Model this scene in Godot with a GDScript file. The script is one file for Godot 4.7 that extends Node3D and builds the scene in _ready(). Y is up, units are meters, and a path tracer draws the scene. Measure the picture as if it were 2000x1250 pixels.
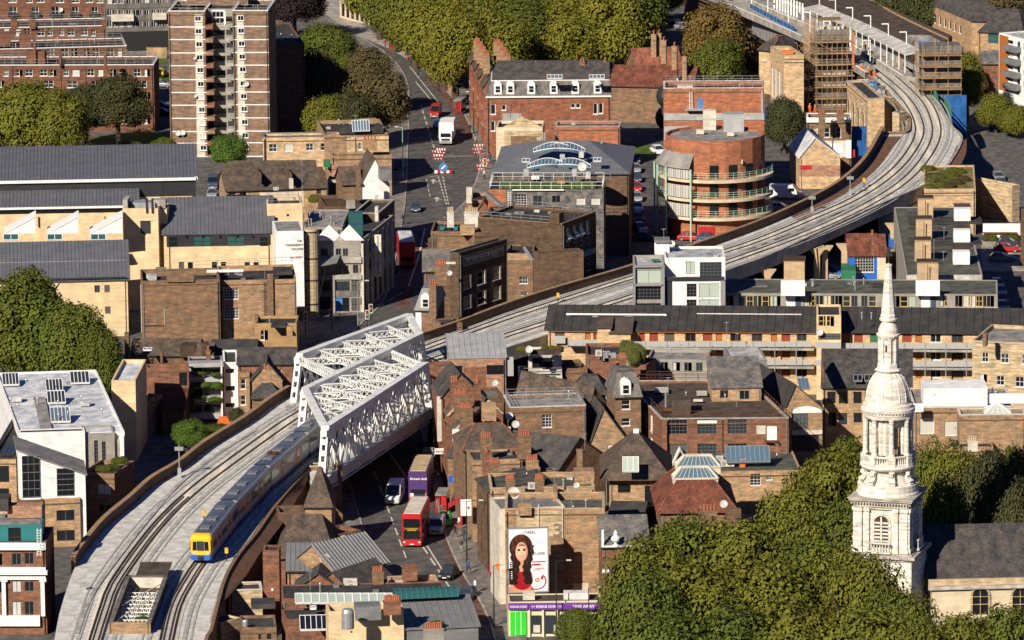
extends Node3D
# A railway viaduct curving through a brick quarter of a city on a sunny afternoon, seen from a high tower through a long lens.
# Metres; y is up; the viewer looks towards -z.

func _ready() -> void:
	rng.seed = 11
	var cam := Camera3D.new()
	cam.name = "Camera"
	var tilt := deg_to_rad(10.9)
	var roll := deg_to_rad(-.5)
	var ahead := Vector3(0, -sin(tilt), -cos(tilt))
	var up := Vector3(0, cos(tilt), -sin(tilt))
	cam.transform = Transform3D(Basis(Vector3.RIGHT * cos(roll) + up * sin(roll), up * cos(roll) - Vector3.RIGHT * sin(roll), -ahead), Vector3(0, 174, 915))
	cam.fov = 5.927
	cam.near = 10
	cam.far = 6000
	add_child(cam)
	cam.current = true
	var sun := DirectionalLight3D.new()
	sun.name = "Sun"
	var az := deg_to_rad(30)
	var el := deg_to_rad(31)
	sun.look_at_from_position(Vector3.ZERO, Vector3(sin(az) * cos(el), -sin(el), -cos(az) * cos(el)))
	sun.light_energy = 1.6
	sun.light_color = Color(1.0, .95, .875)
	sun.light_angular_distance = .5
	sun.shadow_enabled = true
	add_child(sun)
	var we := WorldEnvironment.new()
	we.name = "Surroundings"
	var env := Environment.new()
	env.background_mode = Environment.BG_SKY
	var sky := Sky.new()
	var sm := ProceduralSkyMaterial.new()
	sm.sky_top_color = Color(.16, .30, .58)
	sm.sky_horizon_color = Color(.50, .62, .78)
	sm.ground_bottom_color = Color(.16, .16, .16)
	sm.ground_horizon_color = Color(.42, .48, .55)
	sm.sky_curve = .16
	sky.sky_material = sm
	env.sky = sky
	env.background_energy_multiplier = .43
	env.tonemap_mode = Environment.TONE_MAPPER_LINEAR
	env.tonemap_exposure = 1.3
	env.sdfgi_enabled = true
	env.ssao_enabled = true
	env.ssil_enabled = true
	we.environment = env
	add_child(we)
	build_setting()
	build_railway()
	build_upper_left()
	build_north()
	build_right_and_front()
	build_church()
	build_trees()
	build_traffic()

const UP := Vector3.UP
const ZERO := Vector3.ZERO
func build_setting():
	setting_sheets([-13.82,229,-16,191.4,-18.62,155.5,-20.8,130.1,-23,103.1,-24.9,76,-26.1,47.1,-23.4,20.3,-19.88,.32,-18.63,-16.41,-18.05,-42.7,-17.6,-70.5,-17.4,-89.9,-17.51,-125.7,-17.83,-147.3,-17.89,-169.8,-18.47,-190.2,-18.5,-211.4,-19.78,-233.5,-22,-251.2,-25,-266.8,-29.6,-284.2,-36.4,-313.1],[-1.24,229.4,-3.05,201,-4.18,190.8,-6.76,173.5,-8.76,154.5,-9.98,136.7,-11.17,113.3,-12.56,90.2,-13.73,55,-14.3,24.7,-14.24,.58,-13.4,-24.8,-12.55,-56.1,-9.88,-79.7,-7.29,-94.3,-5.36,-125,-5.6,-141.1,-6.76,-162.3,-8.14,-182,-10.71,-204.9,-14.75,-230,-19.14,-255,-22.6,-271.4,-27.7,-291.1,-34.5,-320.3])
	patch("bus_lane","busway",[-10.92,111.7,-8.92,136.7,-7.67,153.1,-4.98,177.1,-2.44,201,-4.27,200.2,-6.85,178.4,-9.26,155.9,-10.64,136.6,-12.76,111.6],.012)
	patch("bus_lane","busway",[-17.72,.42,-17.2,-25,-16.4,-56.3,-13.78,-56.2,-14.59,-24.8,-15.4,.53],.012)
	patch("bus_lane","busway",[-8.28,-159,-9.61,-182.1,-12.61,-207.4,-16.28,-230.1,-14.36,-230,-10.71,-204.9,-8.14,-182,-6.76,-162.3],.012)
	road_line([-13.41,167.1,-15.98,140.9],.2,4)
	road_line([-15.98,140.9,-19.74,103.2],.2,6)
	road_line([-8.57,175.6,-10.89,160.4],.2,0)
	road_line([-11.3,136.6,-16.62,105],.25,0)
	road_line([-11.39,161,-7.75,183.8],.25,4)
	road_line([-15.81,-16.7,-14.58,-42.5],.3,0)
	road_line([-14.58,-42.5,-13.92,-67.4],.3,0)
	road_line([-20,.31,-16.01,-14.15],.2,3)
	road_line([-11.49,-117.5,-10.3,-89.5],.2,2)
	road_line([-12.27,-117.5,-10.64,-89.5],.2,2)
	road_line([-17.54,-223.9,-13.62,-195.9],.2,0)
	road_line([-16.23,-196.1,-13.28,-147],.2,4)
	road_line([-11.42,-138.7,-6.38,-138.5],.3,0)
	road_line([-14.09,-117.1,-12.28,-118.6],.2,0)
	road_line([-14.24,-115,-13.43,-97.1],.15,3)
	road_line([-18.96,-243.2,-12.69,-195.9],.18,0)
	arrow(-13.08,-112.4)
	arrow(-12.3,-94.6)
	patch("lawn","grass",[-75.3,-144.9,-73.8,-162.6,-64.3,-169.4,-59.8,-161.8,-57.9,-144],.03)
	patch("lawn","grass",[-68.6,-257.9,-65.9,-260.4,-65.4,-249.8,-68.1,-248.7],.03)
	patch("lawn","grass",[-66.9,-233,-64,-232.9,-63.3,-220.2,-66.1,-223.5],.03)
	patch("lawn","grass",[19.54,-153.6,26,-144.9,25.8,-134,17.95,-139.9],.03)
	patch("pale_square","paving_pale",[-39.7,-320.7,-29.6,-284.2,-22.2,-263.2,-19.08,-251,-21.4,-276.8,-26,-305.2,-30.9,-342.6,-39.6,-350.9],.02)
	patch("yard","concrete",[29.5,-56.4,36.5,-67.7,41.1,-60.4,33.9,-40.2,26.4,-31.6],.02)
	patch("yard","asphalt_pale",[44.9,-138.4,60,-116.3,54.3,-91.1,41.6,-72.3],.02)
	patch("car_park","paving_pale",[75.3,-58.7,82.8,-58.4,80.8,-24.6,72.5,-25],.02)
	patch("car_park","paving_pale",[53.1,-39.2,60.1,-47.9,61,-12.62,49.9,-8.92],.02)
	patch("side_street","asphalt",[15.71,-14.77,23.6,-49.7,25.6,-128.7,24.1,-167.5,22.1,-167.6,21,-123.6,18.47,-54.6,14.15,-14.85],.015)
	patch("churchyard_ground","grass",[10.52,207.8,32.5,142.9,67.2,158.9,54.1,309.4,8.89,308],.03)
	patch("building_site","earth",[45.5,-207.8,51.1,-166,63.4,-159.6,61.4,-206.9,54.2,-232.4],.02)
	patch("roof_yard","f_brown",[51.6,-307.7,84.4,-199.5,93.5,-243.1,68.7,-359.5],.02)
func build_railway():
	viaduct("viaduct_south",[-51.8,250.6,-52,236.4,-52.3,224.2,-52.3,211.5,-52.1,200.5,-51.4,192.5,-49.8,179.5,-47.2,166.8,-45.3,156.5,-42.3,147,-39.6,135,-35.1,119.8,-32.2,107.7,-29.9,100],[-35,253.5,-34.9,235.9,-34.6,233.9,-34.4,220.6,-34.1,207.5,-33,195.1,-31.4,184.2,-29.5,168.1,-27.3,154,-25.8,146.2,-24.3,141.3])
	viaduct("viaduct_bend",[-12.53,63.5,-11.54,62.1,-6.55,53.2,.01,40.4,7.51,28,18.08,12.01,31.3,-11.38,39.8,-28,47.9,-47.1,53.6,-64.1,58,-82.9,61.6,-105.6,63,-115.2],[-11.25,87.9,-7.11,79.9,-1.46,70,5.03,59.8,17.76,38,32,11.01,38.7,-1.43,47.3,-20.8,56.5,-41.9,65.3,-60.6,69,-69.3])
	viaduct("viaduct_station",[63,-115.2,67,-115,68.4,-131.4,67.8,-141.5,66.8,-154.3,65.6,-167.3,64.3,-179.4,62,-200.6,57.7,-226.7,49.5,-258.5,43.5,-281.6,35.4,-311.7],[69,-69.3,73.9,-96.5,75.7,-111.2,74.8,-121.1,74.7,-131,73.8,-144.6,72.5,-162.1,70.9,-179,68.5,-200.3,65.9,-219.7,59.1,-253.7,52.5,-282.4,45.7,-312.6])
	slope("embankment","ballast_brown",[-34.3,222.3,-34,209.6,-33,196.9,-31.4,186.1,-29.4,170.1,-27.2,157,-26.1,149.5],[-32.2,206.3,-31.8,203.7,-30.3,189,-28.6,176.6,-27.7,168,-26.6,156.4,-25.9,148.9])
	slope("brown_ballast_strip","ballast_brown",[43.7,-35.7,47.8,-45.8,53.6,-62.8,57.9,-81.5,61.4,-103.1,62.8,-112.6],[44.7,-31,50.8,-48.5,57.2,-69.5,60.9,-85.4,63.9,-102.4,65.9,-112.5])
	slope("brown_ballast_strip","ballast_brown",[70.6,-75.8,71.5,-83.9,73.2,-94.1,74.3,-101.9],[70.4,-73.8,73.2,-81.7,75.3,-94,76.6,-109.7])
	tracks("twin rails curving from bottom left through the left bridge bay",[-47.3,255.8,-47.3,246.5,-47.3,237,-47.1,220.5,-46.8,210,-45,191.5,-42.7,173.7,-39.8,158.1,-37,146.2,-33.9,133.8,-30.3,119.8,-28,112,-22.3,93.9,-17,78.5,-10.78,65.6,-5.81,56.5,0,45.6,7.46,33.3,18,15.89,32.6,-5.51,39.3,-17.51,48.1,-36.2,54.5,-50.9,60.6,-70.1,65.2,-90.1,68.9,-114.2,69.7,-136.3,68.7,-158.2,66.6,-177.4,63.7,-197.3,57.6,-223.4,49.3,-253.6,42.4,-278,36.1,-300.4],7.02,0.0,.16)
	tracks("twin rails carrying the train through the right bridge bay",[-39,256.1,-39.2,246.8,-39.3,237.3,-39.2,220.8,-38.3,208.5,-37.2,198,-34.8,181.4,-31.7,162.2,-27.7,143.3,-23.6,126.7,-18.46,94,-10.67,76.6,-.02,58.6,7.33,46.7,17.7,30.6,32.3,3.95,38.9,-7.82,47.5,-24.7,55.8,-44.2,62.8,-65,68,-87.9,71.8,-114.1,72.7,-140.6,71.7,-160.4,69.6,-179.7,67,-198.4,61.4,-223.2,53.3,-256.1,46.6,-282.8],7.02,0.0,.18)
	train([-37.2,200.1,-34.8,181.2,-31.5,161.3,-27.3,141.5,-22.8,121.8,-19.69,101.9])
	shaft([-45.7,233.7,-41.4,233.9,-40.7,211.5,-45.1,211.3])
	cable_trough([-49.6,234.3,-49.1,214.4,-46.5,189.3,-43.9,168.3,-42,155.1,-38.3,138.4,-33.6,122.7])
	cable_trough([-34.6,230,-34.2,212.4,-33.4,198.8,-31.9,184.4,-30,168.8,-26.8,149.7])
	cable_trough([-7.24,59.2,0,46.9,11.24,28.8,18.18,18.11])
	column("tan concrete column with a flared head nearest the blue garage under the railway bend",46.8,-17.17)
	column("second flared tan column under the railway bend",48.1,-18.88)
	column("third flared tan column under the railway bend",51.2,-20.5)
	column("fourth flared column in deep shade under the bend",55.5,-27)
	column("flared column beside the white shed under the bend",59.8,-38.2)
	column("flared column behind the long flats under the bend",38.5,.66)
	truss_bridge([-28.5,103,-14.16,75.3,-27,126,-12.56,89.4,-23.7,150.4,-11.61,109.7])
	roundel(-17.29,6.2,126.3,.30)
	signal_on_line("grey trackside cabinet post with a board by the left parapet",-42.2,151.4,7.05,4.2,"x")
	signal_on_line("yellow topped marker on a post right of the train",-37.8,178.5,7.05,1.2,"lamp")
	signal_on_line("yellow topped marker on the ballast nearest the train front",-34.2,198.1,7.05,1,"lamp")
	signal_on_line("tall white trackside post with a board on the bend",47.2,-40,7.05,2.6,"x")
	signal_on_line("white signal post on the outside of the bend",54,-54.8,7.05,3.2,"x")
	signal_on_line("small yellow marker on the bend ballast",56.6,-61.9,7.05,.9,"lamp")
	signal_on_line("small yellow marker by the far track",6.7,34.9,7.05,.8,"lamp")
	signal_on_line("low trackside box near the bottom left corner",-50.2,212,7.05,.9,"x")
	platforms([69.7,-174.3,65.6,-198.1,61.2,-220.3,54.7,-243.5,47.9,-267.7,44.5,-280.8],[72.2,-171.7,68.9,-205.6,64.5,-228.1,58,-251.6,51.3,-276.1,47.8,-289.4],[63.5,-178.3,60,-198.4,55.5,-219.3,48.9,-243.9,42,-268],[65.8,-183.1,62.2,-203.4,57.6,-224.5,51.1,-249.2,44.3,-275.1])
	canopy_range([72.1,-177.4,68.2,-194.7,62.9,-216.6,56.9,-238])
	platform_lamp("white platform lamp number one from the scaffold tower on the near platform",65.2,-191.8)
	platform_lamp("white platform lamp number two from the scaffold tower on the near platform",62.4,-204.7)
	platform_lamp("white platform lamp number three from the scaffold tower on the near platform",59.1,-216.5)
	platform_lamp("white platform lamp number four from the scaffold tower on the near platform",56.1,-228.6)
	platform_lamp("white platform lamp number five from the scaffold tower on the near platform",52.7,-242.3)
	platform_lamp("white platform lamp number six from the scaffold tower on the near platform",49.4,-256.3)
	platform_lamp("white platform lamp number seven from the scaffold tower on the near platform",46.7,-266.3)
	platform_lamp("white hooked lamp first along the roof of the far platform canopy",71.4,-186.7,11.4,2.6)
	platform_lamp("white hooked lamp second along the roof of the far platform canopy",68.8,-197.1,11.4,2.6)
	platform_lamp("white hooked lamp third along the roof of the far platform canopy",66.2,-207.7,11.4,2.6)
	platform_lamp("white hooked lamp fourth along the roof of the far platform canopy",63.5,-218.5,11.4,2.6)
	platform_lamp("white hooked lamp fifth along the roof of the far platform canopy",60.9,-229.4,11.4,2.6)
	platform_lamp("white hooked lamp sixth along the roof of the far platform canopy",58.4,-239.2,11.4,2.6)
	fence_row("blue hoarding boards along the near platform edge",[46.3,-262.2,49.1,-248.8,53.3,-229.7],6.2,2.6,"net_blue")
	fence_row("grey blue mesh fence below the blue hoarding",[46.7,-262.2,50,-246.3,53.7,-230.1],3.0,3.2,"galvanised")
	pale_posts([50.8,-260.4,55.5,-244.8])
	fence_row("long tan brick boundary wall behind the station roof",[65.6,-301.9,70.4,-279.8,74.9,-255.7,81.6,-226.5],4.0,3.0,"brick_stock")
	viaduct_shed([53.5,-280.9,59.4,-259.3,67.4,-228.2,75.2,-201.8,82.8,-230.6,75.2,-261.8,68.8,-287.2,65.6,-302.2])
	fence_row("green netting fence on the right of the tracks beside the station",[72.5,-172.9,73.8,-160.9,74.6,-150.9],6.9,1.3,"net_green")
	fence_row("second green netting fence nearer the bend",[75.5,-146.3,75.7,-140.5,75.5,-131],6.9,1.5,"net_green")
	site_clutter([62.3,-169.8,63.4,-160.8,64.1,-153.8,62.7,-163.8,64.3,-166.7,65,-157.8,63.9,-169.7,64.8,-161.9])
	digger(45.7,-217.1)
func build_upper_left():
	var h:Node3D
	h=H("apartment_block","farthest row of brown brick flats with balcony doors, top left corner","building","rows of brown brick flats",[-100.5,-260,0.0829,23.1,10,0,13],"brick_estate",{f=[["x",[4.56],[10.5],1.5,1],["x",[8.01],[10.4],1.1,1],["x",[9.99],[10.4],1.4,1],["x",[13.61],[10.3],1.5,1],["x",[16.67],[10.2],1.4,1],["x",[19.37],[10.2],1.3,1],["x",[21.4],[10.1],1.2,1],["x",[4.68],[7.8],1.4,1.8],["x",[8.96],[7.7],1.3,1.8],["x",[12.74],[7.7],1.4,1.8],["x",[16.63],[7.6],1.2,1.8],["x",[20.4],[7.5],1.2,1.8]],para=.4,cop="p_white"})
	railing(h,[.4,-.4,22.7,-.4,22.7,-9.6,.4,-9.6,.4,-.4],13,1,"p_grey")
	bk(h,"balcony","metal_dark",[5.37,7.82,.7,2.02,.6,.7,9.54,7.74,.7,2.02,.6,.7,13.39,7.66,.7,2.03,.6,.7,17.18,7.58,.7,2.03,.6,.7,20.9,7.5,.7,2.03,.6,.7])
	dish(h,14.44,8.89,.3,.45,0)
	h=H("apartment_block","third row of brown brick flats behind a long flat roof with railings","building","rows of brown brick flats",[-96.8,-215.2,0.0894,22.2,10,0,12],"brick_estate",{f=[["x",[3.48],[10.6],.9,1.3],["x",[5.63],[10.5],.9,1.3],["x",[7.12],[10.5],1.3,1.3],["x",[9.71],[10.4],1.3,1.3],["x",[11.55],[10.4],.9,1.3],["x",[13.77],[10.4],.8,1.3],["x",[15.26,17.73],[10.3],1.2,1.3],["x",[19.57],[10.2],.8,1.3]],para=.4,cop="p_white"})
	railing(h,[.4,-.4,21.8,-.4,21.8,-9.6,.4,-9.6,.4,-.4],12,1,"p_grey")
	bk(h,"chimney","brick_estate",[5.41,11.8,.08,1.26,1.6,1.2,8.81,11.8,.6,1.11,1.6,1.2,21.9,11.8,2.58,.69,1.6,1.2])
	h=H("apartment_block","second row of brown brick flats, half hidden behind the front row","building","rows of brown brick flats",[-94.6,-188,0.1239,25.6,10,0,12],"brick_estate",{f=[["x",[3.03,5.66],[10.6],1.3,1.5],["x",[9.69],[10.5],1.2,1.5],["x",[11.3],[10.4],1.2,1.5],["x",[13.78],[10.3],1.3,1.5],["x",[15.64],[10.3],1,1.5],["x",[17.87],[10.2],1,1.5],["x",[19.42],[10.2],1.2,1.5],["x",[22],[10.1],1.3,1.5],["x",[23.9],[10.1],.8,1.5]],para=.4,cop="p_white"})
	railing(h,[.4,-.4,25.2,-.4,25.2,-9.6,.4,-9.6,.4,-.4],12,1,"p_grey")
	bk(h,"stair_head","brick_estate",[7.49,11.8,-1.81,2,2.4,3,3.62,12,-3.63,2.46,2.2,3])
	bk(h,"chimney","brick_estate",[9.03,12,-1.22,.49,2.4,1.2])
	h=H("apartment_block","front row of brown brick flats with paired white windows above the trees","building","rows of brown brick flats",[-93,-168.9,-0.0382,30,10,0,12],"brick_estate",{f=[["x",[3.35],[10.1],.8,1.3],["x",[5.64,11.67,22.3],[10.1],1,1.3],["x",[7.17,9.77,15.49,18.12],[10.1],1.3,1.3],["x",[13.99,20.1],[10.1],.9,1.3],["x",[23.8,26.4],[10],1.3,1.3],["x",[28.3],[10],1,1.3],["x",[2.38],[8.1],1,1.2],["x",[10.33],[8.1],1.8,1.2],["x",[14.55,26.9],[8],1.8,1.2],["x",[18.74,22.6],[8],1.7,1.2],["x",[18.85],[5.9],1.5,1.2],["x",[24,28.3],[5.9],1,1.2],["x",[2.27],[3.8],1,1.1],["x",[10.23,14.46,26.8],[3.7],1.8,1.1],["x",[18.65,22.5],[3.7],1.7,1.1],["x",[24],[1.5],1.4,1.1],["x",[28.2],[1.5],1,1.1]],para=.4,cop="p_white"})
	railing(h,[.4,-.4,29.6,-.4,29.6,-9.6,.4,-9.6,.4,-.4],12,1,"p_grey")
	bk(h,"stair_head","brick_estate",[8.68,11.8,-3.14,3.32,2.2,3])
	bk(h,"chimney","brick_estate",[8.61,12,-2.64,.43,3,1,22,12,5.73,.49,2.6,1,13.5,12,1.01,.37,2.6,1])
	bk(h,"drainpipe","p_black",[4.94,2.16,.1,-.11,9.74,.08,13.51,2.14,.1,-.1,9.74,.08,17.94,2.13,.1,-.09,9.74,.08,25.1,2.11,.1,-.08,9.74,.08])
	h=H("apartment_block","grey concrete flats with banded windows and white balconies","building","",[-77.5,-261.9,0.1309,12.5,9,0,12.94],"concrete_dark",{f=[["c",[.29,1.38,2.54],[9.8],.9,1.2],["c",[4.02,5.34,6.17],[9.7],.9,1.2],["c",[7.43,8.82,9.97,10.97],[9.6],.9,1.2],["c",[.24,1.33],[7.5],.9,1.2],["c",[2.49,3.97,5.3,6.12],[7.4],.9,1.2],["c",[7.38,8.77],[7.3],.9,1.2],["c",[9.93,10.92],[7.2],.9,1.2],["c",[.19,1.29],[5.3],.9,1.2],["c",[2.44,3.93,5.25],[5.2],.9,1.2],["c",[6.08,7.34,8.73],[5.1],.9,1.2],["c",[9.89,10.88],[5],.9,1.2]],para=.3})
	bk(h,"concrete_band","concrete_dark",[6.17,8.89,.12,12.48,.93,.12,6.12,6.56,.12,12.48,.93,.12,6.08,4.36,.12,12.49,.93,.12])
	bk(h,"balcony","offwhite",[3.13,6.56,1.3,4.27,1.26,1.3,10.24,6.68,1.3,2.62,1.2,1.3])
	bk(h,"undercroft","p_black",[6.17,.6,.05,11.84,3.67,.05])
	h=H("tower_block","tall brown brick tower block with white bands and white window columns","tower block","",[-58.8,-140.5,-0.0622,6.4,13,0,25.4],"brick_tower",{para=.8,cop="p_white"})
	bk(h,"white_band","p_white",[3.26,22.6,.08,6.31,.18,.08,3.28,20.4,.08,6.3,.18,.08,3.29,18.08,.08,6.29,.18,.08,3.3,15.86,.08,6.28,.18,.08,3.31,13.43,.08,6.27,.18,.08,3.32,11.18,.08,6.26,.18,.08,3.33,8.96,.08,6.25,.18,.08,3.34,6.67,.08,6.24,.18,.08,3.35,4.35,.08,6.24,.18,.08,3.37,2.3,.08,6.23,.18,.08,3.38,-.08,.08,6.22,.18,.08])
	bk(h,"window_column","offwhite",[5.31,.01,.04,1.4,24.9,.05])
	window(h,"c",1.1,.95,V(5.2,23.7,.05),Basis())
	window(h,"c",1.1,.95,V(5.25,21.5,.05),Basis())
	window(h,"c",1.1,.95,V(5.31,19.24,.05),Basis())
	window(h,"c",1.1,.95,V(5.36,16.97,.05),Basis())
	window(h,"c",1.1,.95,V(5.42,14.75,.05),Basis())
	window(h,"c",1.1,.95,V(5.47,12.32,.05),Basis())
	window(h,"c",1.1,.95,V(5.52,10.07,.05),Basis())
	window(h,"c",1.1,.95,V(5.58,7.84,.05),Basis())
	window(h,"c",1.1,.95,V(5.63,5.56,.05),Basis())
	window(h,"c",1.1,.95,V(5.68,3.24,.05),Basis())
	window(h,"c",1.1,.95,V(5.74,1.19,.05),Basis())
	wing(h,11.16,0,-0.0000,[6.15,13,0,25.5],"brick_tower",{para=.8,cop="p_white"})
	bk(h,"white_band","p_white",[14.25,22.7,.08,6.12,.18,.08,14.25,20.4,.08,6.12,.18,.08,14.25,18.17,.08,6.12,.18,.08,14.26,15.96,.08,6.12,.18,.08,14.26,13.53,.08,6.12,.18,.08,14.26,11.28,.08,6.12,.18,.08,14.26,9.06,.08,6.12,.18,.08,14.26,6.77,.08,6.12,.18,.08,14.27,4.46,.08,6.12,.18,.08,14.27,2.41,.08,6.12,.18,.08,14.27,.03,.08,6.12,.18,.08])
	bk(h,"window_column","offwhite",[12.47,.23,.04,1.19,24.7,.05])
	window(h,"c",1.1,.95,V(12.58,23.8,.05),Basis())
	window(h,"c",1.1,.95,V(12.63,21.6,.05),Basis())
	window(h,"c",1.1,.95,V(12.68,19.36,.05),Basis())
	window(h,"c",1.1,.95,V(12.74,17.09,.05),Basis())
	window(h,"c",1.1,.95,V(12.79,14.87,.05),Basis())
	window(h,"c",1.1,.95,V(12.84,12.44,.05),Basis())
	window(h,"c",1.1,.95,V(12.89,10.19,.05),Basis())
	window(h,"c",1.1,.95,V(12.94,7.97,.05),Basis())
	window(h,"c",1.1,.95,V(12.99,5.69,.05),Basis())
	window(h,"c",1.1,.95,V(13.04,3.37,.05),Basis())
	window(h,"c",1.1,.95,V(13.09,1.32,.05),Basis())
	wing(h,5.93,-3.2,0.0000,[4.95,9,0,25.4],"render_grey",{f=[["t",[1.36],[23.9],2,1],["t",[1.34],[22.7],2,1.1],["p",[1.47],[20.8],2.1,.9],["p",[1.48],[18.5],2.1,.9],["p",[1.49],[16.3],2.1,.9],["p",[1.49],[13.8],2.1,.9],["p",[1.5],[11.6],2.1,.9],["p",[1.51],[9.4],2.1,.9],["p",[1.52],[7.1],2.1,.9],["p",[1.52],[4.7],2.1,.9],["p",[1.53],[2.7],2.1,.9],["p",[1.54],[.3],2.1,.9]],para=.3})
	bk(h,"balcony_slab","br_red",[7.06,22.3,.2,1.36,.72,3.2,7.08,15.55,.2,1.36,.72,3.2,7.1,8.65,.2,1.36,.72,3.2,7.12,2,.2,1.36,.72,3.2])
	bk(h,"balcony_slab","concrete",[10.51,22.6,.2,1.36,.6,3.2,10.52,20.3,.2,1.36,.6,3.2,10.53,18.07,.2,1.36,.6,3.2,10.54,15.85,.2,1.36,.6,3.2,10.55,13.42,.2,1.36,.6,3.2,10.56,11.17,.2,1.36,.6,3.2,10.56,8.95,.2,1.36,.6,3.2,10.57,6.67,.2,1.36,.6,3.2,10.58,4.35,.2,1.36,.6,3.2,10.59,2.31,.2,1.36,.6,3.2,10.6,-.07,.2,1.36,.6,3.2])
	bk(h,"balcony_back","p_black",[6.68,22.6,-3.1,1.17,1.32,.06,6.69,20.3,-3.1,1.17,1.32,.06,6.69,18.06,-3.1,1.17,1.32,.06,6.7,15.83,-3.1,1.17,1.32,.06,6.71,13.4,-3.1,1.17,1.32,.06,6.71,11.14,-3.1,1.17,1.32,.06,6.72,8.91,-3.1,1.17,1.33,.06,6.73,6.62,-3.1,1.17,1.33,.06,6.73,4.3,-3.1,1.17,1.33,.06,6.75,2.25,-3.1,1.17,1.33,.06,6.75,-.14,-3.1,1.18,1.33,.06])
	bk(h,"balcony_back","metal_dark",[10.2,22.8,-3.1,1.05,1.26,.06,10.21,20.5,-3.1,1.05,1.26,.06,10.22,18.24,-3.1,1.05,1.26,.06,10.23,16.02,-3.1,1.05,1.26,.06,10.24,13.58,-3.1,1.05,1.26,.06,10.24,11.33,-3.1,1.05,1.26,.06,10.25,9.1,-3.1,1.06,1.26,.06,10.26,6.81,-3.1,1.06,1.27,.06,10.27,4.48,-3.1,1.06,1.27,.06,10.28,2.43,-3.1,1.06,1.27,.06,10.29,.05,-3.1,1.06,1.27,.06])
	bk(h,"spandrel","concrete",[8.45,22.3,-3.14,2.14,.66,.06,8.46,20,-3.14,2.14,.66,.06,8.47,17.75,-3.14,2.14,.66,.06,8.48,15.53,-3.14,2.14,.66,.06,8.48,13.09,-3.14,2.14,.66,.06,8.49,10.84,-3.14,2.14,.66,.06,8.5,8.61,-3.14,2.14,.66,.06,8.51,6.32,-3.14,2.14,.66,.06,8.52,3.99,-3.14,2.14,.66,.06,8.53,1.94,-3.14,2.15,.66,.06,8.53,-.45,-3.14,2.15,.66,.06])
	bk(h,"balcony_slab","brick_tower",[7.07,20,.2,1.36,.72,3.2,7.07,17.77,.2,1.36,.72,3.2,7.08,13.12,.2,1.36,.72,3.2,7.09,10.87,.2,1.36,.72,3.2,7.11,6.36,.2,1.36,.72,3.2,7.11,4.05,.2,1.36,.72,3.2,7.13,-.38,.2,1.36,.72,3.2])
	bk(h,"white_frame","p_white",[8.76,25.4,.1,2.44,.24,.3,9.87,22.9,.1,.25,2.69,.3])
	bk(h,"plant_room","brick_tower",[7.59,25.1,-9.27,10.65,2.3,6])
	railing(h,[.4,-.4,6.4,-.4,6.4,-12.4,.4,-12.4,.4,-.4],25.4,1.1)
	railing(h,[11.4,-.4,17,-.4,17,-12.4,11.4,-12.4,11.4,-.4],25.4,1.1)
	dish(h,1.42,4.18,.3,.5,0)
	dish(h,2.23,4.27,.3,.5,0)
	dish(h,13.42,12.75,.3,.45,0)
	dish(h,4.53,10.65,.3,.3,0)
	dish(h,4.56,17.24,.3,.3,0)
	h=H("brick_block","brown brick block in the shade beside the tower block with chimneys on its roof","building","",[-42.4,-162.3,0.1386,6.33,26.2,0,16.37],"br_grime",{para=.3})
	chimney(h,6,12.5,-25.7,1.28,3,1,"br_red",4,"pot")
	chimney(h,6.8,12.4,-22.4,.97,2.6,1,"br_red",3,"pot")
	chimney(h,5.23,13.3,-33,1.23,2.2,1,"br_red",0,"pot")
	h=H("college_hall","long college hall with a ribbed dark metal roof and white gutter","building","",[-83.5,-39.9,0.0614,34.1,19,0,12.5],"metal_dark",{roof=["gx","metal_roof",3.2,.82],rib=.55,over=.3})
	bk(h,"gutter","p_white",[17.1,12.58,.5,34.1,.44,.25])
	bk(h,"cream_base","cream",[16.73,3.7,.03,33.6,6.3,.05])
	bk(h,"cladding_joint","p_black",[5.61,9.89,.05,.05,2.46,.04,10.31,9.79,.05,.05,2.46,.04,14.75,9.71,.05,.05,2.46,.04,19.6,9.61,.05,.06,2.46,.04,24.2,9.53,.05,.06,2.46,.04,28.9,9.43,.05,.06,2.46,.04])
	bk(h,"verge","p_white",[34.2,12.6,.2,.5,.3,20])
	h=H("college_aisle","lower college aisle with a ribbed roof in front of the hall","building","",[-82.9,-32.4,0.0561,24.8,10.5,0,9.6],"cream",{roof=["shed","metal_roof",2.3],rib=.55})
	bk(h,"gutter","p_white",[11.36,9.74,.5,22.7,.33,.2])
	bk(h,"clerestory_window","pane_dark",[11.23,8.98,.04,22.5,.62,.06])
	bk(h,"vent_pipe","timber_dark",[9.35,6.9,.3,.16,1.6,.2,19.7,6.9,.94,.19,1.6,.2])
	h=H("college_workshop","college workshop with a blue grey metal roof and white triangular rooflight ends","building","",[-78.4,23,0.0782,22,15,0,8.5],"cream",{f=[["d",[17.12,18.58],[6.6],.8,1.1],["d",[18.62],[3.4],.8,1.1],["d",[4.77],[6.9],.9,1],["d",[9.55],[6.7],1,1.1]],roof=["gx","metal_roof",4.2,.6],rib=.55,over=.35})
	bk(h,"gutter","metal_dark",[10.96,8.74,.45,21.9,.21,.2])
	bk(h,"downpipe","p_black",[21.6,.56,.2,.04,7.73,.12])
	sawtooth(h,4.12,12.7,-16.87,4.56,2.5)
	sawtooth(h,10.52,12.7,-16.05,4.55,2.5)
	sawtooth(h,16.86,12.7,-15.24,4.75,2.5)
	skylight(h,4.99,11.95,-15.22,2.2,1.5,.45,"pane_green","p_white",2)
	skylight(h,11.51,11.95,-14.38,2.2,1.5,.45,"pane_green","p_white",2)
	skylight(h,17.98,11.95,-13.55,2.2,1.5,.45,"pane_green","p_white",2)
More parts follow.
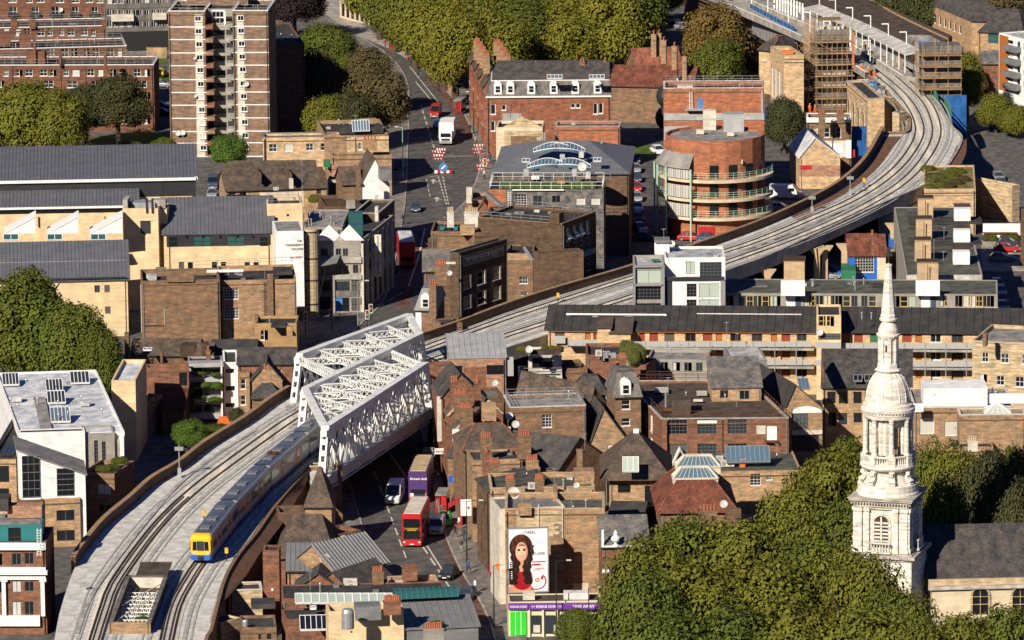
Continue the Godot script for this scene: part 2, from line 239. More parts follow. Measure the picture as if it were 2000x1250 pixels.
	bk(h,"seam_flashing","metal_pale",[10.99,10.55,-4.2,22,.1,.2])
	h=H("college_stair_tower","cream rendered stair tower with a dark louvred panel and roof plant","tower","",[-58.3,.64,-0.0509,5.34,6,0,15.5],"cream",{f=[["V",[2.61],[11.6],1.6,2],["n",[1.98],[2.8],.1,.1]],para=1})
	bk(h,"frame","cream_pale",[3.45,13.63,.1,1.97,.18,.1])
	wing(h,5.07,-2.5,0.0000,[1.3,5,0,14.96],"cream",{para=1})
	bk(h,"roof_plant","galvanised",[2.78,14.3,-2.68,3.64,1.6,2.5])
	bk(h,"roof_plant","concrete",[5.07,14.6,-3.23,2.08,1.6,2])
	bk(h,"parapet_upstand","concrete",[.28,15.2,-.91,.73,1.4,4])
	bk(h,"flue","p_black",[3.68,14.8,.19,.31,2.2,.5,4.51,14.8,.19,.31,2.2,.5])
	h=H("college_wing","college wing with a blue metal roof above a strip of green tinted windows","building","",[-52.2,.87,0.0582,16.4,12,0,11.5],"cream",{f=[["n",[2.19],[6.1],.8,1.2],["n",[3.53],[6],.8,1.2],["n",[7.15,8.5],[6.1],.8,1.1],["n",[12.06,13.41],[6.2],.8,1.1]],roof=["gx","metal_roof",4,.75],rib=.55,over=.3})
	bk(h,"dark_cladding","metal_dark",[8.22,9.61,.06,15.62,1.73,.08])
	bk(h,"window_pane","pane_dark",[1.45,10.5,.09,1.15,.6,.05,1.44,9.76,.09,1.15,.6,.05,15.01,10.24,.09,1.15,.6,.05,15,9.5,.09,1.15,.6,.05])
	bk(h,"window_pane","pane_green",[5.14,10.43,.09,1.15,.6,.05,5.13,9.69,.09,1.15,.6,.05,6.43,10.4,.09,1.15,.6,.05,6.42,9.67,.09,1.15,.6,.05,10.15,10.33,.09,1.15,.6,.05,10.14,9.59,.09,1.15,.6,.05,11.44,10.31,.09,1.15,.6,.05,11.43,9.57,.09,1.15,.6,.05])
	bk(h,"surround","cream_pale",[2.57,7.29,.05,1,.16,.07,3.91,7.27,.05,1,.16,.07,7.53,7.2,.05,1,.16,.07,8.87,7.17,.05,1.01,.16,.07,12.44,7.1,.05,1.01,.16,.07,13.78,7.07,.05,1.01,.16,.07])
	bk(h,"downpipe","p_black",[.81,6,.15,.08,5.25,.12,15.74,5.7,.15,.1,5.26,.12])
	bk(h,"bracket","metal_dark",[3.3,11.13,.5,.15,.39,.4,5.75,11.09,.5,.15,.39,.4,8.33,11.04,.5,.15,.39,.4,10.91,10.99,.5,.15,.39,.4,13.23,10.94,.5,.15,.39,.4])
	h=H("college_lift_tower","square cream rendered lift tower carrying a tall white mast","tower","",[-36.8,-3.93,0.0634,5.32,6,0,15.2],"cream",{f=[["V",[.95],[11.3],.7,1.8],["n",[2.93],[13.2],.4,.4],["n",[3.01],[11.7],.3,.3]],para=.5})
	mast(h,4.45,15,30.6,12,false)
	railing(h,[.3,-.3,4.9,-.3,4.9,-5.6,.3,-5.6,.3,-.3],15.2,.8)
	h=H("sign_wall","tall white wall panel lettered with the college name above the brick corner","sign","",[-35,10.88,0.0914,4.14,9,0,13.6],"white",{roof=["flat","f_grey"],para=.05,y0=2})
	words(h,"THE",V(3.5,12.13,.1),.3,"render_grey")
	words(h,"COMMUNITY",V(2.73,11.52,.1),.3,"render_grey")
	words(h,"COLLEGE",V(3.13,10.92,.1),.3,"render_grey")
	words(h,"HACKNEY",V(2.95,9.65,.1),.3,"render_grey")
	round_tower(-29.9,7.89)
	h=H("brick_building","big blank brown brick wall with ghost lettering beside the bridge","building","",[-53.4,39,0.0726,11.3,9.36,0,11.5],"br_brown",{para=1})
	bk(h,"parapet_block","br_brown",[5.64,11.3,.34,3.9,1.6,1])
	bk(h,"roof_box","f_pale",[1.57,10,-5.55,1.49,1.2,2])
	bk(h,"roof_light","f_grey",[3.06,10.7,-9.53,1.57,.5,3])
	bk(h,"downpipe","p_white",[-.08,3.95,.1,.06,7.07,.08])
	bk(h,"pipe","timber_dark",[1.73,4.85,.1,3.12,.15,.08])
	bk(h,"pipe","offwhite",[3.23,4.88,.1,.07,2.65,.05])
	words(h,"PUBLIC  LINE",V(4.04,2.57,.02),.75,"ghost")
	wing(h,11.37,-3,0.0000,[11.1,12,0,10.74],"br_tan",{f=[["w",[.58],[8],2.1,1.6],["w",[.58],[5.1],2.1,1.6],["w",[1.32],[2.3],.6,1.4]],para=.8})
	bk(h,"lintel","brick_pink",[13.57,9.72,-2.95,2.63,.35,.08,13.54,6.73,-2.95,2.58,.36,.08])
	bk(h,"pier","br_brown",[18.67,5.54,-2.6,.85,6.08,.4])
	bk(h,"asphalt_patch","felt",[20.7,10.8,-6.15,2.74,.5,4])
	bk(h,"roof_kerb","p_white",[12.27,11.35,-6.37,5.35,.35,.5])
	railing(h,[8.16,-9.9,22.3,-11.69],11.4,1,"p_grey",1.5)
	bk(h,"ladder_rung","timber_dark",[17.95,10.28,-2.7,.55,.08,.06,17.95,9.92,-2.7,.55,.08,.06,17.94,9.57,-2.7,.55,.08,.06,17.93,9.21,-2.7,.55,.08,.06,17.93,8.86,-2.7,.55,.08,.06,17.92,8.5,-2.7,.55,.08,.06,17.92,8.15,-2.7,.55,.08,.06,17.91,7.79,-2.7,.55,.08,.06,17.91,7.44,-2.7,.55,.08,.06,17.9,7.08,-2.7,.55,.08,.06,17.89,6.73,-2.7,.55,.08,.06,17.89,6.37,-2.7,.55,.08,.06,17.88,6.02,-2.7,.55,.08,.06,17.88,5.66,-2.7,.55,.08,.06])
	bk(h,"ladder_rail","timber_dark",[17.63,5.54,-2.7,-.01,5.07,.06,18.2,5.52,-2.7,-.01,5.07,.06])
	h=H("rendered_house","tan rendered house with a grey flat roof next to the truss bridge","building","",[-36.2,61.6,-0.0200,5.91,5.83,0,9.5],"tan",{f=[["s",[.86],[7.1],1,1.4],["s",[.81],[4.7],1,.9]],para=.4})
	bk(h,"roof_step","felt",[3.46,9.3,2.39,2.06,.3,3])
	bk(h,"chimney","tan",[5.32,9.1,7.32,.82,1.3,1])
	bk(h,"parapet","br_brown",[.15,9.1,-1.73,.49,1.2,1])
	h=H("low_brick_house","low dark roofed brick houses huddled under the big blank brick wall","house","",[-53.4,66.2,-0.0983,9.24,8,0,6],"br_grime",{f=[["k",[4.5],[5.1],2,1]],roof=["gx","slate_brown",1.6]})
	bk(h,"chimney","br_grime",[5.52,6,7.58,.36,2,.8,.17,6,4.41,.62,4,1])
	bk(h,"planked_box","timber_dark",[8.22,6,1.08,2.17,1.6,3])
	skylight(h,2.92,7.4,3.7,1.2,.8,.2,"pane_blue","p_white",2)
	h=H("low_slate_house","low house with a black slate roof between the brick wall and tan house","house","",[-42.1,66.8,-0.0244,6.07,9,0,5.6],"br_grime",{roof=["gx","felt",1.7]})
	vent(h,2.18,6.6,6.57,1.2,.12)
	h=H("dormer_house","small brick house with a dark dormer and a brick stack","house","",[-44,70.3,-0.0447,2.07,7,0,6.2],"br_grime",{roof=["gx","slate_brown",1.5]})
	bk(h,"dormer","timber_dark",[1.12,6.8,.01,.96,1.6,1.4])
	chimney(h,2.3,6.6,6.94,.6,2,.8,"br_red",2,"pot")
	h=H("brick_workshop","brown brick workshop with a flat roof left of the leafy white flats","building","",[-50,87.6,0.0381,5.79,2.45,0,8.5],"br_red",{f=[["k",[4.49],[5.9],1.1,1.8]],l=[["s",[2,5],[2,5],1,1.4]],para=.4})
	bk(h,"string_course","offwhite",[3.6,5.09,.12,3,.24,.12])
	h=H("shed","lean-to shed with a rusty corrugated roof beside green climbers","shed","",[-47.7,92.4,-0.0429,3,5.5,0,3.6],"br_grime",{roof=["shed","rust",1.9],rib=.4})
	h=H("brick_outhouse","broken brick outhouse wall in front of the workshop","shed","",[-49.1,92.6,1.1238,3.16,4,0,5.2],"br_tan",{para=.2})
	h=H("green_flats","slim white flats with planted balconies covered in green climbers","apartment house","",[-44.5,82.8,0.0576,4.72,8,0,7.48],"render_grey",{f=[["d",[.38],[6.1],1.6,1.3],["d",[2.1],[6],2.3,1.3],["d",[.32],[3.3],1.6,1.2],["d",[2.05],[3.3],2.3,1.3],["d",[.28],[1],1.6,1.3],["d",[2.01],[.9],2.3,1.4]],para=.3})
	bk(h,"balcony","panel_glass",[2.34,5.65,1.2,4.65,.72,1.2,2.29,2.9,1.2,4.66,.72,1.2,2.25,.49,1.2,4.66,.72,1.2])
	bk(h,"canopy","metal_pale",[2.38,7.74,1.3,4.84,.58,2])
	bk(h,"side_frame","p_white",[4.53,.18,1.3,.19,8.19,1.3])
	wing(h,4.83,-.5,-0.0000,[1.96,9,0,8],"white",{f=[["p",[.27],[6.5],1.2,.6],["p",[.23],[4],1.3,.7],["p",[.18],[1.7],1.3,.6]],para=.3})
	bush(h,"climbing_plant",-.21,4.66,1.5,V(1.04,.93,.7),"fresh",0)
	bush(h,"climbing_plant",.22,2.24,1.5,V(.7,1.39,.7),"fresh",1)
	bush(h,"climbing_plant",1.93,5.33,1.5,V(1.62,.51,.7),"fresh",2)
	bush(h,"climbing_plant",3.81,5.18,1.5,V(1.04,.6,.7),"fresh",3)
	bush(h,"climbing_plant",-.69,3.7,1.5,V(.58,1.04,.7),"fresh",4)
	bush(h,"climbing_plant",1.19,3.66,1.5,V(1.16,.46,.7),"fresh",5)
	bush(h,"climbing_plant",3.54,3.25,1.5,V(1.16,.42,.7),"fresh",6)
	bush(h,"climbing_plant",1.49,6.91,1.5,V(1.04,.32,.7),"fresh",7)
	bush(h,"climbing_plant",3.72,6.74,1.5,V(.81,.28,.7),"fresh",8)
	h=H("gabled_house","small brown brick house with a gable end beside the viaduct parapet","house","",[-35.4,91.6,0.0136,4.09,9,0,7.5],"br_tan",{f=[["s",[.01],[5.7],.7,1.2]],roof=["gz","slate",2.4]})
	chimney(h,2.32,9.4,11.62,1.15,1.6,.9,"br_tan",2,"pot")
	wing(h,-1.8,-2,0.0000,[1.41,8,0,8.07],"br_tan",{f=[["s",[.17],[5.8],.7,1.4],["s",[.13],[3.6],.7,1.3]],para=.3})
	wing(h,.19,4,-0.0000,[3.8,4,0,5.7],"br_brown",{roof=["hip","slate",2,.4,.5]})
	h=H("brick_terrace","row of dark slate roofs with brick walls behind the gabled house","house","",[-37.4,88.5,-0.0136,7.74,8,0,9],"br_red",{f=[["s",[5.32],[7.3],.6,1]],roof=["gx","slate",1.5]})
	h=H("cream_stair_block","tall cream rendered block with a pale sunken roof behind the white roofed studio","building","",[-53.4,108.6,-0.0439,3.22,14.4,0,11],"cream",{roof=["flat","f_light"],para=.5})
	h=H("studio_building","studio building with a wide pale roof and rows of dark rooflights","studio","",[-63,143.2,0.1164,13.43,40.9,-1.5,11],"white",{f=[["Z",[9.86],[9.7],3.1,.8]],roof=["flat","f_light"],para=.25})
	skylight(h,.19,11,-31.9,2.15,3,.35,"pane_mid","p_white",5)
	skylight(h,9.35,11,-31.6,2.49,3,.35,"pane_mid","p_white",5)
	skylight(h,5.75,11,-27,2.18,3,.35,"pane_mid","p_white",5)
	skylight(h,5.65,11,-19.06,2.32,3,.35,"pane_mid","p_white",5)
	skylight(h,5.62,11,-6.88,2.46,3.6,.35,"pv","p_white",5)
	bk(h,"roof_gutter","f_grey",[3.58,10.93,-3.71,1.49,.12,20])
	bk(h,"roof_hatch","f_pale",[.53,10.9,-21.5,1.25,.7,1.2,9.21,10.9,-17.24,1.25,.7,1.2])
	vent(h,-.36,10.9,-18.43,1,.08)
	vent(h,3.11,10.9,-18.43,1,.08)
	vent(h,11.07,10.9,-9.89,1,.08)
	vent(h,2.15,10.9,-30.6,1,.08)
	vent(h,5.54,10.9,-30,1,.08)
	vent(h,.37,10.9,-14.39,1,.08)
	vent(h,8.84,10.9,-18.64,1,.08)
	bk(h,"louvre","concrete",[12.26,7.86,.1,.97,2.18,.1])
	bk(h,"white_post","p_white",[13.04,7.89,.4,.52,2.63,.5])
	wing(h,8.13,.6,0.0000,[3.98,5,0,11.01],"render_grey",{f=[["g",[1.36],[6.3],.5,3.8],["g",[2.35],[6.3],.5,3.6]]})
	wing(h,-.04,1.2,-0.0000,[8.35,2,0,11.52],"white",{para=.1})
	wing(h,-.73,16.09,-0.0000,[8.3,8,0,9.05],"white",{roof=["shedl","f_grey",3.3]})
	bk(h,"tall_window","pane_dark",[.81,6.41,16.15,2.11,5.28,.05,5.07,6.48,16.15,2.12,3.46,.05])
	bk(h,"glazing_bar","window_grey",[-.31,6.42,16.19,-.04,5.28,.05,.44,6.39,16.19,-.04,5.28,.05,1.18,6.36,16.19,-.04,5.28,.05,1.93,6.34,16.19,-.04,5.28,.05,.87,11.65,16.2,2.23,.07,.05,.85,10.6,16.2,2.23,.07,.05,.82,9.54,16.2,2.23,.07,.05,.8,8.49,16.2,2.23,.07,.05,.77,7.43,16.2,2.23,.07,.05,.75,6.37,16.2,2.23,.07,.05,3.97,6.49,16.19,.01,3.46,.05,4.7,6.46,16.19,.01,3.46,.05,5.43,6.44,16.19,.01,3.46,.05,6.17,6.41,16.19,.01,3.46,.05,5.11,9.9,16.2,2.19,.07,.05,5.09,9.21,16.2,2.19,.07,.05,5.08,8.52,16.2,2.19,.07,.05,5.06,7.83,16.2,2.19,.07,.05,5.05,7.14,16.2,2.19,.07,.05,5.03,6.44,16.2,2.19,.07,.05])
	h=H("studio_brick_base","brick fronted corner of the studio building with square windows","building","",[-59,159.5,0.1279,4.73,9,0,6.2],"brick_stock",{f=[["d",[1.75],[3.3],2.3,1.4],["d",[1.74],[.7],2.3,1.4]],para=.3})
	wing(h,5.43,-9.1,-0.3980,[4.48,8,0,7.5],"br_brown",{f=[["p",[2.18],[4.7],1.8,1.4],["p",[2.21],[2.4],1.8,1.1]],para=.6})
	wing(h,-2.96,.3,-0.0054,[3.05,8,0,6.2],"br_grime",{para=.2})
	bush(h,"balcony_plant",10.69,8,-12.65,V(1.2,.6,.9),"green",2)
	bush(h,"balcony_plant",9.12,8,-8.74,V(1.2,.6,.9),"green",2)
	bush(h,"balcony_plant",8.44,8,-8.33,V(1.2,.6,.9),"green",2)
	h=H("brick_flats","brick flats with a dark glazed flat roof at the left edge","building","",[-65.8,155.2,-0.0413,3.3,25.3,0,10.5],"brick_stock",{f=[["k",[.41],[7.5],2,2.1],["k",[.34],[4.7],2,2]],para=.3,cop="metal_dark"})
	skylight(h,1.87,10.4,-2.52,1.74,6,0,"pane_mid","metal_dark",3)
	h=H("corner_building","red brick corner building with white cornices and columns, bottom left","building","",[-62.3,205,-0.0388,7.12,9,0,11],"br_red",{f=[["d",[3.14],[8.4],1.1,1.4],["d",[4.65],[8.5],1.1,1.4],["d",[.99],[8.4],1,1.4],["d",[3.06],[5.1],1.1,1.4],["d",[4.57],[5.2],1.1,1.2],["d",[.9],[5.1],1,1.4],["d",[3,4.51],[2.3],1.1,1.7]],para=.4,thick=.4})
	bk(h,"cornice","p_white",[3.63,10.33,.5,7.13,.83,.5,3.68,7.38,.7,7.35,.42,.7,3.52,6.7,.3,7.15,.42,.3])
	bk(h,"string_course","p_white",[3.54,7.81,.25,7.15,.37,.25])
	bk(h,"plinth_band","p_white",[3.09,1.12,.5,6.49,1.25,.5])
	bk(h,"column","p_white",[2.13,2.32,.45,.47,4.31,.4,6.73,2.32,.45,.47,4.31,.4])
	bk(h,"capital","p_white",[2.2,6.51,.55,.81,.29,.5,6.79,6.51,.55,.81,.29,.5])
	wing(h,-.05,-.79,0.0680,[6.68,6,0,13],"p_teal",{f=[["k",[2.72],[11],1.5,1.7]],roof=["flat","f_grey"],para=.1})
	bk(h,"roof_terrace","f_brown",[3.36,10.96,0,6.71,.12,3])
	bk(h,"chimney_stack","brick_pink",[4.21,13,-4.75,4.09,1.5,2])
	bk(h,"roof_box","felt",[1.62,14,-4.01,1.53,1.5,3])
	ladder(h,6.52,13,.78)
func build_north():
	var h:Node3D
	h=H("brick_row","tan brick row with blue and white conservatories at its back","house","",[-41.5,-107.9,0.0309,21.1,4.54,0,8.5],"brick_yellow",{f=[["x",[1.05,3.64],[6.1],1.3,1.3],["x",[7.24],[6.2],1.2,1.2],["x",[9.67],[6.2],1.3,1.2],["x",[12.49],[6.2],.7,1.2],["x",[16.01],[6.3],.6,1.1]],para=.4,cop="lead"})
	bk(h,"downpipe","p_black",[.46,3.26,.12,.12,5.26,.1,11.65,3.1,.12,.13,5.26,.1,15.54,3.04,.12,.13,5.26,.1])
	wing(h,1.27,-2.04,-0.0841,[3.22,3.6,0,4.2],"p_blue",{f=[["B",[.17],[2.7],2.8,1.4]],roof=["shed","slate_grey",1.6],over=.1})
	wing(h,4.8,-1.75,-0.0841,[3.28,3.6,0,4.2],"p_white",{f=[["w",[.17],[2.7],2.9,1.4]],roof=["shed","slate_grey",1.6],over=.1})
	wing(h,8.35,-1.45,-0.0841,[1.8,3.6,0,4.2],"p_teal",{f=[["n",[.17],[2.7],1.4,1.4]],roof=["shed","slate_grey",1.6],over=.1})
	bk(h,"green_shed","p_green",[10.68,3.83,3,1.19,1.08,1.5])
	h=H("brick_extension","blocky tan brick rear extensions along the street","house","",[-29.7,-97.8,0.0347,9.94,3.12,0,7],"br_tan",{para=.3})
	wing(h,-.03,1,-0.0000,[3.86,2,0,5.57],"brick_pink",{})
	chimney(h,6.37,7.9,.83,2.42,1.6,.9,"br_tan",4,"pot")
	bk(h,"white_flashing","p_white",[5.86,7.85,.1,2.57,.17,.1])
	h=H("rooflight_building","low grey roofed building with a boxy rooflight beside the street trees","house","",[-31.2,-107.9,0.1147,10.71,14.73,0,9],"br_tan",{para=.6})
	bk(h,"lantern_light","felt",[6.2,9,.38,7.41,1,4])
	skylight(h,6.13,9.4,1,2.85,2.2,.9,"pane_blue","p_white",6)
	bk(h,"white_edge","p_white",[6,9.07,.1,7.67,.12,.2])
	bk(h,"chimney","br_tan",[7.89,8.6,-5.18,2.86,2,.8])
	h=H("slate_terrace","terrace of three low houses with dark brown slate roofs behind the lift tower","house","",[-46.1,-73,0.1529,16.3,11,0,5.4],"brick_stock",{f=[["g",[.33],[3.8],1.1,1.5],["g",[2.18],[3.8],1,1.4],["g",[14.66],[4.4],.8,.7]],roof=["gx","slate_brown",2.3,.6]})
	bk(h,"party_wall","br_grime",[5.47,6.8,.63,.38,1.4,7,10.34,6.8,1.65,.38,1.4,7,15.87,6.8,2.8,.38,1.4,7])
	skylight(h,6.95,7,9.81,.76,.6,.4,"pane_blue","p_white",2)
	bk(h,"rendered_wall","cream_pale",[9.02,2.44,.05,7.12,2.55,.06])
	bk(h,"chimney","offwhite",[9.54,7,9.01,.62,1.6,.8])
	h=H("slate_range","second slate roofed range behind the terrace","house","",[-46.2,-82.1,0.0077,14.06,7,0,6.6],"br_brown",{roof=["gx","slate_brown",1.6]})
	h=H("canopy_yard","yard with a pale flat canopy on posts between terrace and white gable","shed","",[-30.2,-88.1,-0.0523,2.75,4,0,4.6],"concrete",{f=[["V",[.28],[1.6],2.1,2.5]],para=.1})
	h=H("white_gable_house","brown roofed brick house whose white rendered gable faces the yard","house","",[-23.6,-44.5,0.1628,4.54,9,0,11],"white",{roof=["gz","slate_brown",4.2],over=.05})
	wing(h,-2.89,.2,-0.0000,[2.95,8,0,11.22],"br_brown",{roof=["gx","slate_brown",2.2]})
	bk(h,"chimney","br_brown",[-1.4,10,7.7,.6,5,1.2])
	bk(h,"roof_shed","lead",[3.56,12.2,3.51,1.72,1.8,3])
	h=H("flat_roofed_house","flat roofed rear buildings with planters and low walls below the white gable","house","",[-29.2,-39.9,0.1345,8.55,10.31,0,8.5],"br_grime",{para=.5})
	bk(h,"planter","timber_dark",[2.02,8.1,-2.9,3.07,.8,1.5])
	bk(h,"wall","concrete",[4.01,8.2,1,1.41,1.3,.5])
	bk(h,"roof_store","felt",[6.1,8.4,2.79,2.86,1.2,2])
	bk(h,"chimney","concrete_light",[7.85,8.5,3.6,.45,2,1])
	bush(h,"shrub",-.57,7.5,-12.77,V(.8,.9,.8),"olive",0)
	bush(h,"shrub",-.03,7.5,-12.67,V(.8,.9,.8),"olive",1)
	bush(h,"shrub",.56,7.5,-12.56,V(.8,.9,.8),"olive",2)
	h=H("white_corner_building","white corner building with pointed gables and dark shop windows on the street","building","",[-29.5,4.43,-0.0217,7.01,22,4,11],"render_grey",{f=[["d",[.05],[8.7],.6,1.1],["d",[.93],[8.7],1.1,1.1],["d",[3.21,4.28],[8.6],.8,1.2],["d",[.05],[5.9],.6,1.3],["d",[.94],[5.9],1.1,1.3],["d",[3.21,4.31],[5.9],.8,1.3],["d",[5.76],[6],.8,1.3],["k",[.08],[.5],2.3,4.4],["k",[3.14],[2.6],2.1,2.2],["k",[5.5],[2.6],1.2,2.3],["k",[3.14],[.2],2,2.1],["k",[5.47],[.3],1.2,1.9]],r=[["d",[2,5.2,8.4,11.6,14.8,18],[5.4,8.2],1.6,1.9],["k",[1.5,4.7,7.9,11.1,14.3,17.5],[.4],2.4,3.6]],para=.2})  # front of a white building; grey wall colour stands in for shade below the gables
	bk(h,"band","concrete",[4.68,7.63,.35,4.73,.92,.35,3.48,5.12,.3,7.07,.73,.3])  # bands darkened along with the wall, shade put into their colour
	bk(h,"pilaster","render_grey",[2.8,-.45,.35,.44,6.47,.35])
	bk(h,"shop_fascia","concrete_dark",[3.4,2.46,.1,6.66,.91,.1])
	bk(h,"pier","offwhite",[7.09,0,0,.5,10.5,.5,7.71,0,-3.4,.5,10.5,.5,8.33,0,-6.8,.5,10.5,.5,8.94,0,-10.2,.5,10.5,.5,9.56,0,-13.6,.5,10.5,.5,10.18,0,-17,.5,10.5,.5,10.8,0,-20.4,.5,10.5,.5])
	gable_top(h,0,11,4.6,2.4,"white")
	gable_top(h,3.09,11,4.4,2.4,"white")
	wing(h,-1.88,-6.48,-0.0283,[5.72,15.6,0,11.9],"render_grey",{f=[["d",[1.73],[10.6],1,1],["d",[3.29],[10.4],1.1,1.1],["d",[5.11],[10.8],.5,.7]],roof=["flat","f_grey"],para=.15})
	vent(h,-1.51,11.8,-12.86,1,.1)
	vent(h,.19,11.8,-13.82,1,.1)
	vent(h,-1.27,11.8,-8.33,1,.1)
	vent(h,-.81,11.8,-7.82,1,.1)
	railing(h,[-1.85,-5.99,-2.31,-12.98],11.9,1,"p_grey",1.5)
	bk(h,"terrace_screen","pane_green",[5.56,11,-14.19,2.2,1.6,2.5,6.01,11,-4.21,2.2,1.6,2.5])
	canopy_sail(h,1.12,7.72)
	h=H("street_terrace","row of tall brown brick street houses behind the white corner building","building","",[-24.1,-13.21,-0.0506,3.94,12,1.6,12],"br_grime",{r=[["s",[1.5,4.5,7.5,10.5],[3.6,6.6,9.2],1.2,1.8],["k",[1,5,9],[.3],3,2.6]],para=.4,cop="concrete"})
	bk(h,"chimney","concrete_light",[4.66,13.3,14.51,.52,2.2,1.2])
	city_sign(-20.1,-1.54)
	h=H("mansard_building","red brick building with a dark mansard roof and white dormers","building","",[-4.04,-137.6,-0.0024,21.3,12,0,10.5],"brick_rust",{f=[["m",[14.45,15.34],[8.4],.8,.8],["m",[18.3],[7.3],.8,1.9],["m",[19.25],[7.4],.8,1.9],["m",[2.54],[8.1],.8,1],["m",[.64],[7.4],.9,1.8],["m",[.61],[4.5],.8,1.8]],l=[["s",[1.5,4.5,7.5],[4,7],1.1,1.7]],roof=["none","slate"],para=.1})
	mansard(h,21.3,12,10.5,2.6,.9,2.6)
	dormer(h,1.94,10.9)
	dormer(h,4.1,10.9)
	dormer(h,7.71,10.9)
	dormer(h,11.56,10.9)
	dormer(h,15.27,10.9)
	dormer(h,19.12,10.9)
	skylight(h,11.73,14.05,3.84,2.6,1.2,.42,"pane_blue","p_white",4)
	skylight(h,18.95,14.05,4.24,2.6,1.2,.42,"pane_blue","p_white",4)
	bk(h,"roof_cabin","offwhite",[3.42,12.6,-7.81,1.19,1,1.4])
	chimney(h,16.56,13.3,-5.05,.95,2.2,.8,"br_brown",2,"pot")
	chimney(h,20.5,12.5,-5.83,.54,3,.8,"br_brown",2,"pot")
	chimney(h,8.59,13.4,-5.83,.48,1.6,.6,"br_brown",1,"pot")
	chimney(h,11.12,13.4,-8.69,.45,1.6,.6,"br_brown",0,"pot")
	h=H("plant_enclosure","pale grey clad plant enclosures on the roof in front of the mansard building","building","",[-1.31,-137.2,0.1190,16.35,6,0,7.6],"metal_pale",{para=.2})
	wing(h,2.38,-3,0.0000,[5.45,3,0,9.62],"metal_pale",{roof=["flat","metal_pale"]})
	wing(h,7.86,-3.2,0.0000,[2.8,3,0,9.29],"metal_pale",{roof=["flat","metal_pale"]})
	bk(h,"panel_joint","f_grey",[1.3,6.67,.05,.07,2.7,.06,2.94,6.63,.05,.07,2.7,.06,4.13,6.6,.05,.07,2.7,.06,5.92,6.55,.05,.07,2.7,.06,9.06,6.46,.05,.07,2.7,.06,11.9,6.38,.05,.07,2.7,.06,13.4,6.34,.05,.07,2.7,.06,14.74,6.3,.05,.07,2.7,.06])
	h=H("gabled_street_house","red brick gabled street house with big stacks, first from the mansard corner","house","gabled houses up the street",[-4.72,-148.7,0.0550,3.51,6.2,0,10.5],"brick_rust",{l=[["m",[1,3.6],[3.5,6.5],1.1,1.7]],roof=["gz","slate_brown",2.8]})
	chimney(h,.64,12.8,.14,1.19,3,.9,"br_tan",5,"pot")
	chimney(h,4.29,12.6,-1.13,1.34,2.8,.9,"br_tan",5,"pot")
	h=H("gabled_street_house","red brick gabled street house with big stacks, second from the mansard corner","house","gabled houses up the street",[-5.54,-159.3,0.0536,3.6,6.2,0,10.5],"brick_rust",{l=[["m",[1,3.6],[3.5,6.5],1.1,1.7]],roof=["gz","slate_brown",2.8]})
	chimney(h,.64,12.8,3.94,1.2,3,.9,"br_tan",5,"pot")
	chimney(h,4.3,12.6,2.67,1.35,2.8,.9,"br_tan",5,"pot")
	h=H("gabled_street_house","red brick gabled street house with big stacks, third from the mansard corner","house","gabled houses up the street",[-6.31,-169.1,0.0522,3.69,6.2,0,10.5],"brick_rust",{l=[["m",[1,3.6],[3.5,6.5],1.1,1.7]],roof=["gz","slate_brown",2.8]})
	chimney(h,.64,12.8,7.89,1.2,3,.9,"br_tan",5,"pot")
	chimney(h,4.32,12.6,6.62,1.36,2.8,.9,"br_tan",5,"pot")
	h=H("gabled_street_house","red brick gabled street house with big stacks, fourth from the mansard corner","house","gabled houses up the street",[-7.02,-176.9,0.0508,3.78,6.2,0,10.5],"brick_rust",{l=[["m",[1,3.6],[3.5,6.5],1.1,1.7]],roof=["gz","slate_brown",2.8]})
	chimney(h,.66,12.8,11.97,1.21,3,.9,"br_tan",5,"pot")
	chimney(h,4.35,12.6,10.69,1.36,2.8,.9,"br_tan",5,"pot")
	h=H("corner_pediment_house","cream rendered house with a weathered brick pediment by the road works","building","",[-2.41,-116.7,-0.0550,7.86,7.37,0,8.5],"cream_pale",{l=[["L",[1],[.3],2.2,3],["m",[1.5,4],[4.5],1.1,2]],para=.5})
	gable_top(h,1.16,8.5,6.55,1.8,"stone_buff",-.3)
	bk(h,"weathered_panel","stone_buff",[4.5,4.98,.1,6.38,2.94,.1])
	bk(h,"niche","br_brown",[4.65,5.58,.16,4.35,1.47,.1])
	h=H("orange_brick_block","low windowless orange brick block with a pale parapet","building","",[7.61,-123.3,-0.0551,11.03,5.56,0,7.5],"brick_orange",{para=.4,cop="concrete"})
	railing(h,[.3,-.3,10,-.3],7.5,.8)
	bk(h,"pipe","p_grey",[-1.2,5.5,12.61,.35,3,.3])
	h=H("zinc_roofed_building","building with a broad grey zinc roof carrying four leaf shaped blue rooflights","building","",[-2.57,-42.6,-0.0526,21.1,26,0,13],"br_grime",{r=[["g",[2,5.4,8.8,12.2,15.6,19,22.4],[2,5,8],1.6,1.8]],roof=["hip","zinc",3.2,.32,.5],over=.3})
	leaf_light(h,8.48,15.7,10.58,0)
	leaf_light(h,12.76,15.7,10.58,1)
	leaf_light(h,8.74,15.7,-4.71,0)
	leaf_light(h,11.26,15.7,-4.71,1)
	bk(h,"roof_box","f_pale",[10.75,15.2,1.15,.76,1,1,5.76,15.2,15,.75,1,1,13.21,15.2,15.01,.74,1,1,15.43,15.2,17.41,.74,1,1,13.59,15.2,-2.16,.76,1,1])
	dish(h,14.38,16.5,14.38,.7,0)
	skylight(h,5.02,15,1.33,1.21,1.2,.3,"pane_blue","p_white",2)
	skylight(h,16.18,15,.51,1.21,1.2,.3,"pane_blue","p_white",2)
	vent(h,16.34,13.9,-15.68,1.6,.2)
	bk(h,"white_upstand","p_white",[7.91,12.9,7.17,3.49,.9,1,12.21,12.9,7.28,1.88,1,1])
